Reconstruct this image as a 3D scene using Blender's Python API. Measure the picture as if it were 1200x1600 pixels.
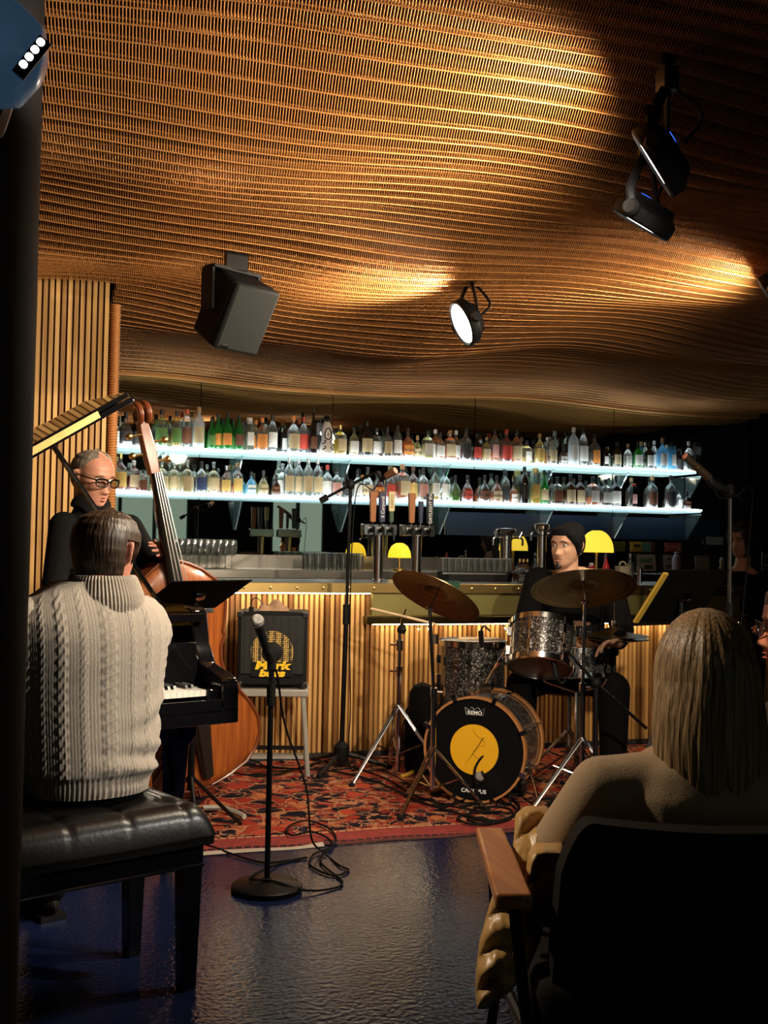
import bpy, bmesh, math, random
import numpy as np
from mathutils import Vector, Matrix, noise
random.seed(7); np.random.seed(7)
PI = math.pi
scene = bpy.context.scene
COL = scene.collection
for o in list(bpy.data.objects): bpy.data.objects.remove(o)

# ---------------------------------------------------------------- camera
FPX, CAMH = 1750.0, 1.24                     # focal length in pixels of the 1200x1600 frame, eye height
YAW, PITCH, ROLL = math.radians(18.7), math.atan(54/1750), math.radians(1.05)
F0 = Vector((math.sin(YAW), math.cos(YAW), 0)); R0 = Vector((math.cos(YAW), -math.sin(YAW), 0)); Z = Vector((0, 0, 1))
FW = F0*math.cos(PITCH) + Z*math.sin(PITCH); U0 = Z*math.cos(PITCH) - F0*math.sin(PITCH)
RC = R0*math.cos(ROLL) + U0*math.sin(ROLL); UC = -R0*math.sin(ROLL) + U0*math.cos(ROLL)
CAMP = Vector((0, 0, CAMH))
cd = bpy.data.cameras.new('camera'); cam = bpy.data.objects.new('camera', cd); COL.objects.link(cam)
cd.sensor_width = 36; cd.lens = FPX/1600*36; cd.clip_start = 0.05; cd.clip_end = 200
M = Matrix((( RC.x, UC.x, -FW.x, 0), (RC.y, UC.y, -FW.y, 0), (RC.z, UC.z, -FW.z, CAMH), (0, 0, 0, 1)))
cam.matrix_world = M; scene.camera = cam

def ray(px, py): return FW + RC*((px-600)/FPX) + UC*((800-py)/FPX)
def P(px, py, d): return CAMP + ray(px, py)*d                      # a point at depth d
def PZ(px, py, z): r = ray(px, py); return CAMP + r*((z-CAMH)/r.z)  # ... on the level z
def PY(px, py, y): r = ray(px, py); return CAMP + r*(y/r.y)         # ... on a plane parallel to the bar
def CV(lat, d, z=0.): p = R0*lat + F0*d; return Vector((p.x, p.y, z))
def cdir(a, b, c=0.): return (R0*a + F0*b + Z*c).normalized()        # direction right / away / up

# ---------------------------------------------------------------- world, exposure, stage lights
world = bpy.data.worlds.new('world'); scene.world = world; world.use_nodes = True
world.node_tree.nodes['Background'].inputs[0].default_value = (0.03, 0.032, 0.04, 1)
world.node_tree.nodes['Background'].inputs[1].default_value = 0.12
vs = scene.view_settings; vs.view_transform = 'Standard'; vs.look = 'None'; vs.gamma = 1; vs.exposure = 0.0
vs.use_curve_mapping = False
cy = scene.cycles
cy.use_denoising = True; cy.max_bounces = 8; cy.diffuse_bounces = 3; cy.glossy_bounces = 4
cy.transmission_bounces = 6; cy.transparent_max_bounces = 16; cy.caustics_reflective = False; cy.caustics_refractive = False
cy.sample_clamp_indirect = 4.0; cy.use_light_tree = True
WARM = (1.0, 0.83, 0.62)
def spot(name, loc, target, watts, deg, blend=0.4, size=0.06, color=WARM):
    l = bpy.data.lights.new(name, 'SPOT'); l.energy = watts; l.spot_size = math.radians(deg); l.spot_blend = blend
    l.shadow_soft_size = size; l.color = color
    o = bpy.data.objects.new(name, l); COL.objects.link(o); o.location = loc
    o.rotation_euler = (Vector(target)-Vector(loc)).to_track_quat('-Z', 'Y').to_euler(); return o
# washes from unseen lamps above and beside the audience, no fixtures built
spot('stage_wash', CV(1.5, .7, 2.45), CV(.38, 5.9, .62), 640, 36, .5, .04)
spot('stage_wash', CV(2.75, 2.45, 2.45), CV(-.64, 3.4, .84), 300, 21, .35, .04, (1., .92, .82))
spot('stage_wash', CV(2.9, 2.9, 2.45), CV(-1.55, 5.8, 1.75), 330, 24, .5, .05)  # added wash from an unseen lamp, brightens the slatted wall and bassist
spot('stage_wash', CV(-1.35, 2.95, 2.42), CV(.58, 2.42, .74), 150, 32, .6, .05)

# ---------------------------------------------------------------- mesh helpers
class MB:
    """collects shapes in world (or local) coordinates; build() links them as one mesh object"""
    def __init__(s): s.v = []; s.f = []; s.m = []
    def add(s, vs_, fs, mi=0):
        n = len(s.v); s.v.extend([Vector(p) for p in vs_]); s.f.extend([tuple(i+n for i in f) for f in fs]); s.m.extend([mi]*len(fs)); return s
    def box(s, c, d, rot=None, mi=0, taper=1.0):
        c = Vector(c); vs_ = []
        for z in (-.5, .5):
            k = taper if z > 0 else 1.0
            for x, y in ((-.5, -.5), (.5, -.5), (.5, .5), (-.5, .5)):
                p = Vector((x*d[0]*k, y*d[1]*k, z*d[2]))
                vs_.append(c + (rot @ p if rot else p))
        return s.add(vs_, [(3, 2, 1, 0), (4, 5, 6, 7), (0, 1, 5, 4), (1, 2, 6, 5), (2, 3, 7, 6), (3, 0, 4, 7)], mi)
    def hexa(s, b, t, mi=0):
        return s.add(list(b)+list(t), [(3, 2, 1, 0), (4, 5, 6, 7), (0, 1, 5, 4), (1, 2, 6, 5), (2, 3, 7, 6), (3, 0, 4, 7)], mi)
    def tube(s, pts, r, seg=8, mi=0, flat=None, cap=True):
        pts = [Vector(p) for p in pts]; n = len(pts); rs = r if isinstance(r, (list, tuple)) else [r]*n
        rings = []; prev = None
        for i, p in enumerate(pts):
            t = (pts[min(i+1, n-1)]-pts[max(i-1, 0)])
            t = t.normalized() if t.length > 1e-9 else Vector((0, 0, 1))
            if prev is None:
                a = Vector((0, 0, 1)) if abs(t.z) < .9 else Vector((1, 0, 0)); nx = t.cross(a).normalized()
            else:
                nx = prev - t*prev.dot(t); nx = nx.normalized() if nx.length > 1e-6 else prev
            prev = nx; ny = t.cross(nx); k = flat or 1.0
            rings.append([p + (nx*math.cos(2*PI*j/seg) + ny*k*math.sin(2*PI*j/seg))*rs[i] for j in range(seg)])
        vs_ = [q for rg in rings for q in rg]; fs = []
        for i in range(n-1):
            for j in range(seg): fs.append((i*seg+j, i*seg+(j+1) % seg, (i+1)*seg+(j+1) % seg, (i+1)*seg+j))
        if cap: fs.append(tuple(reversed(range(seg)))); fs.append(tuple((n-1)*seg+j for j in range(seg)))
        return s.add(vs_, fs, mi)
    def lathe(s, prof, seg=20, M=None, mi=0, sq=None, ring=False):
        """prof: (r, z) pairs round the local z axis; sq: superellipse exponent for square bottles"""
        vs_ = []; fs = []; M = M or Matrix()
        for r, z in prof:
            for j in range(seg):
                a = 2*PI*j/seg; c, q = math.cos(a), math.sin(a)
                k = 1.0
                if sq and r > 0: k = (abs(c)**sq + abs(q)**sq)**(-1/sq)
                vs_.append(M @ Vector((r*c*k, r*q*k, z)))
        for i in range(len(prof)-1):
            for j in range(seg): fs.append((i*seg+j, i*seg+(j+1) % seg, (i+1)*seg+(j+1) % seg, (i+1)*seg+j))
        if ring:
            k = (len(prof)-1)*seg
            for j in range(seg): fs.append((k+j, k+(j+1) % seg, (j+1) % seg, j))
            return s.add(vs_, fs, mi)
        if prof[0][0] > 1e-5: fs.append(tuple(reversed(range(seg))))
        if prof[-1][0] > 1e-5: fs.append(tuple((len(prof)-1)*seg+j for j in range(seg)))
        return s.add(vs_, fs, mi)
    def ball(s, c, r, seg=14, rings=9, M=None, mi=0):
        r = r if hasattr(r, '__len__') else (r, r, r); c = Vector(c); vs_ = []; fs = []
        for i in range(rings+1):
            t = PI*i/rings
            for j in range(seg):
                a = 2*PI*j/seg; p = Vector((r[0]*math.sin(t)*math.cos(a), r[1]*math.sin(t)*math.sin(a), -r[2]*math.cos(t)))
                vs_.append(c + (M @ p if M else p))
        for i in range(rings):
            for j in range(seg): fs.append((i*seg+j, i*seg+(j+1) % seg, (i+1)*seg+(j+1) % seg, (i+1)*seg+j))
        return s.add(vs_, fs, mi)
    def prism(s, poly, th, M=None, mi=0):
        """poly: 2D outline in the local xy plane (counter-clockwise), extruded from z=0 to z=th"""
        M = M or Matrix(); n = len(poly)
        vs_ = [M @ Vector((x, y, 0)) for x, y in poly] + [M @ Vector((x, y, th)) for x, y in poly]
        fs = [tuple(reversed(range(n))), tuple(range(n, 2*n))] + [(i, (i+1) % n, n+(i+1) % n, n+i) for i in range(n)]
        return s.add(vs_, fs, mi)
    def grid(s, fn, nu, nv, cu=False, cvv=False, mi=0):
        vs_ = [fn(i/(nu if cu else nu-1), j/(nv if cvv else nv-1)) for i in range(nu) for j in range(nv)]; fs = []
        for i in range(nu if cu else nu-1):
            for j in range(nv if cvv else nv-1):
                i2, j2 = (i+1) % nu, (j+1) % nv
                fs.append((i*nv+j, i2*nv+j, i2*nv+j2, i*nv+j2))
        return s.add(vs_, fs, mi)
    def loft(s, rings, cap=True, mi=0):
        n = len(rings[0]); vs_ = [p for r in rings for p in r]; fs = []
        for i in range(len(rings)-1):
            for j in range(n): fs.append((i*n+j, i*n+(j+1) % n, (i+1)*n+(j+1) % n, (i+1)*n+j))
        if cap: fs.append(tuple(reversed(range(n)))); fs.append(tuple((len(rings)-1)*n+j for j in range(n)))
        return s.add(vs_, fs, mi)
    def mesh(s, name, off=Vector((0, 0, 0)), sharp=35):
        me = bpy.data.meshes.new(name); me.from_pydata([tuple(p-off) for p in s.v], [], s.f); me.update()
        if s.m and max(s.m) > 0: me.polygons.foreach_set('material_index', s.m)
        if sharp is not None:
            me.polygons.foreach_set('use_smooth', [True]*len(me.polygons)); me.set_sharp_from_angle(angle=math.radians(sharp))
        return me
    def build(s, name, mat, parent=None, bevel=0, sharp=35, label=None, fix=True):
        off = root_loc(parent) if parent else Vector((0, 0, 0))
        me = s.mesh(name, off, sharp)
        if fix:
            bm = bmesh.new(); bm.from_mesh(me); bmesh.ops.recalc_face_normals(bm, faces=bm.faces); bm.to_mesh(me); bm.free()
        o = bpy.data.objects.new(name, me); COL.objects.link(o)
        for m_ in (mat if isinstance(mat, (list, tuple)) else [mat]): me.materials.append(m_)
        if parent: o.parent = parent
        if bevel:
            b = o.modifiers.new('bevel', 'BEVEL'); b.width = bevel; b.segments = 2; b.limit_method = 'ANGLE'; b.angle_limit = math.radians(40)
        if label: o['label'] = label
        return o
def root_loc(o):
    p = Vector((0, 0, 0))
    while o is not None: p += o.location; o = o.parent
    return p
def np_mesh(name, V, Fq, mat, parent=None, smooth=False):
    """fast mesh from numpy quads"""
    me = bpy.data.meshes.new(name); n = len(Fq); k = Fq.shape[1]
    off = root_loc(parent) if parent else Vector((0, 0, 0)); V = V - np.array(off)
    me.vertices.add(len(V)); me.vertices.foreach_set('co', V.astype(np.float32).ravel())
    me.loops.add(n*k); me.loops.foreach_set('vertex_index', Fq.astype(np.int32).ravel())
    me.polygons.add(n); me.polygons.foreach_set('loop_start', np.arange(0, n*k, k, dtype=np.int32))
    me.update(calc_edges=True)
    if smooth: me.polygons.foreach_set('use_smooth', np.ones(n, dtype=bool))
    o = bpy.data.objects.new(name, me); COL.objects.link(o); me.materials.append(mat)
    if parent: o.parent = parent
    return o
def tag(o, label, cat=None, group=None, kind=None):
    if label: o['label'] = label
    if cat: o['category'] = cat
    if group: o['group'] = group
    if kind: o['kind'] = kind
    return o
def thing(name, label, cat, loc=(0, 0, 0), group=None, rz=0):
    o = bpy.data.objects.new(name, None); COL.objects.link(o); o.location = loc; o.rotation_euler[2] = rz; o.empty_display_size = .05
    return tag(o, label, cat, group)
def struct(o): o['kind'] = 'structure'; return o
def copy_tree(o, parent=None):
    c = o.copy(); COL.objects.link(c); c.parent = parent
    for ch in list(o.children): copy_tree(ch, c)
    return c
def frame_M(o, x, y, z):
    x, y, z = Vector(x), Vector(y), Vector(z); o = Vector(o)
    return Matrix(((x.x, y.x, z.x, o.x), (x.y, y.y, z.y, o.y), (x.z, y.z, z.z, o.z), (0, 0, 0, 1)))
def axis_M(o, z, up=(0, 0, 1)):
    """matrix with local z along the given direction"""
    z = Vector(z).normalized(); u = Vector(up)
    if abs(z.dot(u)) > .99: u = Vector((1, 0, 0))
    x = u.cross(z).normalized(); return frame_M(o, x, z.cross(x), z)
def spline(pts, n=8):
    pts = [Vector(p) for p in pts]; out = []
    for i in range(len(pts)-1):
        p0, p1, p2, p3 = pts[max(i-1, 0)], pts[i], pts[i+1], pts[min(i+2, len(pts)-1)]
        for k in range(n):
            t = k/n; out.append(.5*((2*p1) + (p2-p0)*t + (2*p0-5*p1+4*p2-p3)*t*t + (3*p1-p0-3*p2+p3)*t**3))
    out.append(pts[-1]); return out
def circle_pts(c, r, n=24, x=(1, 0, 0), y=(0, 1, 0), a0=0, a1=2*PI):
    x, y, c = Vector(x), Vector(y), Vector(c)
    return [c + x*(r*math.cos(a0+(a1-a0)*i/n)) + y*(r*math.sin(a0+(a1-a0)*i/n)) for i in range(n+1)]
def text_mesh(body, size, extrude=0.0, align='CENTER', shear=0, bold=0):
    cu = bpy.data.curves.new('lettering', 'FONT'); cu.body = body; cu.size = size; cu.align_x = align; cu.align_y = 'CENTER'
    cu.extrude = extrude; cu.shear = shear; cu.offset = bold; cu.resolution_u = 3
    o = bpy.data.objects.new('lettering', cu); COL.objects.link(o)
    dg = bpy.context.evaluated_depsgraph_get(); me = bpy.data.meshes.new_from_object(o.evaluated_get(dg))
    bpy.data.objects.remove(o); return me
def put_text(name, body, size, Mw, mat, parent, extrude=.0006, align='CENTER', shear=0, bold=0, sx=1.0):
    me = text_mesh(body, size, extrude, align, shear, bold); off = root_loc(parent)
    me.transform(Matrix.Translation(-off) @ Mw @ Matrix.Diagonal((sx, 1, 1, 1))); me.materials.clear(); me.materials.append(mat)
    o = bpy.data.objects.new(name, me); COL.objects.link(o); o.parent = parent; return o
def remesh(mb, voxel, name, mat, parent, smooth=4, label=None):
    """one continuous skin over overlapping shapes"""
    off = root_loc(parent); me = mb.mesh(name+'_src', off, None)
    o = bpy.data.objects.new(name+'_src', me); COL.objects.link(o)
    r = o.modifiers.new('r', 'REMESH'); r.mode = 'VOXEL'; r.voxel_size = voxel
    if smooth: q = o.modifiers.new('s', 'SMOOTH'); q.factor = .5; q.iterations = smooth
    dg = bpy.context.evaluated_depsgraph_get(); m2 = bpy.data.meshes.new_from_object(o.evaluated_get(dg)); m2.name = name
    bpy.data.objects.remove(o); bpy.data.meshes.remove(me)
    m2.polygons.foreach_set('use_smooth', [True]*len(m2.polygons)); m2.materials.clear()
    for m_ in (mat if isinstance(mat, (list, tuple)) else [mat]): m2.materials.append(m_)
    o = bpy.data.objects.new(name, m2); COL.objects.link(o); o.parent = parent
    if label: o['label'] = label
    return o

# ---------------------------------------------------------------- materials
def nodes(m): return m.node_tree.nodes, m.node_tree.links
def mat(name, col, rough=.5, metal=0., emit=None, estr=0., spec=.5, coat=0., sheen=0., trans=0., ior=1.45, var=0., vscale=20., bump=0., bscale=60., alpha=1.):
    m = bpy.data.materials.new(name); m.use_nodes = True; N, L = nodes(m); b = N['Principled BSDF']
    c = tuple(col)+(1,) if len(col) == 3 else col
    b.inputs['Base Color'].default_value = c; b.inputs['Roughness'].default_value = rough; b.inputs['Metallic'].default_value = metal
    b.inputs['Specular IOR Level'].default_value = spec; b.inputs['Coat Weight'].default_value = coat; b.inputs['Sheen Weight'].default_value = sheen
    b.inputs['Transmission Weight'].default_value = trans; b.inputs['IOR'].default_value = ior; b.inputs['Alpha'].default_value = alpha
    if emit: b.inputs['Emission Color'].default_value = tuple(emit)+(1,); b.inputs['Emission Strength'].default_value = estr
    if var or bump:
        tc = N.new('ShaderNodeTexCoord')
    if var:
        nz = N.new('ShaderNodeTexNoise'); nz.inputs['Scale'].default_value = vscale; nz.inputs['Detail'].default_value = 4
        L.new(tc.outputs['Object'], nz.inputs['Vector'])
        mx = N.new('ShaderNodeMix'); mx.data_type = 'RGBA'; L.new(nz.outputs['Fac'], mx.inputs[0])
        mx.inputs[6].default_value = tuple(max(0, x*(1-var)) for x in c[:3])+(1,); mx.inputs[7].default_value = tuple(min(1, x*(1+var)) for x in c[:3])+(1,)
        L.new(mx.outputs[2], b.inputs['Base Color'])
    if bump:
        n2 = N.new('ShaderNodeTexNoise'); n2.inputs['Scale'].default_value = bscale; n2.inputs['Detail'].default_value = 3
        L.new(tc.outputs['Object'], n2.inputs['Vector']); bp = N.new('ShaderNodeBump'); bp.inputs['Strength'].default_value = bump; bp.inputs['Distance'].default_value = .01
        L.new(n2.outputs['Fac'], bp.inputs['Height']); L.new(bp.outputs['Normal'], b.inputs['Normal'])
    return m
def ramp(N, stops, interp='LINEAR'):
    r = N.new('ShaderNodeValToRGB'); r.color_ramp.interpolation = interp; e = r.color_ramp.elements
    while len(e) > 1: e.remove(e[0])
    e[0].position = stops[0][0]; e[0].color = tuple(stops[0][1])+(1,)
    for p_, c_ in stops[1:]: x = e.new(p_); x.color = tuple(c_)+(1,)
    return r
def wood(name, dark, light, grain=(30, 30, 1.2), rough=.45, rand=.5, coat=0., bump=.05, scale=1.):
    """grain stretched along local z; tone differs from piece to piece"""
    m = bpy.data.materials.new(name); m.use_nodes = True; N, L = nodes(m); b = N['Principled BSDF']
    tc = N.new('ShaderNodeTexCoord'); mp = N.new('ShaderNodeMapping'); mp.inputs['Scale'].default_value = tuple(g*scale for g in grain)
    oi = N.new('ShaderNodeObjectInfo'); ad = N.new('ShaderNodeVectorMath'); ad.operation = 'ADD'
    mu = N.new('ShaderNodeVectorMath'); mu.operation = 'SCALE'; mu.inputs['Scale'].default_value = 37.
    cb = N.new('ShaderNodeCombineXYZ'); L.new(oi.outputs['Random'], cb.inputs[0]); L.new(oi.outputs['Random'], cb.inputs[2])
    L.new(cb.outputs[0], mu.inputs[0]); L.new(tc.outputs['Object'], ad.inputs[0]); L.new(mu.outputs[0], ad.inputs[1])
    L.new(ad.outputs[0], mp.inputs['Vector'])
    nz = N.new('ShaderNodeTexNoise'); nz.inputs['Scale'].default_value = 1; nz.inputs['Detail'].default_value = 5; nz.inputs['Distortion'].default_value = .6
    L.new(mp.outputs[0], nz.inputs['Vector'])
    ma = N.new('ShaderNodeMath'); ma.operation = 'MULTIPLY_ADD'; L.new(oi.outputs['Random'], ma.inputs[0]); ma.inputs[1].default_value = rand; L.new(nz.outputs['Fac'], ma.inputs[2])
    sb = N.new('ShaderNodeMath'); sb.operation = 'SUBTRACT'; L.new(ma.outputs[0], sb.inputs[0]); sb.inputs[1].default_value = rand*.5
    r = ramp(N, [(.25, dark), (.5, tuple((a+c)/2 for a, c in zip(dark, light))), (.72, light)]); L.new(sb.outputs[0], r.inputs[0]); L.new(r.outputs[0], b.inputs['Base Color'])
    b.inputs['Roughness'].default_value = rough; b.inputs['Coat Weight'].default_value = coat
    bp = N.new('ShaderNodeBump'); bp.inputs['Strength'].default_value = bump; bp.inputs['Distance'].default_value = .01
    L.new(nz.outputs['Fac'], bp.inputs['Height']); L.new(bp.outputs[0], b.inputs['Normal'])
    return m
def glass(name, col, refl=.12, rough=.03, dens=0.):
    """thin clear or coloured glass: lets light straight through with a fresnel reflection"""
    m = bpy.data.materials.new(name); m.use_nodes = True; N, L = nodes(m); N.remove(N['Principled BSDF'])
    tr = N.new('ShaderNodeBsdfTransparent'); tr.inputs[0].default_value = tuple(col)+(1,)
    gl = N.new('ShaderNodeBsdfGlossy'); gl.inputs['Roughness'].default_value = rough
    lw = N.new('ShaderNodeLayerWeight'); lw.inputs[0].default_value = .25
    ma = N.new('ShaderNodeMath'); ma.operation = 'MULTIPLY_ADD'; L.new(lw.outputs['Fresnel'], ma.inputs[0]); ma.inputs[1].default_value = .9; ma.inputs[2].default_value = refl*.3
    mx = N.new('ShaderNodeMixShader'); L.new(ma.outputs[0], mx.inputs[0]); L.new(tr.outputs[0], mx.inputs[1]); L.new(gl.outputs[0], mx.inputs[2])
    last = mx
    if dens:
        df = N.new('ShaderNodeBsdfTranslucent'); df.inputs[0].default_value = tuple(col)+(1,)
        d2 = N.new('ShaderNodeBsdfDiffuse'); d2.inputs[0].default_value = tuple(col)+(1,)
        m3 = N.new('ShaderNodeMixShader'); m3.inputs[0].default_value = .5; L.new(df.outputs[0], m3.inputs[1]); L.new(d2.outputs[0], m3.inputs[2])
        m2 = N.new('ShaderNodeMixShader'); m2.inputs[0].default_value = dens; L.new(mx.outputs[0], m2.inputs[1]); L.new(m3.outputs[0], m2.inputs[2]); last = m2
    L.new(last.outputs[0], N['Material Output'].inputs[0]); return m
def emit(name, col, s):
    m = bpy.data.materials.new(name); m.use_nodes = True; N, L = nodes(m); N.remove(N['Principled BSDF'])
    e = N.new('ShaderNodeEmission'); e.inputs[0].default_value = tuple(col)+(1,); e.inputs[1].default_value = s
    L.new(e.outputs[0], N['Material Output'].inputs[0]); return m

BLACK = mat('black_paint', (.004, .004, .0045), .55, spec=.1)
BLACKM = mat('black_metal', (.007, .007, .0075), .38, .3, spec=.35)
BLACKP = mat('black_plastic', (.006, .006, .006), .6, spec=.2, bump=.1, bscale=400)
LACQ = mat('black_lacquer', (.004, .004, .005), .06, coat=1., spec=.6)
CHROME = mat('chrome', (.72, .72, .74), .14, 1.)
STEEL = mat('steel', (.55, .53, .5), .28, 1., var=.15, vscale=8)
BRASS = mat('brass', (.62, .43, .16), .3, 1., var=.2, vscale=6)
RUBBER = mat('rubber', (.006, .006, .006), .8, spec=.15)
WHITEP = mat('white_print', (.8, .8, .78), .6)
# ================================================================ the room
YM = 8.5            # mirror plane behind the bar
YB = 6.37           # front of the bar
YS = 6.32           # slatted wall at the left
def zc(u, v):
    """underside of the draped coil ceiling"""
    u = np.asarray(u, float); v = np.asarray(v, float)
    fade = np.clip((8.6-v)/1.5, .25, 1)
    return (2.505 + .035*(8.45-v) + fade*(.030*np.sin(2*PI*(v/1.5+u*.10)+.6) + .034*np.sin(2*PI*(u/3.1-v*.16)+1.1)
            + .010*np.sin(2*PI*(u/1.5+v*.30))) + .022*np.sin(2*PI*u/3.3+.4))
# ---- floor: dark blue poured resin
m = bpy.data.materials.new('blue_resin'); m.use_nodes = True; N, L = nodes(m); b = N['Principled BSDF']
b.inputs['Base Color'].default_value = (.008, .013, .045, 1); b.inputs['Roughness'].default_value = .2; b.inputs['Specular IOR Level'].default_value = .5
tc = N.new('ShaderNodeTexCoord'); n1 = N.new('ShaderNodeTexNoise'); n1.inputs['Scale'].default_value = 55; n1.inputs['Detail'].default_value = 3
L.new(tc.outputs['Object'], n1.inputs['Vector']); bp = N.new('ShaderNodeBump'); bp.inputs['Strength'].default_value = .22; bp.inputs['Distance'].default_value = .012
L.new(n1.outputs['Fac'], bp.inputs['Height']); L.new(bp.outputs[0], b.inputs['Normal'])
n2 = N.new('ShaderNodeTexNoise'); n2.inputs['Scale'].default_value = 3; L.new(tc.outputs['Object'], n2.inputs['Vector'])
r = ramp(N, [(.3, (.10,)*3), (.7, (.16,)*3)]); L.new(n2.outputs['Fac'], r.inputs[0]); L.new(r.outputs[0], b.inputs['Roughness'])
FLOOR = m
fl = MB().box((2.0, 2.9, -.06), (12.0, 11.9, .12)).build('floor', FLOOR); struct(fl)
# ---- outer shell, mostly outside the picture
DARKW = mat('dark_plaster', (.03, .03, .034), .8, var=.2)
def wall(name, x0, x1, y0, y1, z0, z1, mt=DARKW):
    return struct(MB().box(((x0+x1)/2, (y0+y1)/2, (z0+z1)/2), (x1-x0, y1-y0, z1-z0)).build(name, mt))
wall('wall_right', 7.9, 8.0, -3, 8.8, 0, 3.3)
wall('wall_side', -4.0, -3.9, -3, 7.25, 0, 3.3)
# rear wall behind the viewer: dark, with street windows (seen in the mirror)
rw = MB(); GW = [(1.3, 3.1), (4.6, 5.6)]
xs = [-4.0, 1.3, 3.1, 4.6, 5.6, 8.0]
for i in (0, 2, 4): rw.box(((xs[i]+xs[i+1])/2, -3.0, 1.65), (xs[i+1]-xs[i], .1, 3.3))
for a, c in GW:
    rw.box(((a+c)/2, -3.0, .45), (c-a, .1, .9)); rw.box(((a+c)/2, -3.0, 2.9), (c-a, .1, .8))
struct(rw.build('wall_rear', DARKW))
DUSK = emit('dusk_street', (.55, .68, .58), .55)
for k, (a, c) in enumerate(GW):
    w = struct(MB().box(((a+c)/2, -3.04, 1.7), (c-a, .01, 1.6)).build('window_%d' % (k+1), DUSK))
    nb = 3 if k == 0 else 2
    for i in range(nb+1):
        x = a + (c-a)*i/nb; MB().box((x, -3.0, 1.7), (.06, .08, 1.6)).build('window_bar', BLACK, w)
    MB().box(((a+c)/2, -3.0, 2.1), (c-a, .07, .05)).build('window_bar', BLACK, w)
# ---- mirror wall behind the bar: tall panels with thin seams
wb = struct(MB().box((2.4, YM+.16, 1.6), (11.2, .2, 3.2)).build('wall_back', DARKW))
MIRROR = mat('mirror', (.55, .60, .52), .015, 1.)
xm = [.5, PY(314, 640, YM).x, PY(520, 640, YM).x, PY(743, 640, YM).x, PY(960, 640, YM).x, PY(1172, 700, YM).x]
for i in range(5):
    MB().box(((xm[i]+xm[i+1])/2, YM+.03, 1.9), (xm[i+1]-xm[i]-.006, .05, 1.9)).build('mirror_panel', MIRROR, wb)
navy = MB(); x0_, x1_ = PY(696, 820, YM).x, PY(1122, 820, YM).x; navy.box(((x0_+x1_)/2, YM-.006, 1.44), (x1_-x0_, .02, .19)); navy.build('navy_reflection', mat('navy_reflection_paint', (.018, .032, .055), .3), wb)  # navy strip painted on the mirror in place of a reflection
MB().box((PY(1125, 843, YM-.1).x, YM-.02, 1.345), (.17, .02, .07)).build('pale_reflection', mat('pale_reflection_paint', (.4, .4, .36), .6), wb)  # pale strip, likewise a reflection put in as colour
struct(MB().box((PY(1184, 700, YM).x+.02, YM-.03, 1.5), (.12, .16, 3.0)).build('trim_1', BLACK))
# ---- slatted wall at the left
WALLWOOD = wood('wall_slat_wood', (.26, .115, .025), (.62, .36, .12), (26, 26, .8), .45, .35)
GAP = mat('slat_backing', (.15, .065, .016), .7)
xe = PY(168, 560, YS).x
wl = struct(MB().box(((xe-4)/2, YS+.11, 1.6), (4+xe, .2, 3.2)).build('wall_left', GAP))
px_ = (PY(168, 560, YS).x-PY(62, 560, YS).x)/11
me0 = None
for i in range(26):
    x = xe - px_*(i+.32)
    if me0 is None:
        mb = MB(); mb.prism([(-.011, 0), (.011, 0), (.011, .026), (-.011, .026)], 3.0); me0 = mb.mesh('slat', sharp=35); me0.materials.append(WALLWOOD)
    o = bpy.data.objects.new('slat', me0); COL.objects.link(o); o.parent = wl; o.location = (x, YS-.016, 0)
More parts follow.
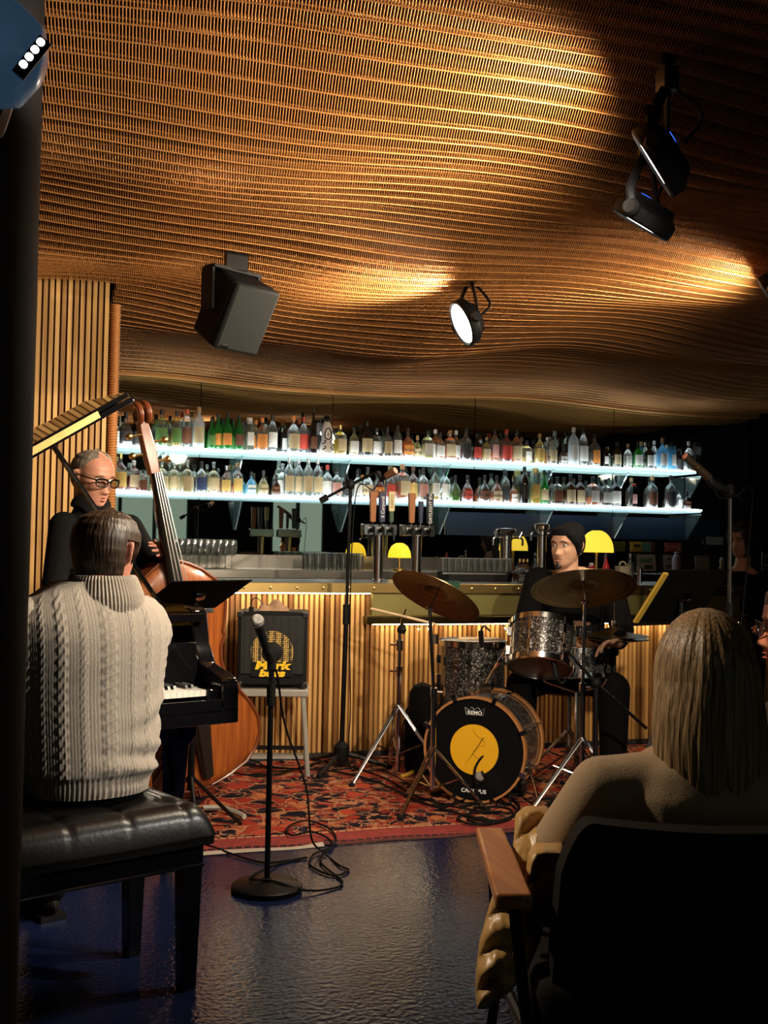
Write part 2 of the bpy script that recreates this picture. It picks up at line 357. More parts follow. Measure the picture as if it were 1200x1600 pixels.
# ---- the ceiling: rows of bent copper-coloured wire strands hung in soft waves under a dark slab
COIL = mat('copper_coil', (.64, .29, .09), .36, .45, var=.25, vscale=2.)
VOID = mat('ceiling_void', (.014, .005, .002), .9, spec=.1)
mb = MB(); mb.grid(lambda a, c: Vector((-1.6+9.2*a, 1.6+6.9*c, float(zc(-1.6+9.2*a, 1.6+6.9*c))+.07)), 60, 60)
mb.box((2., 3.0, 3.25), (12., 12., .1))
cl = struct(mb.build('ceiling', VOID, fix=False))
PER = .105; PITCHW = .0098
def coil_row(v0):
    u1 = min(7.7, max(.77*v0+1.1, 6.9 if v0 > 4.6 else 0)); u0 = -.5
    if v0 > YS-.05: u0 = xe+.04
    n = int((u1-u0)/PITCHW); uu = u0 + np.arange(n)*PITCHW
    T = np.array([0, .25, .5, .75, 1.0])-.5; K = len(T)
    rr = .0022
    # strand centre line: a wave in section, leaning sideways
    U = uu[:, None] + (T*.012)[None, :]; Vv = np.broadcast_to(v0 + T*PER, U.shape)
    zz = zc(U, Vv) - .021*np.cos(2*PI*T)[None, :]
    slope = .021*2*PI/PER*np.sin(2*PI*T)       # dz/dv of the little wave
    nl = np.sqrt(1+slope**2); ny, nz = (-slope/nl), (1/nl)
    C = np.stack([U, Vv, zz], -1)
    A = C + np.stack([-rr*np.ones_like(U), 0*U, 0*U], -1)
    B = C + np.stack([rr*np.ones_like(U), 0*U, 0*U], -1)
    D = C - np.stack([0*U, np.broadcast_to(ny*rr*1.2, U.shape), np.broadcast_to(nz*rr*1.2, U.shape)], -1)
    V = np.stack([A, D, B], 2).reshape(-1, 3)   # (n, K, 3, xyz)
    idx = np.arange(n*K*3).reshape(n, K, 3); q = []
    for a, c in ((0, 1), (1, 2), (2, 0)):
        q.append(np.stack([idx[:, :-1, a], idx[:, :-1, c], idx[:, 1:, c], idx[:, 1:, a]], -1).reshape(-1, 4))
    F = np.concatenate(q)
    # lengthwise binding wires at crest and trough
    for t in (-.5, 0.0):
        m_ = int((u1-u0)/.08); ul = np.linspace(u0, u1, m_); vl = np.full(m_, v0+t*PER); zl = zc(ul, vl) - .021*math.cos(2*PI*t)
        base = len(V); ring = []
        for a in range(3):
            an = 2*PI*a/3+PI/2; ring.append(np.stack([ul, vl+.0032*math.cos(an), zl-.0032*math.sin(an)], -1))
        V = np.concatenate([V, np.stack(ring, 1).reshape(-1, 3)]); ix = base+np.arange(m_*3).reshape(m_, 3)
        for a in range(3):
            c = (a+1) % 3; F = np.concatenate([F, np.stack([ix[:-1, a], ix[:-1, c], ix[1:, c], ix[1:, a]], -1)])
    return np_mesh('coil_row', V, F, COIL, cl, smooth=True)
v = 1.7
while v < YM-.06: coil_row(v); v += PER
# rolled front edge where the ceiling meets the mirror
ue = np.linspace(xe+.1, 7.5, 90)
MB().tube([(u_, YM-.05, float(zc(u_, YM-.03))-.03) for u_ in ue], .022, 8).build('coil_edge', COIL, cl)
# coil-wrapped jamb at the end of the slatted wall
xj0 = xe+.012; jx = (PY(183, 560, YS+.2).x - PY(170, 560, YS+.1).x)*.5
jm = struct(MB().box((xj0+jx, YS+1.1, 1.24), (jx*1.5, 2.1, 2.48)).build('trim_2', VOID))
mb = MB()
mb0 = MB(); mb0.tube(circle_pts((0, 0, 0), jx*1.02, 14), .0045, 4, cap=False); me = mb0.mesh('coil_ring', sharp=None); me.materials.append(COIL)
for k in range(100):
    o = bpy.data.objects.new('coil_ring', me); COL.objects.link(o); o.parent = jm; o.location = (xj0+jx, YS+.045, 1.05+k*.0152)
MB().tube([(xj0+jx, YS+.045, .0), (xj0+jx, YS+.045, 2.56)], jx*.95, 14).build('jamb_core', mat('jamb_core', (.28, .12, .035), .6), jm)

# ================================================================ the bar
XL, XSTEP, XR = xe+.06, PY(578, 960, YB).x, 7.4
bar = thing('bar_counter', 'long wooden slatted bar counter with brass edge and steel top', 'bar counter', (XL, YB, 0))
SLATW = wood('bar_slat_wood', (.20, .08, .015), (.66, .37, .12), (22, 22, .7), .42, .5)
MB().box(((XL+XR)/2, YB+.36, .48), (XR-XL, .66, .94)).build('carcass', GAP, bar)
STEELTOP = mat('brushed_steel', (.50, .47, .42), .22, 1., var=.2, vscale=5)
MB().box(((XL+XR)/2, YB+.335, .995), (XR-XL, .75, .055)).build('countertop', STEELTOP, bar, bevel=.004)
be = MB().box(((XL+XR)/2, YB-.048, .992), (XR-XL, .012, .058)).build('brass_edge', BRASS, bar, bevel=.002)
mb = MB(); mb.lathe([(.009, 0), (.008, .004), (.004, .006)], 10, axis_M((0, 0, 0), (0, -1, 0))); mb_me = mb.mesh('bolt'); mb_me.materials.append(BRASS)
x = XL+.1
while x < XR:
    o = bpy.data.objects.new('bolt', mb_me); COL.objects.link(o); o.parent = be; o.location = Vector((x, YB-.054, .992))-root_loc(be); x += .157
# slats
mb = MB(); mb.prism([(-.0125, 0), (-.009, -.018), (.009, -.018), (.0125, 0)], .93); sme = mb.mesh('slat'); sme.materials.append(SLATW)
mb = MB(); mb.prism([(-.0125, 0), (-.009, -.018), (.009, -.018), (.0125, 0)], .755); sme2 = mb.mesh('slat'); sme2.materials.append(SLATW)
ns = int((XR-XL)/.0315)
for i in range(ns):
    x = XL + .016 + i*.0315
    o = bpy.data.objects.new('slat', sme if x < XSTEP else sme2); COL.objects.link(o); o.parent = bar; o.location = Vector((x, YB+.03, .022))-root_loc(bar)
MB().box(((XL+XR)/2, YB+.02, .012), (XR-XL, .03, .024)).build('plinth', mat('plinth', (.03, .02, .012), .6), bar)
OLIVE = mat('olive_brass_panel', (.30, .26, .09), .38, .7, var=.15, vscale=3)
MB().box(((XSTEP+XR)/2, YB-.012, .895), (XR-XSTEP, .05, .128)).build('fascia_panel', OLIVE, bar, bevel=.003)
MB().box(((XSTEP+XR)/2-.02, YB-.03, .803), (XR-XSTEP+.04, .085, .045)).build('brass_ledge', mat('dark_brass', (.10, .075, .03), .25, 1.), bar, bevel=.003)
MB().box(((XSTEP+XR)/2-.02, YB-.073, .832), (XR-XSTEP+.04, .004, .008)).build('ledge_trim', BRASS, bar)
LED = emit('warm_led', (1., .78, .5), 26.)
MB().box(((XSTEP+XR)/2, YB-.03, .777), (XR-XSTEP-.02, .016, .006)).build('led_strip', LED, bar)
MB().box(((XL+XSTEP)/2, YB-.028, .960), (XSTEP-XL-.02, .014, .006)).build('led_strip', LED, bar)
# bag hooks under the ledge
for px in (650, 665, 785):
    q = PY(px, 985, YB-.0)
    mb = MB(); mb.tube(spline([(q.x, YB-.0, .765), (q.x, YB-.03, .75), (q.x, YB-.05, .735), (q.x, YB-.06, .75)], 4), .004, 6); mb.build('hook', CHROME, bar)
# back counter of steel behind the bar
bc = thing('back_counter', 'low steel back counter running below the glass shelves', 'counter', (XL, 8.1, 0))
MB().box(((XL+7.0)/2, 8.14, .5), (7.0-XL, .62, 1.0)).build('cabinet', mat('dark_cabinet', (.02, .02, .022), .5), bc)
MB().box(((XL+7.0)/2, 8.14, 1.03), (7.0-XL, .66, .06)).build('worktop', STEELTOP, bc, bevel=.004)
MB().box(((XL+3.2)/2+.3, 8.44, 1.11), (2.6, .02, .10)).build('splashback', STEELTOP, bc)
# glass light shelves
SHELF = bpy.data.materials.new('lit_shelf_glass'); SHELF.use_nodes = True; N, L = nodes(SHELF); b = N['Principled BSDF']
b.inputs['Base Color'].default_value = (.55, .8, .85, 1); b.inputs['Roughness'].default_value = .15
b.inputs['Emission Color'].default_value = (.70, .90, 1., 1); b.inputs['Emission Strength'].default_value = .55; b.inputs['Alpha'].default_value = .9
DIODE = emit('white_diode', (.85, .95, 1.), 3.5)
PANE = glass('teal_glass', (.62, .86, .84), .5, .04, .12)
XS0, XS1 = .72, 5.62
def shelf(z, label, x1):
    s = thing('glass_shelf', label, 'shelf', (XS0, 8.37, z))
    MB().box(((XS0+x1)/2, 8.37, z-.017), (x1-XS0, .25, .03)).build('shelf_panel', SHELF, s, bevel=.003)
    mb = MB(); x = XS0+.03
    while x < x1: mb.box((x, 8.241, z-.012), (.017, .006, .013)); x += .033
    o = mb.build('led_strip', DIODE, s, sharp=None); o['kind'] = 'stuff'
    mb = MB(); mb.box(((XS0+x1)/2, 8.37, z-.0012), (x1-XS0-.02, .2, .002)); mb.build('light_sheet', emit('shelf_glow', (.85, .95, 1.), 7.), s)
    mb = MB(); mb.prism([(0, 0), (0, -.22), (-.02, -.22), (-.24, 0)], .012, frame_M((0, 0, 0), (0, 1, 0), (0, 0, 1), (1, 0, 0))); me = mb.mesh('bracket'); me.materials.append(PANE)
    for px in (248, 370, 536, 691, 850, 966, 1080):
        o = bpy.data.objects.new('bracket', me); COL.objects.link(o); o.parent = s; o.location = Vector((PY(px, 800, 8.4).x, 8.49, z-.045))-root_loc(s)
    return s
ZU, ZL = 1.945, 1.612
shelf(ZU, 'upper glowing glass shelf lined with spirit bottles', XS1); shelf(ZL, 'lower glowing glass shelf just above the beer taps', XS1+.05)
# ================================================================ stage lights, loudspeaker, pillar
LENS = emit('lit_lens', (1., .95, .85), 14.)
BLUELED = emit('blue_display', (.03, .12, .8), 1.6)
def par_light(label, c, n, d0, watts, yokedir=None, R=.145, deg=150, rod=True, blend=.9, tgt=None):
    """flat LED par can in a U yoke hung from the ceiling"""
    c = Vector(c); n = Vector(n).normalized()
    top = Vector((c.x, c.y, float(zc(c.x, c.y))-.02))
    t = thing('stage_light', label, 'stage light', c, 'stage lights hung from the coil ceiling')
    Mx = axis_M(c, n)                                   # local z = beam
    h = MB(); h.lathe([(.05, -.055), (.08, -.052), (R*.85, -.034), (R, -.022), (R+.005, -.012), (R+.005, .026), (R-.004, .032), (R-.008, .022)], 32, Mx)
    h.build('housing', BLACK, t)
    fins = MB()
    for k in range(10):
        a = 2*PI*k/10; q = Mx @ Vector((.075*math.cos(a), .075*math.sin(a), -.045)); fins.box(q, (.012, .05, .022), (Mx.to_3x3() @ Matrix.Rotation(a, 3, 'Z')))
    fins.build('cooling_fins', BLACK, t)
    l = MB(); l.lathe([(0.0005, .024), (R-.012, .024), (R-.012, .018), (0.0005, .018)], 32, Mx); l.build('lens', LENS, t)
    dsp = MB(); dsp.box(Mx @ Vector((0, .03, -.058)), (.05, .03, .01), Mx.to_3x3()); dsp.build('display', BLUELED, t)
    x = (yokedir or n.cross(Z)).normalized()
    a_, b_ = c + x*(R+.03), c - x*(R+.03); up = Vector((0, 0, .24))
    mid = c + Vector((0, 0, .20)) - n*.02
    yk = MB(); yk.tube(spline([a_-n*.01, a_ + Vector((0, 0, .07)), a_.lerp(mid, .55)+Vector((0, 0, .05)), mid, b_.lerp(mid, .55)+Vector((0, 0, .05)), b_+Vector((0, 0, .07)), b_-n*.01], 5), .016, 6, flat=.45)
    yk.build('yoke', BLACK, t)
    for q in (a_, b_):
        k = MB(); k.lathe([(.026, -.015), (.03, 0), (.022, .018)], 10, axis_M(q, (q-c))); k.build('knob', BLACKP, t)
    cl_ = MB(); cl_.box(mid+Vector((0, 0, .03)), (.05, .05, .07)); cl_.tube([mid+Vector((0, 0, .05)), (mid.x, mid.y, top.z+.04)], .017, 8); cl_.build('clamp', BLACKM, t)
    cb = MB(); cb.tube(spline([c-n*.08, c-n*.14+Vector((0, 0, .05)), mid+x*.07+Vector((0, 0, .05)), (mid.x+.03, mid.y, top.z+.02)], 5), .007, 6); cb.build('cable', RUBBER, t)
    flat_n = (n + Vector((0, 0, .52))).normalized()
    s = spot('stage_light_beam', c+n*.05, tgt if tgt is not None else c+flat_n, watts, deg, blend, .1); 
    return t
par_light('tilted stage light with glowing rim, upper of the pair at the right', P(1032, 248, 3.4), cdir(-.84, .33, -.54), 3.4, 290, R=.115)
par_light('flat stage light facing down, lower of the pair at the right', P(1007, 340, 3.75), cdir(-.50, .31, -.86), 3.75, 190, R=.105)
par_light('brightly lit stage light hanging above the middle of the bar', P(728, 503, 5.65), cdir(-.83, -.23, -.42), 5.65, 230, R=.115)
par_light('stage light cut off by the right edge of the picture', P(1212, 462, 5.45), cdir(-.80, .36, -.55), 5.45, 220, R=.115)
# hanging loudspeaker
sc_, sf = P(367, 487, 5.25), cdir(.62, -.55, -.48)
sx = sf.cross(Z).normalized(); su = sx.cross(sf).normalized()
t = thing('loudspeaker', 'black loudspeaker on a bracket hanging from the ceiling at left', 'loudspeaker', sc_)
Rm = Matrix((sx, sf, su)).transposed()
def trap(mb, w0, w1, h, y0, y1):    # cabinet narrower at the back
    b = [sc_ + Rm @ Vector(q) for q in ((-w0/2, y0, -h/2), (w0/2, y0, -h/2), (w1/2, y1, -h/2), (-w1/2, y1, -h/2))]
    tt = [sc_ + Rm @ Vector(q) for q in ((-w0/2, y0, h/2), (w0/2, y0, h/2), (w1/2, y1, h/2), (-w1/2, y1, h/2))]
    return mb.hexa(b, tt)
trap(MB(), .20, .27, .33, -.13, .085).build('cabinet', BLACK, t, bevel=.02)
trap(MB(), .265, .26, .32, .08, .11).build('grille', mat('speaker_grille', (.007, .008, .007), .7, 0., spec=.15, bump=.2, bscale=500), t, bevel=.012)
MB().box(sc_ + Rm @ Vector((.08, .112, -.14)), (.04, .006, .01), Rm).build('badge', CHROME, t)
br = MB(); topz = float(zc(sc_.x, sc_.y))
for s_ in (-1, 1):
    q = sc_ + Rm @ Vector((s_*.14, -.035, 0)); br.box(q + Vector((0, 0, .075)), (.012, .08, .20), Matrix.Rotation(math.atan2(sx.y, sx.x), 3, 'Z'))
br.box(sc_ + Vector((0, 0, .18)) + sf*(-.02), (.29, .08, .015), Matrix.Rotation(math.atan2(sx.y, sx.x), 3, 'Z'))
br.box((sc_.x, sc_.y, (sc_.z+.18+topz)/2+.02), (.10, .08, max(.05, topz-sc_.z-.16)))
br.build('bracket', BLACKM, t)
# round pillar at the left edge, close to the viewer, with a lamp clamped to it
pc = CV(-.50-.235, 1.55)
mb = MB(); mb.lathe([(.235, 0), (.235, 3.75)], 48, Matrix.Translation(pc))
struct(mb.build('trim_3', mat('pillar_paint', (.005, .0042, .0035), .7, spec=.15)))
lp = P(22, 95, 1.18)
t = thing('clamp_light', 'dark blue lamp head with a strip of bright bulbs on the pillar', 'lamp', lp)
hx, hy, hz = cdir(1, .15, -.35), cdir(-.1, 1, 0), None
hx = hx.normalized(); hz = hx.cross(hy).normalized(); hy = hz.cross(hx)
Hm = frame_M(lp, hx, hy, hz)
def head_ring(x, s): return [Hm @ Vector((x, .045*s*math.cos(a)*1.1, .055*s*math.sin(a))) for a in [2*PI*k/20 for k in range(20)]]
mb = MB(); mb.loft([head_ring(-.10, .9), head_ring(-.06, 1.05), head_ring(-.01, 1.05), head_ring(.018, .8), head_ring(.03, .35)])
mb.build('housing', mat('blue_shell_painted_sheen', (.10, .20, .34), .3, 0., emit=(.10, .24, .42), estr=.14, coat=.4), t)  # faint blue emission stands in for a reflection on the glossy shell
for k in range(4):
    q = P(37+9*k, 101-11.5*k, 1.12)
    mb = MB(); mb.ball(q, .0045, 10, 8); mb.build('bulb', emit('white_bulb', (1, .97, .9), 6.), t) if k == 0 else mb.build('bulb', bpy.data.materials['white_bulb'], t)
spot('clamp_light_beam', P(72, 78, 1.33), P(330, 90, 3.2), 42, 66, .9, .03, (1., .90, .82))
mb = MB(); mb.tube([P(28, 118, 1.125), P(71, 63, 1.125)], .0075, 8); mb.build('bulb_rail', BLACKM, t)
mb = MB(); mb.tube(spline([lp-hz*.03, P(5, 150, 1.25), P(-10, 200, 1.33)], 5), .014, 8); mb.build('arm', BLACKM, t)
# ================================================================ bottles on the two shelves
CLEAR = glass('clear_glass', (.93, .96, .94), .5, .03, .05)
GREENG = glass('green_glass', (.05, .42, .10), .5, .03, .35)
BROWNG = glass('brown_glass', (.22, .07, .015), .5, .03, .3)
DARKG = glass('dark_glass', (.05, .035, .03), .5, .03, .3)
BLUEG = glass('blue_glass', (.35, .72, .92), .5, .03, .3)
FROST = glass('frosted_glass', (.85, .9, .9), .4, .25, .45)
GLASSES = dict(c=CLEAR, g=GREENG, b=BROWNG, d=DARKG, u=BLUEG, f=FROST)
def liq(name, col): return glass(name, col, .2, .1, .45)
LIQ = dict(a=liq('amber_liquor', (.85, .33, .04)), r=liq('red_liquor', (.55, .03, .02)), y=liq('yellow_liquor', (.92, .72, .12)),
           k=liq('dark_rum', (.20, .06, .012)), p=liq('pale_tequila', (.93, .80, .42)), w=None, n=liq('green_liquor', (.25, .6, .12)), s=liq('straw_liquor', (.9, .84, .5)))
def lab(name, col): return mat('label_'+name, col, .65, var=.35, vscale=90)
LABM = dict(w=lab('white', (.72, .70, .64)), t=lab('tan', (.55, .44, .26)), k=lab('black', (.03, .03, .03)), r=lab('red', (.55, .06, .04)), o=lab('orange', (.68, .25, .05)),
            n=lab('green', (.10, .22, .05)), b=lab('navy', (.03, .05, .14)), g=lab('gold', (.62, .42, .12)), p=lab('pink', (.6, .32, .28)), u=lab('brown', (.16, .06, .03)))
CAPM = dict(k=mat('cap_black', (.015, .015, .015), .4), w=mat('cap_white', (.7, .68, .64), .45), r=mat('cap_red', (.55, .07, .03), .4), o=mat('cap_cork', (.48, .28, .13), .7),
            g=mat('cap_gold', (.6, .42, .15), .3, .8), s=mat('cap_silver', (.6, .6, .6), .25, .9), a=mat('cap_amber', (.75, .25, .05), .4), b=mat('cap_brown', (.10, .04, .02), .5), c=CLEAR)
COLN = dict(c='clear', g='green', b='brown', d='dark', u='pale blue', f='frosted')
LIQN = dict(a='amber', r='red', y='yellow', k='dark brown', p='pale gold', w='', n='green', s='straw-coloured')
LABN = dict(w='white', t='tan', k='black', r='red', o='orange', n='dark green', b='navy', g='gold', p='pink', u='brown')
CAPN = dict(k='black', w='white', r='red', o='cork', g='gold', s='silver', a='amber', b='brown', c='glass')
# silhouettes as (radius, height) fractions of the bottle's height; sq = square section; cap height; label band
SHAPES = {
 's': ([(.0, 0), (.125, 0), (.135, .02), (.135, .56), (.12, .64), (.055, .74), (.046, .78), (.046, .90), (.052, .905), (.052, .93)], None, (.10, .50), 'round-shouldered'),
 't': ([(.0, 0), (.10, 0), (.108, .02), (.108, .60), (.09, .70), (.045, .80), (.038, .84), (.038, .93), (.044, .94)], None, (.12, .52), 'tall'),
 'w': ([(.0, 0), (.11, 0), (.118, .02), (.118, .50), (.10, .60), (.052, .72), (.045, .80), (.045, .95)], None, (.12, .44), 'wine-shaped'),
 'q': ([(.0, 0), (.15, 0), (.16, .02), (.16, .60), (.14, .68), (.06, .76), (.055, .80), (.055, .90), (.062, .91)], 5, (.12, .52), 'square'),
 'r': ([(.0, 0), (.16, 0), (.19, .04), (.205, .25), (.19, .45), (.12, .60), (.062, .68), (.055, .74), (.055, .88)], None, (.12, .42), 'squat round'),
 'd': ([(.0, 0), (.15, 0), (.165, .03), (.155, .45), (.165, .55), (.12, .66), (.055, .72), (.05, .76), (.05, .84)], None, (.12, .48), 'stoppered'),
 'l': ([(.0, 0), (.085, 0), (.09, .02), (.085, .45), (.06, .62), (.032, .72), (.028, .95)], None, (.10, .36), 'slim long-necked'),
 'x': ([(.0, 0), (.115, 0), (.12, .02), (.12, .86), (.11, .88), (.09, .885)], 6, (.15, .55), 'straight-sided'),
}
for k_, f_ in dict(s=1.28, t=1.26, q=1.15, d=1.22, w=1.12, r=1.08).items():      # stout bodies on slim necks
    pr_, a_, b_, c_ = SHAPES[k_]; SHAPES[k_] = ([(r_*f_ if r_ > .07 else r_, z_) for r_, z_ in pr_], a_, b_, c_)
_cache = {}
def bottle_meshes(sh, H):
    k = (sh, round(H, 3))
    if k in _cache: return _cache[k]
    prof, sq, (l0, l1), _ = SHAPES[sh]; seg = 16
    body = MB(); body.lathe([(max(r, .0005)*H, z*H) for r, z in prof], seg, sq=sq)
    top = max(z for r, z in prof); mid = max(r for r, z in prof)
    def rad(z):
        for (r0, z0), (r1, z1) in zip(prof[1:], prof[2:]):
            if z0 <= z <= z1: return r0 + (r1-r0)*(z-z0)/max(1e-6, z1-z0)
        return prof[-1][0]
    def inner(level):
        zs = [.025] + [z for r, z in prof if .03 < z < level] + [level]
        m_ = MB(); m_.lathe([((rad(z)-.012)*H, z*H) for z in zs], seg, sq=sq); return m_
    lb = MB(); n = 14; k0 = None; pts = []
    for ring, off in ((0, .004), (1, .002)):
        pass
    vs_ = []; fs = []; span = 2.0 if not sq else 1.5
    for i in range(n+1):
        a = -PI/2 - span/2*1.05 + span*1.05*i/n; c, q = math.cos(a), math.sin(a)
        kk = (abs(c)**sq + abs(q)**sq)**(-1/sq) if sq else 1.0
        for zz, o_ in ((l0, .006), (l1, .006), (l1, .0015), (l0, .0015)):
            r_ = (rad(zz)+o_)*H*kk; vs_.append(Vector((r_*c, r_*q, zz*H)))
    for i in range(n):
        for j in range(4): fs.append((i*4+j, (i+1)*4+j, (i+1)*4+(j+1) % 4, i*4+(j+1) % 4))
    fs.append((0, 1, 2, 3)); fs.append((n*4+3, n*4+2, n*4+1, n*4)); lb.add(vs_, fs)
    cp = MB()
    if sh == 'd': cp.lathe([(.05*H, (top-.02)*H), (.055*H, top*H), (.03*H, (top+.02)*H), (.06*H, (top+.07)*H), (.065*H, (top+.11)*H), (.04*H, (top+.15)*H), (.003*H, 1.0*H)], 12)
    else:
        rn = prof[-1][0]; z0 = max(.6, top-.07); cp.lathe([((rn+.006)*H, z0*H), ((rn+.006)*H, .985*H), (rn*H*.8, 1.0*H)], 12)
    r = (body.mesh('body'), inner(.50).mesh('liquid'), lb.mesh('label_band'), cp.mesh('cap'), inner(.30).mesh('liquid'))
    _cache[k] = r; return r
_mm = {}
def mk(name, me, mt, parent):
    k = (me.name, mt.name)
    if k not in _mm: c = me.copy(); c.materials.clear(); c.materials.append(mt); _mm[k] = c
    o = bpy.data.objects.new(name, _mm[k]); COL.objects.link(o); o.parent = parent; return o
ORD = ['zeroth', 'first', 'second', 'third', 'fourth', 'fifth', 'sixth', 'seventh', 'eighth', 'ninth', 'tenth', 'eleventh', 'twelfth', 'thirteenth', 'fourteenth', 'fifteenth', 'sixteenth', 'seventeenth', 'eighteenth', 'nineteenth', 'twentieth']
def ordinal(n):
    if n <= 20: return ORD[n]
    t_, u_ = divmod(n, 10); T_ = {2: 'twent', 3: 'thirt', 4: 'fort', 5: 'fift', 6: 'sixt', 7: 'sevent'}[t_]
    return T_+'ieth' if u_ == 0 else T_+'y-'+ORD[u_]
def put_bottles(rows, z, word, nm):
    rows = sorted(rows); nL = len(rows); placed = []
    for i, (px, hp, code) in enumerate(rows):
        sh, gc, lc, lb, cc = code[:5]; back = len(code) > 5
        y = 8.435 if back else 8.335
        ypx = 700 if nm else 770
        q = PY(px, ypx, y); d_ = (q-CAMP).dot(FW); H = hp*d_/FPX; rad_ = max(r_ for r_, z_ in SHAPES[sh][0])*H*(1.12 if SHAPES[sh][1] else 1)+.004
        for y in ([8.435, 8.45, 8.42, 8.40] if back else [8.335, 8.31, 8.36, 8.29, 8.385, 8.41, 8.43]):      # step aside from the neighbours
            q = PY(px, ypx, y)
            if all((q.x-a)**2+(y-b)**2 > (rad_+c)**2 for a, b, c in placed[-5:]): break
        placed.append((q.x, y, rad_))
        side = 'counting from the left'; k = i+1
        if k > (nL+1)//2: k = nL-i; side = 'counting from the right'
        desc = COLN[gc]+' glass'
        L_ = LIQN[lc]
        label = '%s %s bottle%s, %s label, %s from %s, %s shelf' % (SHAPES[sh][3], COLN[gc], (' with '+L_+' liquor') if (L_ and gc in 'cf') else '', LABN[lb], ordinal(k), 'left' if 'left' in side else 'right', word)
        t = thing('liquor_bottle', label, 'bottle', (q.x, y, z+.001), 'bottles on the %s glass shelf' % word, rz=random.uniform(-.25, .25)+.12)
        bm_, l1, lm, cm, l2 = bottle_meshes(sh, round(H*200)/200)
        mk('body', bm_, GLASSES[gc], t)
        if LIQ[lc]: mk('liquid', l1 if i % 3 else l2, LIQ[lc], t)
        if lb != '-': mk('label_band', lm, LABM[lb], t)
        mk('cap', cm, CAPM[cc], t)
# x in the photo, height in its pixels, then shape / glass / liquor / label / cap ('+' stands in the back row)
UP = [(179,42,'scwwk'),(196,52,'rckkk'),(214,46,'sdkkk+'),(252,58,'scnnk'),(275,57,'tcynk'),(291,62,'tcwur'),(310,65,'tfwto'),
 (330,48,'wgwnk'),(340,57,'wgwok'),(348,50,'wgwnk+'),(355,57,'wgwok'),(364,50,'wgwnk+'),(373,56,'wgwuk'),(389,52,'xcwww'),(399,50,'scsot+'.replace('t+','a+')),(409,52,'scaoa'),
 (425,60,'tcwwk'),(444,44,'tdkwk+'),(458,58,'scwta'),(474,58,'tcwrr'),(489,72,'ldkuk'),(500,56,'xfwkk+'),(531,47,'qcytg'),(553,44,'scpwk'),(563,50,'wdkkk+'),
 (573,54,'sdktk'),(588,46,'qckwk'),(605,47,'scktk'),(621,51,'tckwk'),(637,47,'rcaok'),(652,37,'rcpto'),(668,44,'qcswk'),(680,48,'scaww+'),(688,42,'scawk'),
 (703,47,'qcato'),(712,48,'scaww+'),(728,51,'sckkk'),(745,42,'sdkrk'),(760,38,'scyto'),(773,52,'tcapk'),(791,52,'scrrr'),(807,52,'scatk'),(823,37,'qcpwk'),
 (843,47,'scygo'),(857,44,'xcatw+'),(863,44,'scktk'),(880,31,'rckwk'),(887,47,'wdkuk+'),(896,60,'tfwww'),(911,60,'tcwwk'),(929,51,'scuot'.replace('u','k').replace('t','k')),
 (947,30,'xdkwk'),(964,40,'sdktk'),(981,38,'scwwo'),(997,41,'sgwwk'),(1015,42,'sdkwk'),(1022,46,'tcwww+'),(1035,49,'scwwo'.replace('c','u',1)),(1050,43,'xuwwk'),(1061,36,'sdkkk+'),(1076,46,'scwkw'),(1088,46,'xcwkk')]
LO = [(187,58,'scagg'),(208,48,'qcrtw'),(223,33,'qcruk'),(252,51,'dcptc'),(271,51,'dcptc'),(292,51,'dcptc'),(314,49,'scwbk'),(333,50,'dcptc'),(353,44,'scags'),
 (370,50,'scago'),(392,36,'ruwwk'),(411,38,'rcstc'),(431,33,'rbkuk'),(441,52,'dcwwc+'),(451,60,'tcwts'),(466,60,'tcwts'),(481,60,'tcwts'),(496,60,'tcwts'),(511,52,'scwwr'),
 (526,46,'scwpk'),(541,46,'wdkkk'),(558,42,'scwwk'),(574,50,'rcwtk'),(592,42,'rcroa'),(610,46,'scrrk'),(628,56,'qcato'),(645,54,'scagb'),(661,50,'scwpk'),(680,53,'tcywk'),
 (694,54,'scwwk'),(711,40,'rcnnk'),(730,42,'rcrrk'),(757,42,'rckuk'),(776,42,'rcatk'),(790,50,'tckkk'),(802,35,'rcawk'),(819,58,'tdkkk'),(836,56,'xcygg'),(850,54,'wgwtk'),
 (870,43,'qckuk'),(891,48,'sbktk'),(906,48,'sbktk'),(926,46,'qcawk'),(946,43,'qckwk'),(962,49,'sdkwk'),(990,37,'xdkpr'),(1019,50,'sckuo'),(1048,52,'sckkk'),(1061,30,'scwwk+'),(1074,28,'rdkuk')]
put_bottles(UP, ZU, 'upper', 1); put_bottles(LO, ZL, 'lower', 0)
# patterned black-and-white bottle with a pear-shaped hole motif
q = PY(510, 700, 8.33); t = thing('ceramic_bottle', 'white ceramic bottle with black painted swirls on the upper shelf', 'bottle', (q.x, 8.33, ZU+.001))
Mq = Matrix.Translation((q.x, 8.33, ZU+.001)); CER = mat('white_ceramic', (.72, .66, .6), .35)
MB().lathe([(.0005, 0), (.058, 0), (.062, .02), (.05, .07), (.04, .11), (.043, .16), (.045, .19), (.032, .235), (.018, .25)], 20, Mq).build('body', CER, t)
MB().lathe([(.018, .25), (.027, .26), (.03, .27), (.024, .285), (.012, .30)], 16, Mq).build('stopper', mat('black_gloss', (.01, .01, .01), .25), t)
mb = MB(); BG = bpy.data.materials['black_gloss']
pear = [(.027*math.sin(a)*(1+.25*math.cos(a)), .155+.043*math.cos(a)*-1) for a in [2*PI*k/20 for k in range(21)]]
mb.tube([(q.x+x_, 8.33-.046, ZU+z_) for x_, z_ in pear], .0045, 6); mb.build('pear_outline', BG, t)
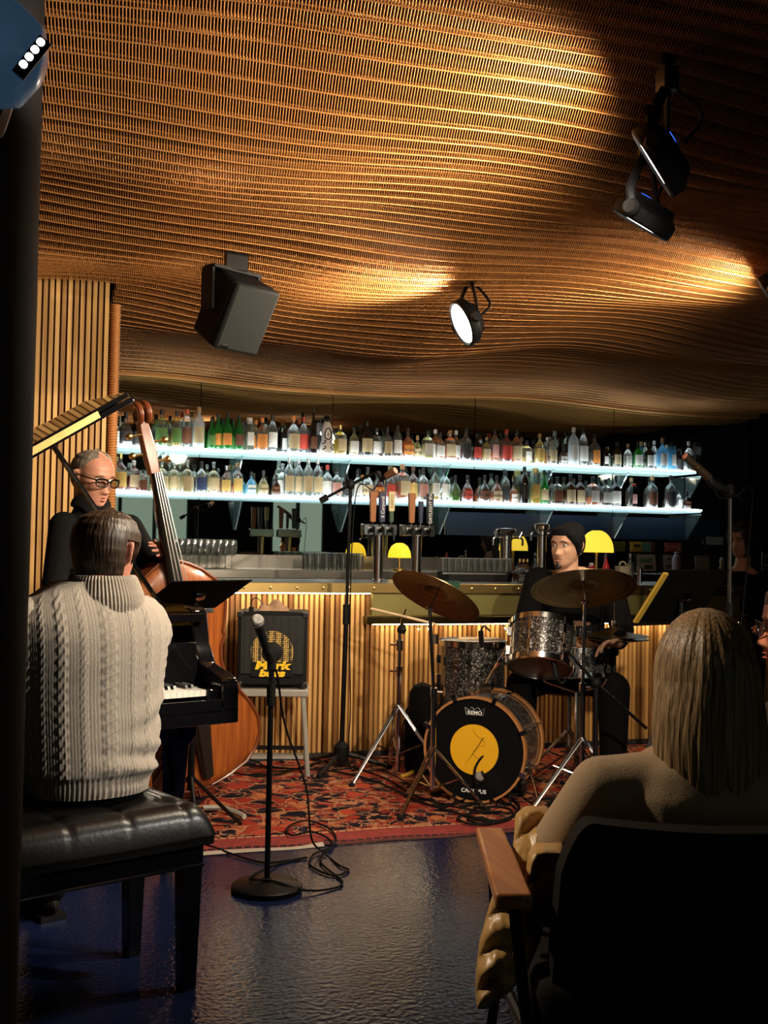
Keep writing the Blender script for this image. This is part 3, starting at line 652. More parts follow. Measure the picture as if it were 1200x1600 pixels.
for s_ in (-1, 1):
    for zz in (.03, .075):
        mb = MB(); mb.tube(spline([(q.x+s_*.045, 8.33-.04, ZU+zz), (q.x+s_*.03, 8.33-.055, ZU+zz+.008), (q.x+s_*.02, 8.33-.058, ZU+zz+.022), (q.x+s_*.034, 8.33-.05, ZU+zz+.028)], 4), .004, 6); mb.build('swirl', BG, t)
mb = MB(); mb.ball((q.x, 8.33-.047, ZU+.15), (.006, .004, .01)); mb.build('pear_seed', mat('pear_seed', (.35, .16, .05), .5), t)
# ================================================================ things on the bar and the back counter
ZB, ZK = 1.0225, 1.06           # tops of the bar and of the back counter
def at_bar(px, y, z): q = PY(px, 880, y); return Vector((q.x, y, z))
# wine glasses and tumblers: one of each, copied
def wine_glass():
    t = thing('wine_glass', '', 'glass')
    mb = MB(); mb.lathe([(.0005, .09), (.02, .094), (.036, .115), (.041, .145), (.038, .18), (.032, .21), (.0305, .21), (.036, .18), (.039, .145), (.034, .116), (.0005, .098)], 18); mb.build('bowl', CLEAR, t)
    mb = MB(); mb.lathe([(.033, 0), (.033, .003), (.006, .008), (.004, .02), (.004, .08), (.008, .092)], 14); mb.build('stem', CLEAR, t)
    return t
def tumbler(h, r, taper=.85):
    t = thing('tumbler', '', 'glass')
    mb = MB(); mb.lathe([(.0005, 0), (r*taper, 0), (r, h), (r-.003, h), (r*taper-.003, .012), (.0005, .012)], 16); mb.build('wall', CLEAR, t)
    mb = MB(); mb.lathe([(r-.001, h-.002), (r+.001, h), (r-.002, h+.002), (r-.004, h)], 16, ring=True); mb.build('rim', FROST, t)
    return t
WG = [(x_, 8.02) for x_ in range(272, 372, 10)] + [(x_, 8.12) for x_ in range(282, 366, 14)]
p0 = wine_glass()
for i, (px, y) in enumerate(WG):
    o = p0 if i == 0 else copy_tree(p0); o.location = at_bar(px, y, ZK+.0)
    tag(o, 'stemmed wine glass %s from left in the %s row, left end of back counter' % ((ordinal(i+1), 'front') if i < 10 else (ordinal(i-9), 'back')), 'glass', 'wine glasses at the left end')
TG = [(x_, 7.98) for x_ in range(484, 568, 13)] + [(x_, 8.08) for x_ in range(478, 568, 13)]
p0 = tumbler(.125, .03)
for i, (px, y) in enumerate(TG):
    o = p0 if i == 0 else copy_tree(p0); o.location = at_bar(px, y, ZK)
    n1 = len(range(484, 568, 13))
    tag(o, 'clear tumbler %s from left in the %s row, left of taps' % ((ordinal(i+1), 'front') if i < n1 else (ordinal(i-n1+1), 'back')), 'glass', 'tumblers left of the taps')
tr = thing('glass_tray', 'black raised glass tray on the bar right of the taps', 'tray', at_bar(742, 6.93, ZB))
MB().box(at_bar(742, 6.93, ZB+.03), (.46, .2, .06)).build('tray_body', BLACKP, tr, bevel=.004)
MB().box(at_bar(742, 6.83, ZB+.05), (.46, .004, .012)).build('tray_trim', STEEL, tr)
TG = [(x_, 6.885) for x_ in range(692, 800, 10)] + [(x_, 6.965) for x_ in range(697, 800, 10)]
p0 = tumbler(.088, .019)
for i, (px, y) in enumerate(TG):
    o = p0 if i == 0 else copy_tree(p0); o.location = at_bar(px, y, ZB+.061)
    n1 = len(range(692, 800, 10))
    tag(o, 'small upturned glass %s from left in the %s row of black tray' % ((ordinal(i+1), 'front') if i < n1 else (ordinal(i-n1+1), 'back')), 'glass', 'small glasses on the black tray')
# T-shaped beer towers with three taps each
def text_panel(t, body, c, size, matx): # upright lettering facing the room, reading upwards
    return put_text('lettering', body, size, frame_M(c, (0, 0, 1), (-1, 0, 0), (0, -1, 0)), matx, t, .0005)
TAPB = dict(brown=mat('tap_brown', (.30, .11, .03), .5, var=.3, vscale=40), navy=mat('tap_navy', (.02, .025, .07), .45), cream=mat('tap_cream', (.62, .52, .28), .5), green=mat('tap_green', (.03, .07, .035), .5), black=mat('tap_black', (.012, .012, .014), .4))
def beer_tower(px, label, handles):
    y = 6.78; c = at_bar(px, y, ZB); t = thing('beer_tower', label, 'beer tap', c)
    MB().lathe([(.045, 0), (.045, .008), (.031, .012), (.031, .29)], 24, Matrix.Translation(c)).build('column', CHROME, t)
    MB().box(c+Vector((0, 0, .325)), (.225, .075, .072)).build('tap_head', CHROME, t, bevel=.006)
    for k, (kind, hgt, words) in enumerate(handles):
        x = c.x + (k-1)*.062; f = MB()
        f.tube([(x, y-.035, c.z+.33), (x, y-.075, c.z+.335)], .014, 10); f.tube(spline([(x, y-.07, c.z+.335), (x, y-.09, c.z+.32), (x, y-.095, c.z+.285)], 4), .009, 8)
        f.ball((x, y-.045, c.z+.322), .018); tp = f.build('tap', BLACKM, t)
        MB().tube([(x, y-.062, c.z+.345), (x, y-.06, c.z+.375)], .006, 8).build('collar', CHROME, t)
        z0 = c.z+.372; w0 = .022 if kind != 'navy_slim' else .014
        if kind == 'cream':
            h1 = MB(); h1.box((x, y-.06, z0+.035), (.026, .022, .07)); hd = h1.build('handle', TAPB['green'], t, bevel=.003)
            h2 = MB(); h2.prism([(-.018, .0), (0, -.014), (.018, 0), (.02, hgt-.075), (.024, hgt-.07), (-.024, hgt-.07), (-.02, hgt-.075)], .016, frame_M((x, y-.052, z0+.075), (1, 0, 0), (0, 0, 1), (0, -1, 0))); h2.build('badge', TAPB['cream'], hd)
            text_panel(hd, words, (x, y-.0695, z0+.075+(hgt-.07)/2), .026, TAPB['black'])
        else:
            key = 'navy' if kind == 'navy_slim' else kind
            h1 = MB(); h1.hexa([Vector((x+a*w0*.8, y-.06+b*.011, z0)) for a, b in ((-1, -1), (1, -1), (1, 1), (-1, 1))], [Vector((x+a*w0*1.05, y-.06+b*.014, z0+hgt)) for a, b in ((-1, -1), (1, -1), (1, 1), (-1, 1))]); hd = h1.build('handle', TAPB[key], t, bevel=.003)
            if words: text_panel(hd, words, (x, y-.0752, z0+hgt*.5), .03, WHITEP)
    return t
beer_tower(591, 'chrome beer tower with brown, navy and cream tap handles', [('brown', .19, ''), ('navy', .19, 'II Corporal'), ('cream', .19, 'CASCO')])
beer_tower(651, 'chrome beer tower with orange-brown, slim navy and black tap handles', [('brown', .19, ''), ('navy_slim', .14, ''), ('black', .19, 'DAYLIGHT IPA')])
def column_tower(px, r, zt, label, y=6.86):
    c = at_bar(px, y, ZB); t = thing('beer_column', label, 'beer tap', c)
    MB().lathe([(r+.02, 0), (r+.02, .008), (r, .012), (r, zt-.08), (r+.006, zt-.075), (r+.006, zt-.05)], 22, Matrix.Translation(c)).build('column', CHROME, t)
    MB().lathe([(r+.004, zt-.05), (r*1.5, zt-.035), (r*1.75, zt-.012), (r*1.5, zt), (.001, zt+.006)], 22, Matrix.Translation(c)).build('cap', CHROME, t)
    for s_ in (-1, 1):
        f = MB(); q = c+Vector((s_*r, -.01, zt-.06)); f.tube([q, q+Vector((s_*.06, -.02, 0))], .008, 8); f.tube(spline([q+Vector((s_*.055, -.02, .0)), q+Vector((s_*.068, -.022, -.015)), q+Vector((s_*.068, -.022, -.055))], 4), .008, 8)
        f.tube([q+Vector((s_*.045, -.02, .0)), q+Vector((s_*.062, -.025, .04))], .006, 8); f.build('side_tap', CHROME, t)
column_tower(846, .03, .39, 'round chrome beer column beside the drummer')
column_tower(790, .042, .355, 'thick dark chrome beer column above the small glasses', 7.03)
# glowing lamps
def glow(name, col, s):
    m = mat(name, (.9, .55, .08), .6, emit=col, estr=s); return m
YEL = glow('yellow_lamp_glass', (1., .56, .015), 1.35)
c = at_bar(624, 7.95, ZK); t = thing('table_lamp', 'yellow dome table lamp glowing between the beer towers', 'lamp', c)
MB().lathe([(.0005, .21), (.03, .207), (.062, .185), (.082, .145), (.088, .10), (.084, .098)], 24, Matrix.Translation(c)).build('lamp_shade', YEL, t)
MB().lathe([(.05, 0), (.05, .012), (.012, .02), (.010, .12)], 16, Matrix.Translation(c)).build('stem', BRASS, t)
c = at_bar(932, 7.75, ZK); t = thing('table_lamp', 'pleated yellow shade table lamp glowing behind the drummer', 'lamp', c)
pl = []
for i in range(13):
    f_ = i/12; r_ = .128*math.sqrt(max(.02, 1-(f_*.97)**2.2)); pl.append([c+Vector(((r_+(.0035 if k % 2 else 0))*math.cos(2*PI*k/72), (r_+(.0035 if k % 2 else 0))*math.sin(2*PI*k/72), .165+.17*f_)) for k in range(72)])
mb = MB(); mb.loft(pl); mb.build('lamp_shade', glow('pleated_shade', (1., .62, .05), 1.25), t, sharp=None)
MB().lathe([(.06, 0), (.06, .012), (.012, .02), (.011, .17)], 16, Matrix.Translation(c)).build('stem', BRASS, t)
# bottles, tins and papers at the right
REDP = mat('red_plastic', (.65, .02, .02), .3)
c = at_bar(947, 7.0, ZB); t = thing('squeeze_bottle', 'tall red squeeze bottle in front of the pleated lamp', 'bottle', c)
MB().lathe([(.0005, 0), (.026, 0), (.028, .01), (.028, .09), (.018, .125)], 18, Matrix.Translation(c)).build('body', REDP, t)
MB().lathe([(.019, .12), (.015, .13), (.006, .16), (.004, .175)], 14, Matrix.Translation(c)).build('nozzle', REDP, t)
c = at_bar(924, 7.02, ZB); t = thing('sauce_bottle', 'short red sauce bottle left of the squeeze bottle', 'bottle', c)
MB().lathe([(.0005, 0), (.022, 0), (.023, .1), (.02, .11)], 18, Matrix.Translation(c), sq=5).build('body', REDP, t)
MB().lathe([(.016, .108), (.016, .128), (.012, .13)], 14, Matrix.Translation(c)).build('cap', WHITEP, t)
c = at_bar(973, 7.02, ZB); t = thing('storage_tub', 'cream plastic tub with a loop handle on the bar', 'tub', c)
MB().lathe([(.0005, 0), (.04, 0), (.045, .105), (.047, .11), (.043, .11)], 18, Matrix.Translation(c), sq=6).build('body', mat('cream_plastic', (.7, .58, .38), .45), t)
MB().tube(circle_pts(c+Vector((0, 0, .115)), .026, 14, (1, 0, 0), (0, 0, 1), 0, PI), .006, 6).build('handle', bpy.data.materials['cream_plastic'], t)
def quick_bottle(px, y, z, H, sh, gc, lc, cc, label, cat='bottle'):
    c = at_bar(px, y, z); t = thing('glass_bottle', label, cat, c); bm_, l1, lm, cm, l2 = bottle_meshes(sh, H)
    mk('body', bm_, GLASSES[gc], t); mk('cap', cm, CAPM[cc], t)
    if lc: mk('liquid', l1, LIQ[lc], t)
quick_bottle(985, 7.0, ZB, .2, 'w', 'c', None, 's', 'empty clear bottle beside the cream tub')
for k, (px, y) in enumerate(((812, 7.02), (818, 7.05), (824, 7.02), (800, 6.98))):
    quick_bottle(px, y, ZB, .15, 's', 'b', 'k', 'g', 'small brown bottle beside the thick beer column, %s from left' % ordinal((2, 3, 4, 1)[k]))
c = at_bar(1057, 7.95, ZK); t = thing('water_bottle', 'lavender grey water bottle standing among the framed notices', 'bottle', c)
LAV = mat('lavender', (.34, .32, .42), .45)
MB().lathe([(.0005, 0), (.034, 0), (.036, .01), (.036, .12), (.03, .145), (.018, .155)], 20, Matrix.Translation(c)).build('body', LAV, t)
MB().lathe([(.019, .152), (.019, .175), (.012, .18)], 16, Matrix.Translation(c)).build('cap', LAV, t)
for k, (px, w_, hh) in enumerate(((1000, .024, .10), (1077, .025, .085), (1098, .034, .085))):
    c = at_bar(px, 6.98, ZB); t = thing('shaker_tin', ('tall narrow steel shaker on the bar near the ride cymbal', 'slim steel tin above the right music stand', 'wide steel tin left of the glass carafe')[k], 'tin', c)
    MB().lathe([(.0005, 0), (w_*.75, 0), (w_, hh), (w_-.002, hh), (w_*.7, .004)], 18, Matrix.Translation(c)).build('cup', CHROME, t)
    MB().lathe([(w_-.002, hh-.003), (w_+.002, hh), (w_-.002, hh+.003)], 18, Matrix.Translation(c), ring=True).build('rim', CHROME, t)
c = at_bar(1128, 6.98, ZB); t = thing('carafe', 'clear conical glass carafe with swing top on the bar', 'carafe', c)
MB().lathe([(.0005, 0), (.046, 0), (.046, .01), (.03, .07), (.014, .125), (.013, .16), (.016, .162)], 18, Matrix.Translation(c)).build('body', CLEAR, t)
MB().lathe([(.014, .155), (.016, .17), (.010, .182), (.001, .186)], 14, Matrix.Translation(c)).build('stopper', CAPM['w'], t)
MB().tube(circle_pts(c+Vector((0, 0, .15)), .019, 12), .0022, 5).build('wire_clip', CHROME, t)
def framed(px, w_, h_, z0, label, framem, paper, marks, y=8.25, name='picture_frame', cat='picture'):
    c = at_bar(px, y, z0); t = thing(name, label, cat, c); Rt = Matrix.Rotation(math.radians(-8), 3, 'X')
    MB().box(c+Rt @ Vector((0, .008, h_/2)), (w_, .012, h_), Rt).build('frame', framem, t)
    MB().box(c+Rt @ Vector((0, .0, h_/2)), (w_-.03, .004, h_-.03), Rt).build('sheet', paper, t)
    for (mx_, mz, mw, mh, mm) in marks: MB().box(c+Rt @ Vector((mx_*w_, -.004, h_*mz)), (mw*w_, .004, mh*h_), Rt).build('print', mm, t)
    return t, c, Rt
PAPER = mat('paper', (.42, .40, .36), .7); FRK = mat('frame_black', (.012, .012, .013), .4)
PGR = mat('print_green', (.10, .25, .16), .7); PDK = mat('print_dark', (.05, .05, .05), .7); PYE = mat('print_yellow', (.5, .33, .04), .7); PRD = mat('print_red', (.42, .06, .05), .7); PPK = mat('print_pink', (.5, .3, .27), .7)
framed(1011, .21, .17, ZK, 'black framed print with a green landscape on back counter', FRK, PAPER, [(-.02, .62, .6, .2, PGR), (.08, .28, .4, .22, PDK)])
framed(1045, .12, .17, ZK, 'narrow framed notice between the green print and water bottle', FRK, PAPER, [(.1, .7, .25, .1, PDK), (0, .35, .5, .08, PDK)])
t, c, Rt = framed(1098, .17, .165, ZK, 'framed white warning notice left of the carafe', FRK, mat('paper_white', (.5, .49, .47), .7), [])
put_text('lettering', 'WARNING', .028, Matrix.Translation(c+Rt @ Vector((0, -.004, .135))) @ Rt.to_4x4() @ Matrix.Rotation(PI/2, 4, 'X'), PDK, t)
for k in range(4): MB().box(c+Rt @ Vector((0, -.003, .105-.022*k)), (.12, .003, .006), Rt).build('text_line', PDK, t)
framed(1002, .20, .085, ZK+.175, 'yellow and green postcard leaning above the framed print', PYE, PYE, [(.25, .5, .45, .9, PGR), (-.2, .6, .3, .3, PDK)], y=8.28, name='postcard')
framed(1053, .16, .085, ZK+.175, 'red and pink postcard leaning above the narrow notice', PRD, PPK, [(0, .85, .9, .25, PRD), (-.1, .35, .5, .3, PRD)], y=8.28, name='postcard')
MB_ = MB().box(at_bar(1010, 8.3, ZK+.172), (1.1, .06, .006)).build('card_rail', BLACKM); tag(MB_, 'thin black rail holding the postcards on back counter', 'rail')
# letter board at the right edge
c = at_bar(1206, 6.75, ZB); t = thing('letter_board', 'black letter board with white capital letters on the bar', 'sign', c)
MB().box(c+Vector((0.02, 0, .115)), (.21, .02, .23)).build('board', FRK, t, bevel=.003)
for k, w_ in enumerate(('LP', 'T-SH', 'MAT', 'TOT', 'TUN')):
    put_text('lettering', w_, .036, frame_M(c+Vector((-.075, -.0105, .20-.034*k)), (1, 0, 0), (0, 0, 1), (0, -1, 0)), WHITEP, t, .0005, 'LEFT')
# towel, plates, green cloth
c = at_bar(825, 6.72, ZB)
for k in range(6):
    t = thing('plate', 'grey plate, %s from the top of the stack beside the drummer' % ordinal(6-k), 'plate', c+Vector((0, 0, .0085*k)), 'stacked plates on the bar')
    Mk = Matrix.Translation(c+Vector((0, 0, .0085*k)))
    MB().lathe([(.0005, .0015), (.045, .001), (.06, .004), (.064, .0065), (.063, .0075), (.058, .006), (.0005, .003)], 24, Mk).build('dish', mat('grey_plate', (.33, .33, .34), .35) if k == 0 else bpy.data.materials['grey_plate'], t)
    MB().lathe([(.0625, .0065), (.065, .007), (.0625, .0078)], 24, Mk, ring=True).build('rim', WHITEP, t)
def cloth(name, label, fn, mt, nu=26, nv=18, loc=(0, 0, 0), th=.006, cat='cloth'):
    t_ = MB(); t_.grid(fn, nu, nv); o = t_.build(name, mt, None, fix=False); s_ = o.modifiers.new('thickness', 'SOLIDIFY'); s_.thickness = th; s_.offset = 0
    me = o.data; off = Vector(loc); me.transform(Matrix.Translation(-off)); o.location = off; return tag(o, label, cat)
tc_ = c+Vector((-.01, .02, .056))
cloth('bar_towel', 'grey crumpled towel lying on the stacked plates', lambda a, b: tc_+Vector(((a-.5)*.15, (b-.5)*.11, .016+.014*math.sin(9*a+5*b)*math.cos(7*b)+.012*math.sin(15*b+a*4)*.6-.03*max(0, abs(a-.5)-.33))), mat('grey_towel', (.16, .17, .2), .9), loc=tc_)
gx = at_bar(703, YB-.05, ZB+.006)
def gc(a, b):
    u_ = (a-.5)*.17*(1-.45*b); s_ = b*.20
    if s_ < .09: return gx+Vector((u_, .085-s_, .006+.004*math.sin(30*a)))
    return gx+Vector((u_*(1-.3*(s_-.09)/.11), -.014-.006*math.sin(25*a+b*6), .004-(s_-.09)))
cloth('bar_cloth', 'dark green cloth hanging over the brass bar edge', gc, mat('green_cloth', (.02, .075, .05), .9), loc=gx, th=.004)
# ================================================================ rug and instruments
# ---- oriental rug
m = bpy.data.materials.new('rug_pile'); m.use_nodes = True; N, L = nodes(m); b = N['Principled BSDF']; b.inputs['Roughness'].default_value = .95; b.inputs['Specular IOR Level'].default_value = .05
tc = N.new('ShaderNodeTexCoord'); nz = N.new('ShaderNodeTexNoise'); nz.inputs['Scale'].default_value = 6; nz.inputs['Detail'].default_value = 3; L.new(tc.outputs['Object'], nz.inputs['Vector'])
mxv = N.new('ShaderNodeMix'); mxv.data_type = 'VECTOR'; mxv.inputs[0].default_value = .16; L.new(tc.outputs['Object'], mxv.inputs[4]); L.new(nz.outputs['Color'], mxv.inputs[5])
v1 = N.new('ShaderNodeTexVoronoi'); v1.inputs['Scale'].default_value = 10.5; v1.feature = 'F1'; L.new(mxv.outputs[1], v1.inputs['Vector'])
v2 = N.new('ShaderNodeTexVoronoi'); v2.inputs['Scale'].default_value = 10.5; v2.feature = 'DISTANCE_TO_EDGE'; L.new(mxv.outputs[1], v2.inputs['Vector'])
v3 = N.new('ShaderNodeTexVoronoi'); v3.inputs['Scale'].default_value = 22; L.new(mxv.outputs[1], v3.inputs['Vector'])
sepc = N.new('ShaderNodeSeparateColor'); L.new(v1.outputs['Color'], sepc.inputs[0])
pal = ramp(N, [(0, (.30, .035, .02)), (.25, (.012, .01, .014)), (.48, (.38, .06, .03)), (.64, (.44, .14, .05)), (.76, (.016, .012, .016)), (.92, (.22, .026, .02))], 'CONSTANT'); L.new(sepc.outputs[0], pal.inputs[0])
s3 = N.new('ShaderNodeSeparateColor'); L.new(v3.outputs['Color'], s3.inputs[0])
pal3 = ramp(N, [(0, (.26, .04, .025)), (.25, (.014, .011, .015)), (.55, (.38, .15, .07)), (.72, (.20, .022, .016)), (.88, (.03, .022, .03))], 'CONSTANT'); L.new(s3.outputs[0], pal3.inputs[0])
# petals: small shapes fill each cell's rim
r1 = ramp(N, [(.0, (0, 0, 0)), (.42, (0, 0, 0)), (.45, (1, 1, 1))]); L.new(v1.outputs['Distance'], r1.inputs[0])
mxa = N.new('ShaderNodeMix'); mxa.data_type = 'RGBA'; L.new(r1.outputs[0], mxa.inputs[0]); L.new(pal.outputs[0], mxa.inputs[6]); L.new(pal3.outputs[0], mxa.inputs[7])
r2 = ramp(N, [(.0, (1, 1, 1)), (.022, (1, 1, 1)), (.034, (0, 0, 0))]); L.new(v2.outputs['Distance'], r2.inputs[0])
mxb = N.new('ShaderNodeMix'); mxb.data_type = 'RGBA'; L.new(r2.outputs[0], mxb.inputs[0]); L.new(mxa.outputs[2], mxb.inputs[6]); mxb.inputs[7].default_value = (.40, .19, .10, 1)
r3 = ramp(N, [(.0, (.34, .09, .035)), (.13, (.012, .01, .013)), (.18, (.42, .2, .1)), (.215, (.012, .01, .013))], 'CONSTANT'); L.new(v3.outputs['Distance'], r3.inputs[0])
r4 = ramp(N, [(.0, (1, 1, 1)), (.22, (1, 1, 1)), (.23, (0, 0, 0))], 'CONSTANT'); L.new(v3.outputs['Distance'], r4.inputs[0])
mxc = N.new('ShaderNodeMix'); mxc.data_type = 'RGBA'; L.new(r4.outputs[0], mxc.inputs[0]); L.new(mxb.outputs[2], mxc.inputs[6]); L.new(r3.outputs[0], mxc.inputs[7])
L.new(mxc.outputs[2], b.inputs['Base Color'])
n4 = N.new('ShaderNodeTexNoise'); n4.inputs['Scale'].default_value = 350; L.new(tc.outputs['Object'], n4.inputs['Vector']); bp = N.new('ShaderNodeBump'); bp.inputs['Strength'].default_value = .4; bp.inputs['Distance'].default_value = .004; L.new(n4.outputs['Fac'], bp.inputs['Height']); L.new(bp.outputs[0], b.inputs['Normal'])
RUG = m
yF = PZ(480, 1325, 0).y; RX0, RX1, RY1 = -.45, 4.3, YB-.08
def ry(x, y):  # gentle ripple along the front edge
    return .006 + .004*math.sin(x*9)*math.exp(-((y-yF)/.25)**2) + .012*math.exp(-((x-1.28)/.07)**2-((y-yF)/.10)**2) + .012*math.exp(-((x-2.0)/.07)**2-((y-yF)/.08)**2)
rug = thing('rug', 'red and black floral oriental rug under the band', 'rug', (RX0, yF, 0))
BW = .20
mb = MB(); mb.grid(lambda a, c: Vector((RX0+(RX1-RX0)*a, yF+BW+(RY1-yF-BW)*c, ry(RX0+(RX1-RX0)*a, yF+BW+(RY1-yF-BW)*c))), 70, 24); mb.build('field', RUG, rug, fix=False)
REDB = mat('rug_border', (.24, .03, .024), .95, var=.6, vscale=28)
mb = MB(); mb.grid(lambda a, c: Vector((RX0+(RX1-RX0)*a, yF+.02+(BW-.02)*c, ry(RX0+(RX1-RX0)*a, yF+(BW)*c)+(.0 if c > 0 else -.005))), 160, 8); mb.build('border', REDB, rug, fix=False)
for k, (yy, mm) in enumerate(((yF+BW, 'a'), (yF+.045, 'b'))):
    mb = MB(); x = RX0; 
    while x < RX1-.03:
        zz = ry(x, yy)+.0012; mb.add([(x, yy-.008, zz), (x+.028, yy-.012, zz), (x+.034, yy+.006, zz), (x+.006, yy+.01, zz)], [(0, 1, 2, 3)]); x += .037
    o = mb.build('border_motif', mat('rug_motif', (.5, .24, .12), .95) if k == 0 else mat('rug_motif_dark', (.02, .015, .02), .95), rug, sharp=None, fix=False); o['kind'] = 'stuff'
XF = PZ(505, 1322, 0).x
mb = MB(); mb.grid(lambda a, c: Vector((RX0+(XF-RX0)*a, yF-.012+.034*c, .003+ry(RX0+(XF-RX0)*a, yF)*(.4+.6*c)-.003)), 100, 3); mb.build('fringe', mat('rug_fringe', (.42, .36, .29), .95, var=.2, vscale=80), rug, fix=False)
mb = MB(); mb.grid(lambda a, c: Vector((XF+(RX1-XF)*a, yF+.0+.022*c, .002+ry(XF+(RX1-XF)*a, yF)*(.6+.4*c)-.002)), 100, 3); mb.build('selvedge', mat('rug_selvedge', (.06, .02, .016), .95), rug, fix=False)

# ---- grand piano
KA = math.radians(38.3); KD = cdir(math.cos(KA), math.sin(KA)); ND = cdir(-math.sin(KA), math.cos(KA)); C0 = CV(-.515, 4.1)
def pp(k, n, z): q = C0 + KD*k + ND*n; return Vector((q.x, q.y, z))
PM = frame_M(C0, KD, ND, Z)
piano = thing('grand_piano', 'black lacquered grand piano with raised lid at the left', 'piano', pp(-.74, .8, 0))
outl = [(0, .30), (0, .62), (-.03, .85), (-.12, 1.05), (-.28, 1.2), (-.45, 1.33), (-.6, 1.5), (-.75, 1.68), (-.95, 1.78), (-1.2, 1.8), (-1.38, 1.74), (-1.48, 1.6), (-1.48, .30)]
mb = MB(); mb.prism(outl, .32, PM @ Matrix.Translation((0, 0, .60))); mb.build('case', LACQ, piano, bevel=.008)
inn = [(k*.95-.037, .36+(n-.36)*.95) for k, n in outl]
mb = MB(); mb.prism(inn, .012, PM @ Matrix.Translation((0, 0, .925))); mb.build('iron_frame', mat('gold_frame', (.72, .48, .13), .35, .7), piano)
rim = MB(); n_ = len(outl)
for i in range(n_-1):
    (k0, n0), (k1, n1) = outl[i], outl[i+1]; a_, b_ = inn[i], inn[i+1]
    rim.hexa([pp(k0, n0, .92), pp(k1, n1, .92), pp(b_[0], b_[1], .92), pp(a_[0], a_[1], .92)], [pp(k0, n0, 1.0), pp(k1, n1, 1.0), pp(b_[0], b_[1], 1.0), pp(a_[0], a_[1], 1.0)])
rim.build('rim', LACQ, piano)
for i in range(22):
    k = -.14-i*.055; MB().tube([pp(k, .45, .945), pp(k-.05-i*.006, 1.0+min(.7, i*.045), .945)], .0022, 4).build('piano_string', BRASS, piano)
MB().box(PM @ Vector((-.74, .32, .62)), (1.48, .64, .06), PM.to_3x3()).build('keybed', LACQ, piano, bevel=.006)
MB().box(PM @ Vector((-.74, .012, .655)), (1.34, .024, .05), PM.to_3x3()).build('key_slip', LACQ, piano, bevel=.004)
for k in (-.035, -1.445):
    mb = MB(); mb.prism([(0, .63), (.32, .63), (.32, 1.0), (.25, .99), (.22, .86), (.17, .79), (.06, .765), (.015, .75), (0, .72)], .07, PM @ frame_M((k-.035, 0, 0), (0, 1, 0), (0, 0, 1), (1, 0, 0))); mb.build('arm', LACQ, piano, bevel=.008)
MB().box(PM @ Vector((-.095, .1, .69)), (.05, .16, .05), PM.to_3x3()).build('key_block', LACQ, piano, bevel=.004)
MB().box(PM @ Vector((-1.385, .1, .69)), (.05, .16, .05), PM.to_3x3()).build('key_block', LACQ, piano, bevel=.004)
IVORY = mat('ivory', (.8, .77, .68), .25); EBONY = mat('ebony', (.01, .01, .01), .3)
rotp = math.atan2(KD.y, KD.x)
mb = MB(); mb.box((0, 0, 0), (.0222, .15, .022)); mw = mb.mesh('white_key', sharp=None); mw.materials.append(IVORY)
mb = MB(); mb.box((0, 0, 0), (.011, .095, .014), taper=.85); mk_ = mb.mesh('black_key', sharp=None); mk_.materials.append(EBONY)
rl = root_loc(piano)
for i in range(52):
    o = bpy.data.objects.new('white_key', mw); COL.objects.link(o); o.parent = piano; o.location = pp(-.135-i*.0234, .10, .703)-rl; o.rotation_euler[2] = rotp
    if i % 7 not in (2, 6) and i < 51:
        o = bpy.data.objects.new('black_key', mk_); COL.objects.link(o); o.parent = piano; o.location = pp(-.135-(i+.5)*.0234, .128, .72)-rl; o.rotation_euler[2] = rotp
MB().box(PM @ Vector((-.74, .20, .79)), (1.34, .03, .16), PM.to_3x3() @ Matrix.Rotation(math.radians(-12), 3, 'X')).build('fallboard', LACQ, piano, bevel=.006)
MB().box(PM @ Vector((-.74, .29, .96)), (1.42, .16, .03), PM.to_3x3()).build('front_shelf', LACQ, piano, bevel=.004)
AL = math.radians(32); lk = Vector((math.cos(AL), 0, math.sin(AL)))
LM = PM @ Matrix.Translation((-1.48, 0, 1.0)) @ Matrix.Rotation(-AL, 4, 'Y')
lid = [(k+1.48, n) for k, n in outl]; lid = [(k, max(n, .45)) for k, n in lid]
mb = MB(); mb.prism(lid, .022, LM); mb.build('lid', LACQ, piano, bevel=.004)
mb = MB(); mb.box((0, 0, 0), (1, 1, 1)); 
mb = MB(); mb.prism([(0.0, .45), (1.47, .45), (1.47, .84), (0.0, .84)], .02, LM @ Matrix.Translation((0, 0, .026))); mb.build('lid_flap', LACQ, piano, bevel=.004)
MB().box(LM @ Vector((.66, .446, .024)), (1.32, .008, .026), LM.to_3x3()).build('lid_hinge', mat('aged_brass', (.30, .21, .08), .5, 1., var=.4, vscale=25), piano)
lp_ = PM @ Vector((-.49, .6, 1.0+(.99)*math.tan(AL)-.012)); MB().tube([pp(-.02, .6, .99), lp_], .011, 8).build('lid_prop', LACQ, piano)
for k, n in ((-.13, .28), (-1.35, .28), (-1.05, 1.5)):
    mb = MB(); c = pp(k, n, 0); mb.loft([[c+KD*(a*w)+ND*(b_*w)+Z*z for a, b_ in ((-1, -1), (1, -1), (1, 1), (-1, 1))] for z, w in ((.05, .035), (.08, .04), (.12, .035), (.48, .055), (.52, .075), (.6, .075))]); lg = mb.build('leg', LACQ, piano, bevel=.005)
    MB().lathe([(.022, 0), (.026, .02), (.022, .05)], 14, Matrix.Translation(c)).build('caster', BRASS, lg)
mb = MB(); 
for s_ in (-.07, .07): mb.tube([pp(-.74+s_, .42, .6), pp(-.74+s_*1.2, .36, .1)], .014, 8)
mb.box(PM @ Vector((-.74, .36, .08)), (.26, .12, .07), PM.to_3x3()); ly = mb.build('pedal_lyre', LACQ, piano)
for s_ in (-.06, 0, .06): MB().box(PM @ Vector((-.74+s_, .27, .06)), (.022, .12, .012), PM.to_3x3()).build('pedal', BRASS, ly)

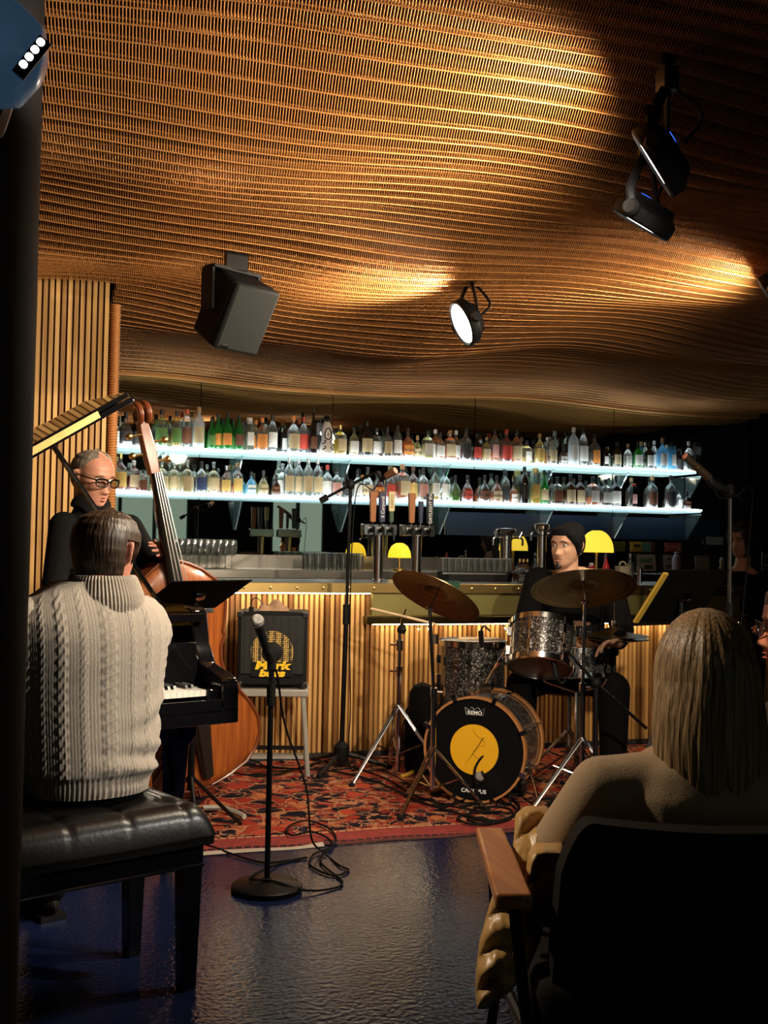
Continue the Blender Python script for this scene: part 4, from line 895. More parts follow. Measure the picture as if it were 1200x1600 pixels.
# ---- piano bench
BN = PZ(290, 1545, 0); BF = PZ(205, 1492, 0); bn = (BF-BN).normalized(); bk = Vector((bn.y, -bn.x, 0)); BD = (BF-BN).length
BMx = frame_M(BN, bk, bn, Z)         # x along the bench (0 at the right), y depth
BLEN = .74
bench = thing('piano_bench', 'black tufted leather piano bench with square legs', 'bench', BMx @ Vector((-BLEN/2, BD/2, 0)))
LEATHER = mat('black_leather', (.006, .0055, .0055), .3, spec=.4, bump=.04, bscale=90)
tuft = [(-.03-.17*i, BD*(.22 if j == 0 else .78)) for i in range(5) for j in (0, 1)]
def cush(a, c):
    x = .055-(BLEN+.11)*a; y = -.055+(BD+.11)*c
    e = min(1, min(a, 1-a)*14); f_ = min(1, min(c, 1-c)*7); rr_ = math.sqrt(max(0, 1-(1-e)**2))*math.sqrt(max(0, 1-(1-f_)**2))
    h = .43+.085*rr_
    for tx, ty in tuft: h -= .016*math.exp(-((x-tx)**2+(y-ty)**2)/.0006) 
    for i in range(5):
        dx = abs(x-(-.03-.17*i)); h -= .006*math.exp(-(dx/.007)**2)*rr_
    h -= .008*math.exp(-((y-BD*.5)/.01)**2)*0
    return BMx @ Vector((x, y, h))
mb = MB(); mb.grid(cush, 90, 46); mb.build('cushion', LEATHER, bench, sharp=60)
mb = MB(); mb.box((0, 0, 0), (1, 1, 1))
MB().box(BMx @ Vector((-BLEN/2, BD/2, .418)), (BLEN+.105, BD+.105, .03), BMx.to_3x3()).build('seat_board', LEATHER, bench, bevel=.006)
MB().box(BMx @ Vector((-BLEN/2, BD/2, .375)), (BLEN+.06, BD+.06, .065), BMx.to_3x3()).build('apron', LACQ, bench, bevel=.003)
MB().box(BMx @ Vector((-BLEN/2, -.033, .345)), (BLEN+.06, .006, .005), BMx.to_3x3()).build('apron_trim', CHROME, bench)
for tx, ty in tuft:
    MB().ball(cush((.055-tx)/(BLEN+.11), (ty+.055)/(BD+.11))+Vector((0, 0, .002)), (.008, .008, .004), 10, 6).build('tuft_button', LEATHER, bench)
for x in (0, -BLEN):
    for y in (0, BD):
        mb = MB(); c = BMx @ Vector((x, y, 0)); mb.loft([[c+bk*(a*w)+bn*(b_*w)+Z*z for a, b_ in ((-1, -1), (1, -1), (1, 1), (-1, 1))] for z, w in ((0, .021), (.345, .029))]); mb.build('leg', LACQ, bench, bevel=.003)
MB().lathe([(.03, -.012), (.03, .012)], 14, axis_M(BMx @ Vector((.065, BD/2, .38)), bk)).build('height_knob', BLACKP, bench)

# ---- double bass
BB, BT = P(306, 1222, 5.40), P(211, 648, 5.18)
ba = (BT-BB).normalized(); bnm = cdir(.57, -.81, .05); bnm = (bnm-ba*bnm.dot(ba)).normalized(); bw = ba.cross(bnm).normalized()*-1
BL = (BT-BB).length
bass = thing('double_bass', 'orange brown double bass held by the bassist', 'double bass', (BB.x, BB.y, 0))
def bp_(s, w, n): return BB + ba*s + bw*w + bnm*n
WID = [(0, .03), (.015, .13), (.05, .23), (.1, .29), (.17, .328), (.25, .33), (.33, .30), (.40, .255), (.44, .245), (.455, .215), (.52, .187), (.58, .183), (.64, .195), (.69, .222), (.705, .215), (.76, .235), (.84, .255), (.90, .25), (.96, .22), (1.02, .16), (1.06, .10), (1.09, .04)]
VARN = bpy.data.materials.new('bass_varnish'); VARN.use_nodes = True; N, L = nodes(VARN); b = N['Principled BSDF']; b.inputs['Roughness'].default_value = .3; b.inputs['Coat Weight'].default_value = .5; b.inputs['Coat Roughness'].default_value = .15
tc = N.new('ShaderNodeTexCoord'); mp = N.new('ShaderNodeMapping'); mp.inputs['Rotation'].default_value = (0, math.radians(-8), 0); mp.inputs['Scale'].default_value = (60, 60, 3); L.new(tc.outputs['Object'], mp.inputs['Vector'])
nz = N.new('ShaderNodeTexNoise'); nz.inputs['Scale'].default_value = 1; nz.inputs['Detail'].default_value = 4; L.new(mp.outputs[0], nz.inputs['Vector'])
r = ramp(N, [(.3, (.19, .045, .009)), (.7, (.34, .095, .018))]); L.new(nz.outputs['Fac'], r.inputs[0]); L.new(r.outputs[0], b.inputs['Base Color'])
DKV = mat('dark_varnish', (.14, .035, .012), .3, coat=.4)
rings = []; TH = .095
for s, w in WID:
    rg = []; ar = .035*min(1, w/.18)
    for i in range(13): t_ = -1+2*i/12; rg.append(bp_(s, w*t_, TH+ar*(1-t_*t_)))
    for i in range(13): t_ = 1-2*i/12; rg.append(bp_(s, w*t_, -TH-ar*.6*(1-t_*t_)))
    rings.append(rg)
mb = MB(); mb.loft(rings); mb.build('body', VARN, bass, sharp=50)
for sgn in (1,):
    for nn in (TH+.004, -TH-.004):
        mb = MB(); mb.tube([bp_(s, w+.004, nn) for s, w in WID], .008, 6); mb.tube([bp_(s, -w-.004, nn) for s, w in WID], .008, 6); mb.build('edge_binding', DKV, bass)
NUT = 1.09+.42
mb = MB(); mb.loft([[bp_(s, w*math.cos(a), n0+r_*math.sin(a)) for a in [2*PI*k/12 for k in range(12)]] for s, w, n0, r_ in ((1.02, .035, TH+.0, .05), (1.10, .027, TH+.005, .035), (1.3, .024, TH+.012, .026), (NUT, .021, TH+.01, .022))]); mb.build('neck', DKV, bass)
FBM = mat('fingerboard', (.012, .010, .009), .3)
mb = MB(); mb.loft([[bp_(s, w*x, n0+h) for x, h in ((-1, 0), (-1, .012), (-.5, .021), (0, .024), (.5, .021), (1, .012), (1, 0))] for s, w, n0 in ((.64, .046, .165), (.85, .041, .148), (1.1, .034, .135), (NUT, .0225, .118))]); mb.build('fingerboard', FBM, bass, sharp=60)
mb = MB(); mb.loft([[bp_(s, w*x, n0+h) for x, h in ((-1, -d_), (1, -d_), (1, d_*.5), (-1, d_*.5))] for s, w, n0, d_ in ((NUT-.01, .024, TH+.01, .03), (NUT+.1, .03, TH+.0, .035), (NUT+.2, .026, TH-.02, .03), (NUT+.26, .02, TH-.03, .03))]); mb.build('pegbox', DKV, bass, bevel=.006)
mb = MB()
for s_ in (-1, 1):
    sp = [bp_(NUT+.27+r_*math.cos(a), s_*.020, TH-.025+r_*math.sin(a)) for a, r_ in [(k*.5, .048-.0022*k) for k in range(17)]]; mb.tube(sp, [.017-.0006*k for k in range(17)], 8)
mb.ball(bp_(NUT+.27, 0, TH-.025), .028, 12, 8); mb.build('scroll', DKV, bass)
for i, s in enumerate((NUT+.05, NUT+.09, NUT+.14, NUT+.18)):
    s_ = 1 if i % 2 else -1; mb = MB(); a_ = bp_(s, s_*.028, TH-.005); b_ = bp_(s, s_*.085, TH-.005); mb.tube([a_, b_], .006, 8); mb.ball(b_, (.016, .016, .016), 10, 7); mb.build('tuning_peg', BRASS, bass)
for i in range(4):
    x0 = (-1.5+i)*.0105; x1 = (-1.5+i)*.028; MB().tube([bp_(NUT, x0, .146), bp_(.47, x1, .262), bp_(.40, x1*.7, .19)], .0022, 5).build('bass_string', mat('string_steel', (.75, .72, .66), .3, .9) if i == 0 else bpy.data.materials['string_steel'], bass)
mb = MB(); mb.prism([(-.08, 0), (.08, 0), (.055, .07), (.068, .11), (.045, .135), (-.045, .135), (-.068, .11), (-.055, .07)], .016, frame_M(bp_(.462, 0, TH+.03), bw, bnm, ba)); mb.build('bridge', mat('maple', (.55, .33, .14), .5), bass)
mb = MB(); mb.loft([[bp_(s, w*x, n0+h) for x, h in ((-1, 0), (1, 0), (.6, .02), (-.6, .02))] for s, w, n0 in ((.06, .03, .15), (.40, .052, .178))]); mb.build('tailpiece', FBM, bass)
for s_ in (-1, 1):
    mb = MB(); mb.tube(spline([bp_(.60, s_*.075, TH+.036), bp_(.615, s_*.09, TH+.034), bp_(.56, s_*.105, TH+.031), bp_(.48, s_*.125, TH+.029), bp_(.42, s_*.145, TH+.027), bp_(.405, s_*.16, TH+.024), bp_(.42, s_*.168, TH+.022)], 4), .006, 6, flat=.5); mb.build('f_hole', BLACK, bass)
ep = BB-ba*.02; MB().tube([BB+ba*.02, (BB.x+ba.x*-.13, BB.y+ba.y*-.13, 0.012)], .007, 8).build('end_pin', CHROME, bass)

MATTE = mat('matte_black', (.005, .005, .005), .8, spec=.05)
# ---- music stands (desk, pole, tripod)
def music_stand(name_lbl, px, d, zdesk, face, tilt, w=.5, h=.30, cpx=None, mats=None):
    base = CV((px-600)/FPX*d, d, 0); t = thing('music_stand', name_lbl, 'music stand', base)
    f2 = Vector(face).normalized(); side = Z.cross(f2).normalized()
    up = (-f2*math.sin(tilt) + Z*math.cos(tilt)).normalized(); nrm = side.cross(up).normalized()
    c = base + Z*zdesk; Rm_ = Matrix((side, nrm, up)).transposed()
    MB().box(c, (w, .006, h), Rm_).build('desk', MATTE, t, bevel=.003)
    MB().box(c-up*(h/2)+f2*.02, (w, .05, .006), Rm_).build('ledge', BLACKM, t)
    MB().tube([base+Z*.24, c-f2*.05*-1*0-Z*.02], .011, 10).build('pole', BLACKM, t); MB().tube([base+Z*.2, base+Z*.62], .015, 10).build('outer_pole', BLACKM, t)
    bk_ = c-f2*.018; MB().lathe([(.02, -.025), (.024, 0), (.02, .025)], 12, axis_M(bk_, side)).build('tilt_knob', CHROME, t)
    for k in range(3):
        a = 2*PI*k/3+.5; e = base+Vector((.28*math.cos(a), .28*math.sin(a), .012)); MB().tube([base+Z*.26, base+Vector((.2*math.cos(a), .2*math.sin(a), .08)), e], .009, 8).build('leg', BLACKM, t)
    return t, c, side, up, nrm
music_stand('black music stand between the piano and the amplifier', 308, 4.75, 1.02, cdir(-.8, .6), math.radians(60), .46, .26)
t, c, side, up, nrm = music_stand('black music stand with a yellow folder in front of the bar', 1066, 5.0, 1.045, cdir(-.55, .83), math.radians(38), .42, .30)
MB().box(c-side*-.0+nrm*-.012+side*.205, (.026, .012, .28), Matrix((side, nrm, up)).transposed()).build('folder', mat('yellow_folder', (.55, .36, .05), .6), t)

# ---- bass amplifier on a folding stool
ac = P(424, 1076, 6.02); az = ac.z
st = thing('step_stool', 'grey metal folding stool under the bass amplifier', 'stool', (ac.x, ac.y, 0))
GREYM = mat('grey_enamel', (.34, .32, .28), .45, .3, var=.2)
af = cdir(.06, -1); ax = Z.cross(af).normalized()*-1; ax = Vector((-af.y, af.x, 0)); AR = Matrix((ax, -af, Z)).transposed()
if ax.dot(R0) < 0: ax = -ax; AR = Matrix((ax, -af, Z)).transposed()
def aq(x, y, z): return Vector((ac.x, ac.y, 0)) + ax*x - af*y + Z*z
MB().box(aq(0, .14, az-.022), (.40, .32, .04), AR).build('seat', GREYM, st, bevel=.006)
for s_ in (-1, 1):
    MB().tube([aq(s_*.17, -.0, az-.04), aq(s_*.205, -.03, .0)], .014, 8).build('leg', GREYM, st)
    MB().tube([aq(s_*.17, .27, az-.04), aq(s_*.2, .33, .0)], .012, 8).build('leg', GREYM, st)
MB().box(aq(0, -.015, .11), (.36, .10, .014), AR).build('step', GREYM, st); MB().box(aq(0, -.022, .155), (.36, .02, .02), AR).build('crossbar', BLACKM, st)
amp = thing('bass_amplifier', 'black bass combo amplifier with yellow logo on a stool', 'amplifier', aq(0, .14, az))
AW, AH = .372, .405
MB().box(aq(0, .15, az+AH/2+.012), (AW, .30, AH-.012), AR).build('cabinet', mat('black_tolex', (.007, .007, .007), .7, spec=.2, bump=.3, bscale=260), amp, bevel=.008)
m = bpy.data.materials.new('punched_grille'); m.use_nodes = True; N, L = nodes(m); b = N['Principled BSDF']; b.inputs['Roughness'].default_value = .5; b.inputs['Metallic'].default_value = .3
tc = N.new('ShaderNodeTexCoord'); v1 = N.new('ShaderNodeTexVoronoi'); v1.inputs['Scale'].default_value = 95; v1.inputs['Randomness'].default_value = .15; L.new(tc.outputs['Object'], v1.inputs['Vector'])
r = ramp(N, [(.34, (.002, .002, .002)), (.44, (.014, .014, .014))]); L.new(v1.outputs['Distance'], r.inputs[0]); L.new(r.outputs[0], b.inputs['Base Color']); GRILLE = m
MB().box(aq(0, -.004, az+.235), (AW-.03, .012, AH-.09), AR).build('grille', GRILLE, amp, bevel=.003)
m2 = m.copy(); m2.name = 'gold_cone_mesh'; N, L = nodes(m2)
for n__ in N:
    if n__.type == 'VALTORGB': n__.color_ramp.elements[0].color = (.62, .40, .10, 1); n__.color_ramp.elements[0].position = .42; n__.color_ramp.elements[1].color = (.01, .01, .01, 1); n__.color_ramp.elements[1].position = .5
mb = MB(); mb.lathe([(.056, 0), (.056, .004), (.115, .004), (.115, 0)], 36, axis_M(aq(0, -.0095, az+.195), af), ring=True); mb.build('speaker_ring', m2, amp)
mb = MB(); mb.lathe([(.001, .012), (.03, .010), (.055, .003), (.056, 0)], 28, axis_M(aq(0, -.0095, az+.195), af)); mb.build('dust_cap', BLACKP, amp)
YELP = mat('logo_yellow', (.85, .55, .02), .5)
lb = MB(); lb.box(aq(0, -.012, az+.105), (.22, .006, .078), AR); lb.build('logo_plate', BLACKP, amp)
put_text('logo', 'Mark', .058, frame_M(aq(.0, -.0155, az+.124), ax, Z, af), YELP, amp, .001, shear=.18, bold=.003, sx=1.5)
put_text('logo', 'bass', .05, frame_M(aq(.0, -.0155, az+.083), ax, Z, af), YELP, amp, .001, shear=.18, bold=.003, sx=1.6)
for s_ in (-1, 1):
    for z in (az+.012, az+AH): MB().box(aq(s_*(AW/2-.012), .005, z+(-.01 if z > az+.1 else .01)), (.034, .035, .034), AR).build('corner', mat('corner_metal', (.05, .05, .052), .35, .8) if (s_ < 0 and z < az+.1) else bpy.data.materials['corner_metal'], amp, bevel=.006)
MB().tube(spline([aq(-.07, .15, az+AH+.0), aq(-.05, .15, az+AH+.018), aq(.05, .15, az+AH+.018), aq(.07, .15, az+AH)], 4), .009, 6).build('handle', BLACKP, amp)
hc = aq(.0, .10, az+AH+.0075)
TANM = mat('tan_wool', (.36, .22, .13), .95, bump=.3, bscale=300)
def hatf(a, c):
    x, y = (a-.5)*.17, (c-.5)*.14; r_ = max(0, 1-(2*a-1)**4)*max(0, 1-(2*c-1)**4)
    return hc + ax*x - af*y + Z*(.002+r_*(.035+.016*math.sin(11*a+3*c)+.010*math.sin(17*c-5*a)))
mb = MB(); mb.grid(hatf, 26, 22); mb.add([hc+ax*(sx_*.08)-af*(sy_*.066)+Z*.001 for sx_, sy_ in ((-1, -1), (-1, 1), (1, 1), (1, -1))], [(0, 1, 2, 3)]); o = mb.build('wool_cap', TANM, None, fix=False); o.data.transform(Matrix.Translation(-hc)); o.location = hc; tag(o, 'crumpled tan wool cap lying on top of the bass amplifier', 'cap')
# little clip light on the amp
c = aq(-.12, .06, az+AH+.007); t = thing('clip_light', 'tiny black gooseneck clip light on the amplifier corner', 'lamp', c)
MB().lathe([(.014, 0), (.014, .02), (.01, .022)], 10, Matrix.Translation(c)).build('clip', BLACKP, t)
MB().tube(spline([c+Z*.02, c+Z*.055, c+Z*.07+ax*.03, c+Z*.03+ax*.07, c+Z*.01+ax*.085], 5), .003, 6).build('gooseneck', BLACKM, t)

# ---- microphones
MESHM = mat('mic_mesh', (.42, .40, .38), .45, .7, bump=.6, bscale=700)
COPPER = mat('copper_body', (.30, .15, .08), .35, .7)
def wire(name, label, pts, r=.0042, n=8, cat='cable', group=None):
    pts = spline(pts, n); mb = MB(); mb.tube(pts, r, 6); o = mb.build(name, RUBBER); off = Vector(pts[0]); o.data.transform(Matrix.Translation(-off)); o.location = off; return tag(o, label, cat, group)
# round-base stand in front
b0 = PZ(417, 1391, 0); t = thing('microphone_stand', 'straight black microphone stand on a heavy round base', 'microphone stand', b0)
dS = (b0-CAMP).dot(FW)
MB().lathe([(.126, 0), (.128, .006), (.128, .018), (.118, .026), (.03, .034), (.016, .045)], 40, Matrix.Translation(b0)).build('round_base', BLACKM, t)
topz = .80
MB().tube([b0+Z*.03, b0+Z*topz], .0105, 12).build('pole', BLACKM, t)
MB().tube([b0+Z*(topz-.14), b0+Z*(topz-.06)], .0165, 12).build('clutch', BLACKP, t)
ch = b0+Z*topz; md = (cdir(-.30, -.35, 1)).normalized(); mbm = MB(); mbm.tube([ch-Z*.01, ch+Z*.03, ch+md*.07], .017, 10); mbm.build('clip', BLACKP, t)
m0 = ch+md*.02; t2 = thing('microphone', 'black handheld microphone with round mesh head in the front clip', 'microphone', m0)
MB().tube([m0, m0+md*.05, m0+md*.14], [.012, .0135, .0185], 14).build('handle', BLACKM, t2)
MB().ball(m0+md*.163, (.0255, .0255, .0255), 18, 12).build('grille', MESHM, t2)
MB().lathe([(.0245, -.004), (.0265, 0), (.0245, .004)], 18, axis_M(m0+md*.16, md), ring=True).build('grille_band', CHROME, t2)
e0 = m0-md*.005
wire('microphone_cable', 'black cable running from the front microphone into a loose floor coil', [e0, e0-md*.05+R0*.01, CV(-.36, 4.28, .55), CV(-.285, 4.4, .30), CV(-.262, 4.42, .10), PZ(503, 1330, .006), PZ(530, 1352, .006), PZ(545, 1360, .006), PZ(520, 1368, .006), PZ(485, 1352, .007), PZ(490, 1335, .008), PZ(515, 1325, .008), PZ(525, 1312, .012), PZ(515, 1295, .016), PZ(480, 1282, .02), PZ(450, 1292, .018), PZ(455, 1305, .018), PZ(490, 1300, .022), PZ(520, 1318, .014), PZ(500, 1345, .008), PZ(535, 1378, .006), PZ(510, 1390, .006), PZ(470, 1390, .018), PZ(425, 1376, .042), PZ(390, 1372, .04), PZ(430, 1352, .006), PZ(480, 1340, .006), PZ(420, 1348, .006), PZ(380, 1340, .006), PZ(330, 1322, .012), PZ(300, 1310, .02)], .0042, 6)
# boom stands
def tripod(t, b_, h0, R_, rot, mt=BLACKM, r_=.011, foot=True, names='leg'):
    for k in range(3):
        a = rot+2*PI*k/3; e = b_+Vector((R_*math.cos(a), R_*math.sin(a), .016)); MB().tube([b_+Z*h0, e], r_, 8).build(names, mt, t)
        if foot: MB().ball(e, (.018, .018, .015), 10, 6).build('rubber_foot', RUBBER, t)
b0 = PZ(533, 1203, 0)+F0*.0; d0 = (b0-CAMP).dot(FW); t = thing('boom_stand', 'black tripod boom stand before the middle of the bar', 'microphone stand', b0)
tripod(t, b0, .10, .27, math.radians(228)); piv = P(548, 757, d0-.05)
MB().lathe([(.03, .05), (.045, .08), (.045, .13), (.016, .16)], 14, Matrix.Translation(b0)).build('leg_hub', BLACKP, t)
midp = b0.lerp(piv, .55); MB().tube([b0+Z*.1, midp], .014, 10).build('lower_tube', BLACKM, t); MB().tube([midp-Z*.02, piv], .0095, 10).build('upper_tube', BLACKM, t); MB().tube([midp-Z*.06, midp+Z*.05], .02, 10).build('clutch', BLACKP, t)
MB().ball(piv, (.024, .024, .03), 12, 8).build('pivot', BLACKP, t); be0, be1 = P(500, 783, d0-.05), P(590, 737, d0-.1); MB().tube([be0, piv, be1], .008, 8).build('boom_arm', BLACKM, t)
MB().tube([be0, be0.lerp(piv, .25)], .018, 10).build('counterweight', BLACKP, t)
ma, mbb = P(594, 750, d0-.1), P(618, 735, d0-.15); t2 = thing('microphone', 'brown metal condenser microphone on the middle boom stand', 'microphone', ma); md = (mbb-ma).normalized()
MB().tube([ma, ma.lerp(mbb, .45)], .015, 14).build('body', BLACKM, t2); MB().tube([ma.lerp(mbb, .4), mbb], .0195, 16).build('barrel', COPPER, t2); MB().lathe([(.0195, 0), (.015, .004), (.001, .005)], 16, axis_M(mbb, md)).build('capsule', mat('mic_capsule', (.6, .36, .28), .5), t2)
MB().tube([be1, ma+md*.01], .012, 8).build('shock_mount', BLACKP, t2)
wire('microphone_cable', 'thin black cable hanging along the middle boom stand', [ma-md*.01, ma-md*.05-Z*.03, piv+R0*.03-Z*.05, midp+R0*.02-F0*.02, b0+Z*.35+R0*.045, b0+Z*.16+R0*.04-F0*.02, b0+R0*.06+Z*.012-F0*.05, PZ(600, 1205, .016), PZ(660, 1238, .016)], .0035, 8)
b0 = CV((1143-600)/FPX*5.25, 5.25, 0); t = thing('boom_stand', 'black boom stand holding a microphone right of the music stand', 'microphone stand', b0); d0 = 5.25
tripod(t, b0, .12, .30, math.radians(100)); piv = P(1141, 768, d0)
MB().tube([b0+Z*.1, b0.lerp(piv, .62)], .013, 10).build('lower_tube', BLACKM, t); MB().tube([b0.lerp(piv, .6), piv], .0095, 10).build('upper_tube', mat('satin_tube', (.12, .12, .12), .3, .9), t); MB().tube([b0.lerp(piv, .58), b0.lerp(piv, .66)], .019, 10).build('clutch', BLACKP, t)
MB().ball(piv, (.025, .025, .035), 12, 8).build('pivot', BLACKP, t); be1 = P(1108, 745, d0-.03); MB().tube([P(1160, 782, d0+.03), piv, be1], .009, 8).build('boom_arm', BLACKM, t)
ma, mbb = P(1108, 747, d0-.03), P(1070, 713, d0-.08); t2 = thing('microphone', 'bronze condenser microphone with a copper face at the right', 'microphone', ma); md = (mbb-ma).normalized()
MB().tube([ma, ma.lerp(mbb, .5)], .019, 16).build('body', mat('dark_bronze', (.10, .07, .045), .4, .6), t2); MB().tube([ma.lerp(mbb, .5), mbb], .0165, 16).build('barrel', bpy.data.materials['dark_bronze'], t2); MB().lathe([(.0195, -.005), (.021, 0), (.0195, .005)], 16, axis_M(ma.lerp(mbb, .5), md), ring=True).build('ring', BRASS, t2); MB().lathe([(.0165, 0), (.013, .004), (.001, .005)], 16, axis_M(mbb, md)).build('capsule', mat('copper_capsule', (.6, .24, .16), .5), t2)
MB().tube(spline([ma, ma+R0*.02-Z*.03, piv+Z*.0], 4), .02, 8).build('shock_mount', BLACKP, t2)
wire('microphone_cable', 'thin black cable looping down the right boom stand', [ma, ma+R0*.05-Z*.09, piv+R0*.03-Z*.02, piv+R0*.10+Z*.02, piv+R0*.09-Z*.25, b0.lerp(piv, .4)+R0*.03, b0+Z*.3+R0*.03, b0+R0*.1+Z*.012], .0035, 8)
# ================================================================ drum kit
m = bpy.data.materials.new('black_sparkle'); m.use_nodes = True; N, L = nodes(m); b = N['Principled BSDF']; b.inputs['Roughness'].default_value = .3; b.inputs['Coat Weight'].default_value = .8; b.inputs['Coat Roughness'].default_value = .05
tc = N.new('ShaderNodeTexCoord'); v1 = N.new('ShaderNodeTexVoronoi'); v1.inputs['Scale'].default_value = 260; L.new(tc.outputs['Object'], v1.inputs['Vector'])
sp = N.new('ShaderNodeSeparateColor'); L.new(v1.outputs['Color'], sp.inputs[0])
r = ramp(N, [(0, (.012, .011, .012)), (.5, (.04, .036, .035)), (.78, (.16, .145, .13)), (.92, (.62, .58, .52))], 'CONSTANT'); L.new(sp.outputs[0], r.inputs[0]); L.new(r.outputs[0], b.inputs['Base Color'])
r2 = ramp(N, [(0, (.1,)*3), (1, (.8,)*3)]); L.new(sp.outputs[1], r2.inputs[0]); L.new(r2.outputs[0], b.inputs['Metallic'])
SPARK = m
HEADW = mat('drum_head_white', (.62, .58, .5), .6); HEADB = mat('drum_head_black', (.004, .004, .0045), .4, spec=.2); HEADT = mat('drum_head_brown', (.16, .10, .06), .5)
HOOPW = mat('hoop_wood', (.42, .18, .06), .35, coat=.4, var=.25, vscale=12)
def lugs(t, Mx, R_, z0, z1, n, a0=0, split=True):
    for k in range(n):
        a = a0+2*PI*k/n; o = Vector((math.cos(a)*(R_+.008), math.sin(a)*(R_+.008), 0)); mb = MB()
        for z in ((z0*.72+z1*.28, z0*.28+z1*.72) if split else ((z0+z1)/2,)): mb.box(Mx @ (o+Vector((0, 0, z))), (.022, .018, .045), Mx.to_3x3() @ Matrix.Rotation(a, 3, 'Z'))
        q = Vector((math.cos(a)*(R_+.014), math.sin(a)*(R_+.014), 0)); mb.tube([Mx @ (q+Vector((0, 0, z0+.0))), Mx @ (q+Vector((0, 0, z1)))], .0035, 6); mb.build('tension_rod', CHROME, t)
def drum(name, label, c, axis, R_, H_, headtop, headbot, nl, cat='drum', hoopmat=CHROME):
    """c: centre of the bottom head; axis points to the top head"""
    t = thing(name, label, cat, c); Mx = axis_M(c, axis)
    MB().lathe([(R_, .004), (R_, H_-.004)], 48, Mx).build('shell', SPARK, t)
    for z, hm, s_ in ((H_, headtop, 1), (0, headbot, -1)):
        MB().lathe([(.001, z+s_*.0035), (R_-.002, z+s_*.0035), (R_+.003, z), (R_+.003, z-s_*.008)], 48, Mx).build('drum_head', hm, t)
        MB().lathe([(R_+.004, z-s_*.018), (R_+.009, z-s_*.018), (R_+.009, z+s_*.010), (R_+.001, z+s_*.014), (R_+.001, z+s_*.008), (R_+.004, z+s_*.006)], 48, Mx, ring=True).build('hoop', hoopmat, t)
    lugs(t, Mx, R_, -.005, H_+.005, nl, .3); return t, Mx
# bass drum: front head turned a little to the left
kc = CV((747-600)/FPX*5.475, 5.475, .262); kn = cdir(-.36, -.93)
R_ = .245; KL = .38
kick = thing('bass_drum', 'black sparkle bass drum with a yellow disc on its front head', 'drum', Vector((kc.x, kc.y, 0))-kn*.19)
Mk = axis_M(kc-kn*KL, kn)      # local z runs to the front head
MB().lathe([(R_, .03), (R_, KL-.03)], 56, Mk).build('shell', SPARK, kick)
for z in (KL-.012, .012): MB().lathe([(R_+.002, z-.02), (R_+.012, z-.02), (R_+.013, z+.02), (R_+.002, z+.02)], 64, Mk, ring=True).build('hoop', HOOPW, kick)
MB().lathe([(.001, KL), (R_+.002, KL), (R_+.002, KL-.01)], 56, Mk).build('front_head', HEADB, kick); MB().lathe([(.001, .001), (R_, .001), (R_, .01)], 56, Mk).build('batter_head', HEADW, kick)
kx = Z.cross(kn).normalized(); Mf = frame_M(kc+kn*.0012, kx, Z, kn)      # face plane
DISC = mat('disc_yellow', (.80, .42, .012), .5)
MB().lathe([(.001, .0005), (.122, .0005), (.122, 0)], 48, Mf).build('yellow_disc', DISC, kick)
NEED = mat('needle_ink', (.02, .012, .01), .5)
fx = lambda x, y: Mf @ Vector((x, y, .0022))
nd = MB(); nd.tube([fx(-.042, -.072), fx(-.01, -.025), fx(.03, .035), fx(.044, .058), fx(.048, .062)], [.0008, .003, .0042, .005, .002], 8, flat=.4); nd.build('needle_print', NEED, kick)
th_ = MB(); th_.tube(spline([fx(-.004, .10), fx(-.002, .085), fx(.02, .065), (fx(.042, .05)), fx(.055, .036), fx(.05, .022), fx(.03, .022), fx(.012, .0), fx(-.006, -.008), fx(-.002, -.025), fx(.012, -.035), fx(.03, -.044), fx(.036, -.04)], 5), .0011, 5, flat=.4)
th_.build('thread_print', mat('thread_ink', (.3, .12, .02), .5), kick)
# crown badge and lettering at the top, maker's name at the bottom
cw = [(-.05, .0), (.05, 0), (.058, .036), (.033, .024), (.02, .04), (0, .026), (-.02, .04), (-.033, .024), (-.058, .036)]
ring_ = [fx(x*.85, .168+y*.95) for x, y in cw]; ring_.append(ring_[0]); MB().tube(ring_, .0017, 5, flat=.4).build('crown_badge', WHITEP, kick)
put_text('lettering', 'REMO', .024, Mf @ Matrix.Translation((0, .178, .001)), WHITEP, kick, .0006, bold=.0006, sx=1.15)
put_text('lettering', 'CANOPUS', .026, Mf @ Matrix.Translation((0, -.20, .001)), WHITEP, kick, .0006, bold=.0006, sx=1.05)
for k in range(8):
    a = PI/8+2*PI*k/8; q = Vector((math.cos(a)*(R_+.018), math.sin(a)*(R_+.018), 0)); mb = MB()
    mb.tube([Mk @ (q+Vector((0, 0, .02))), Mk @ (q+Vector((0, 0, KL-.005)))], .0045, 6); mb.box(Mk @ (q+Vector((0, 0, KL-.0))), (.034, .02, .03), Mk.to_3x3() @ Matrix.Rotation(a, 3, 'Z')); mb.box(Mk @ (q*.98+Vector((0, 0, KL*.35))), (.026, .02, .05), Mk.to_3x3() @ Matrix.Rotation(a, 3, 'Z')); mb.box(Mk @ (q*.98+Vector((0, 0, KL*.65))), (.026, .02, .05), Mk.to_3x3() @ Matrix.Rotation(a, 3, 'Z')); mb.build('claw_hook', CHROME, kick)
for s_ in (-1, 1):
    q = kc-kn*.12+kx*(s_*.235)-Z*.06; MB().tube([q, kc+kx*(s_*.34)+kn*.03-Z*.252], .008, 8).build('spur', CHROME, kick)
MB().box(kc-kn*.2+Z*(R_+.022), (.06, .07, .045), Mk.to_3x3()).build('tom_mount', CHROME, kick)
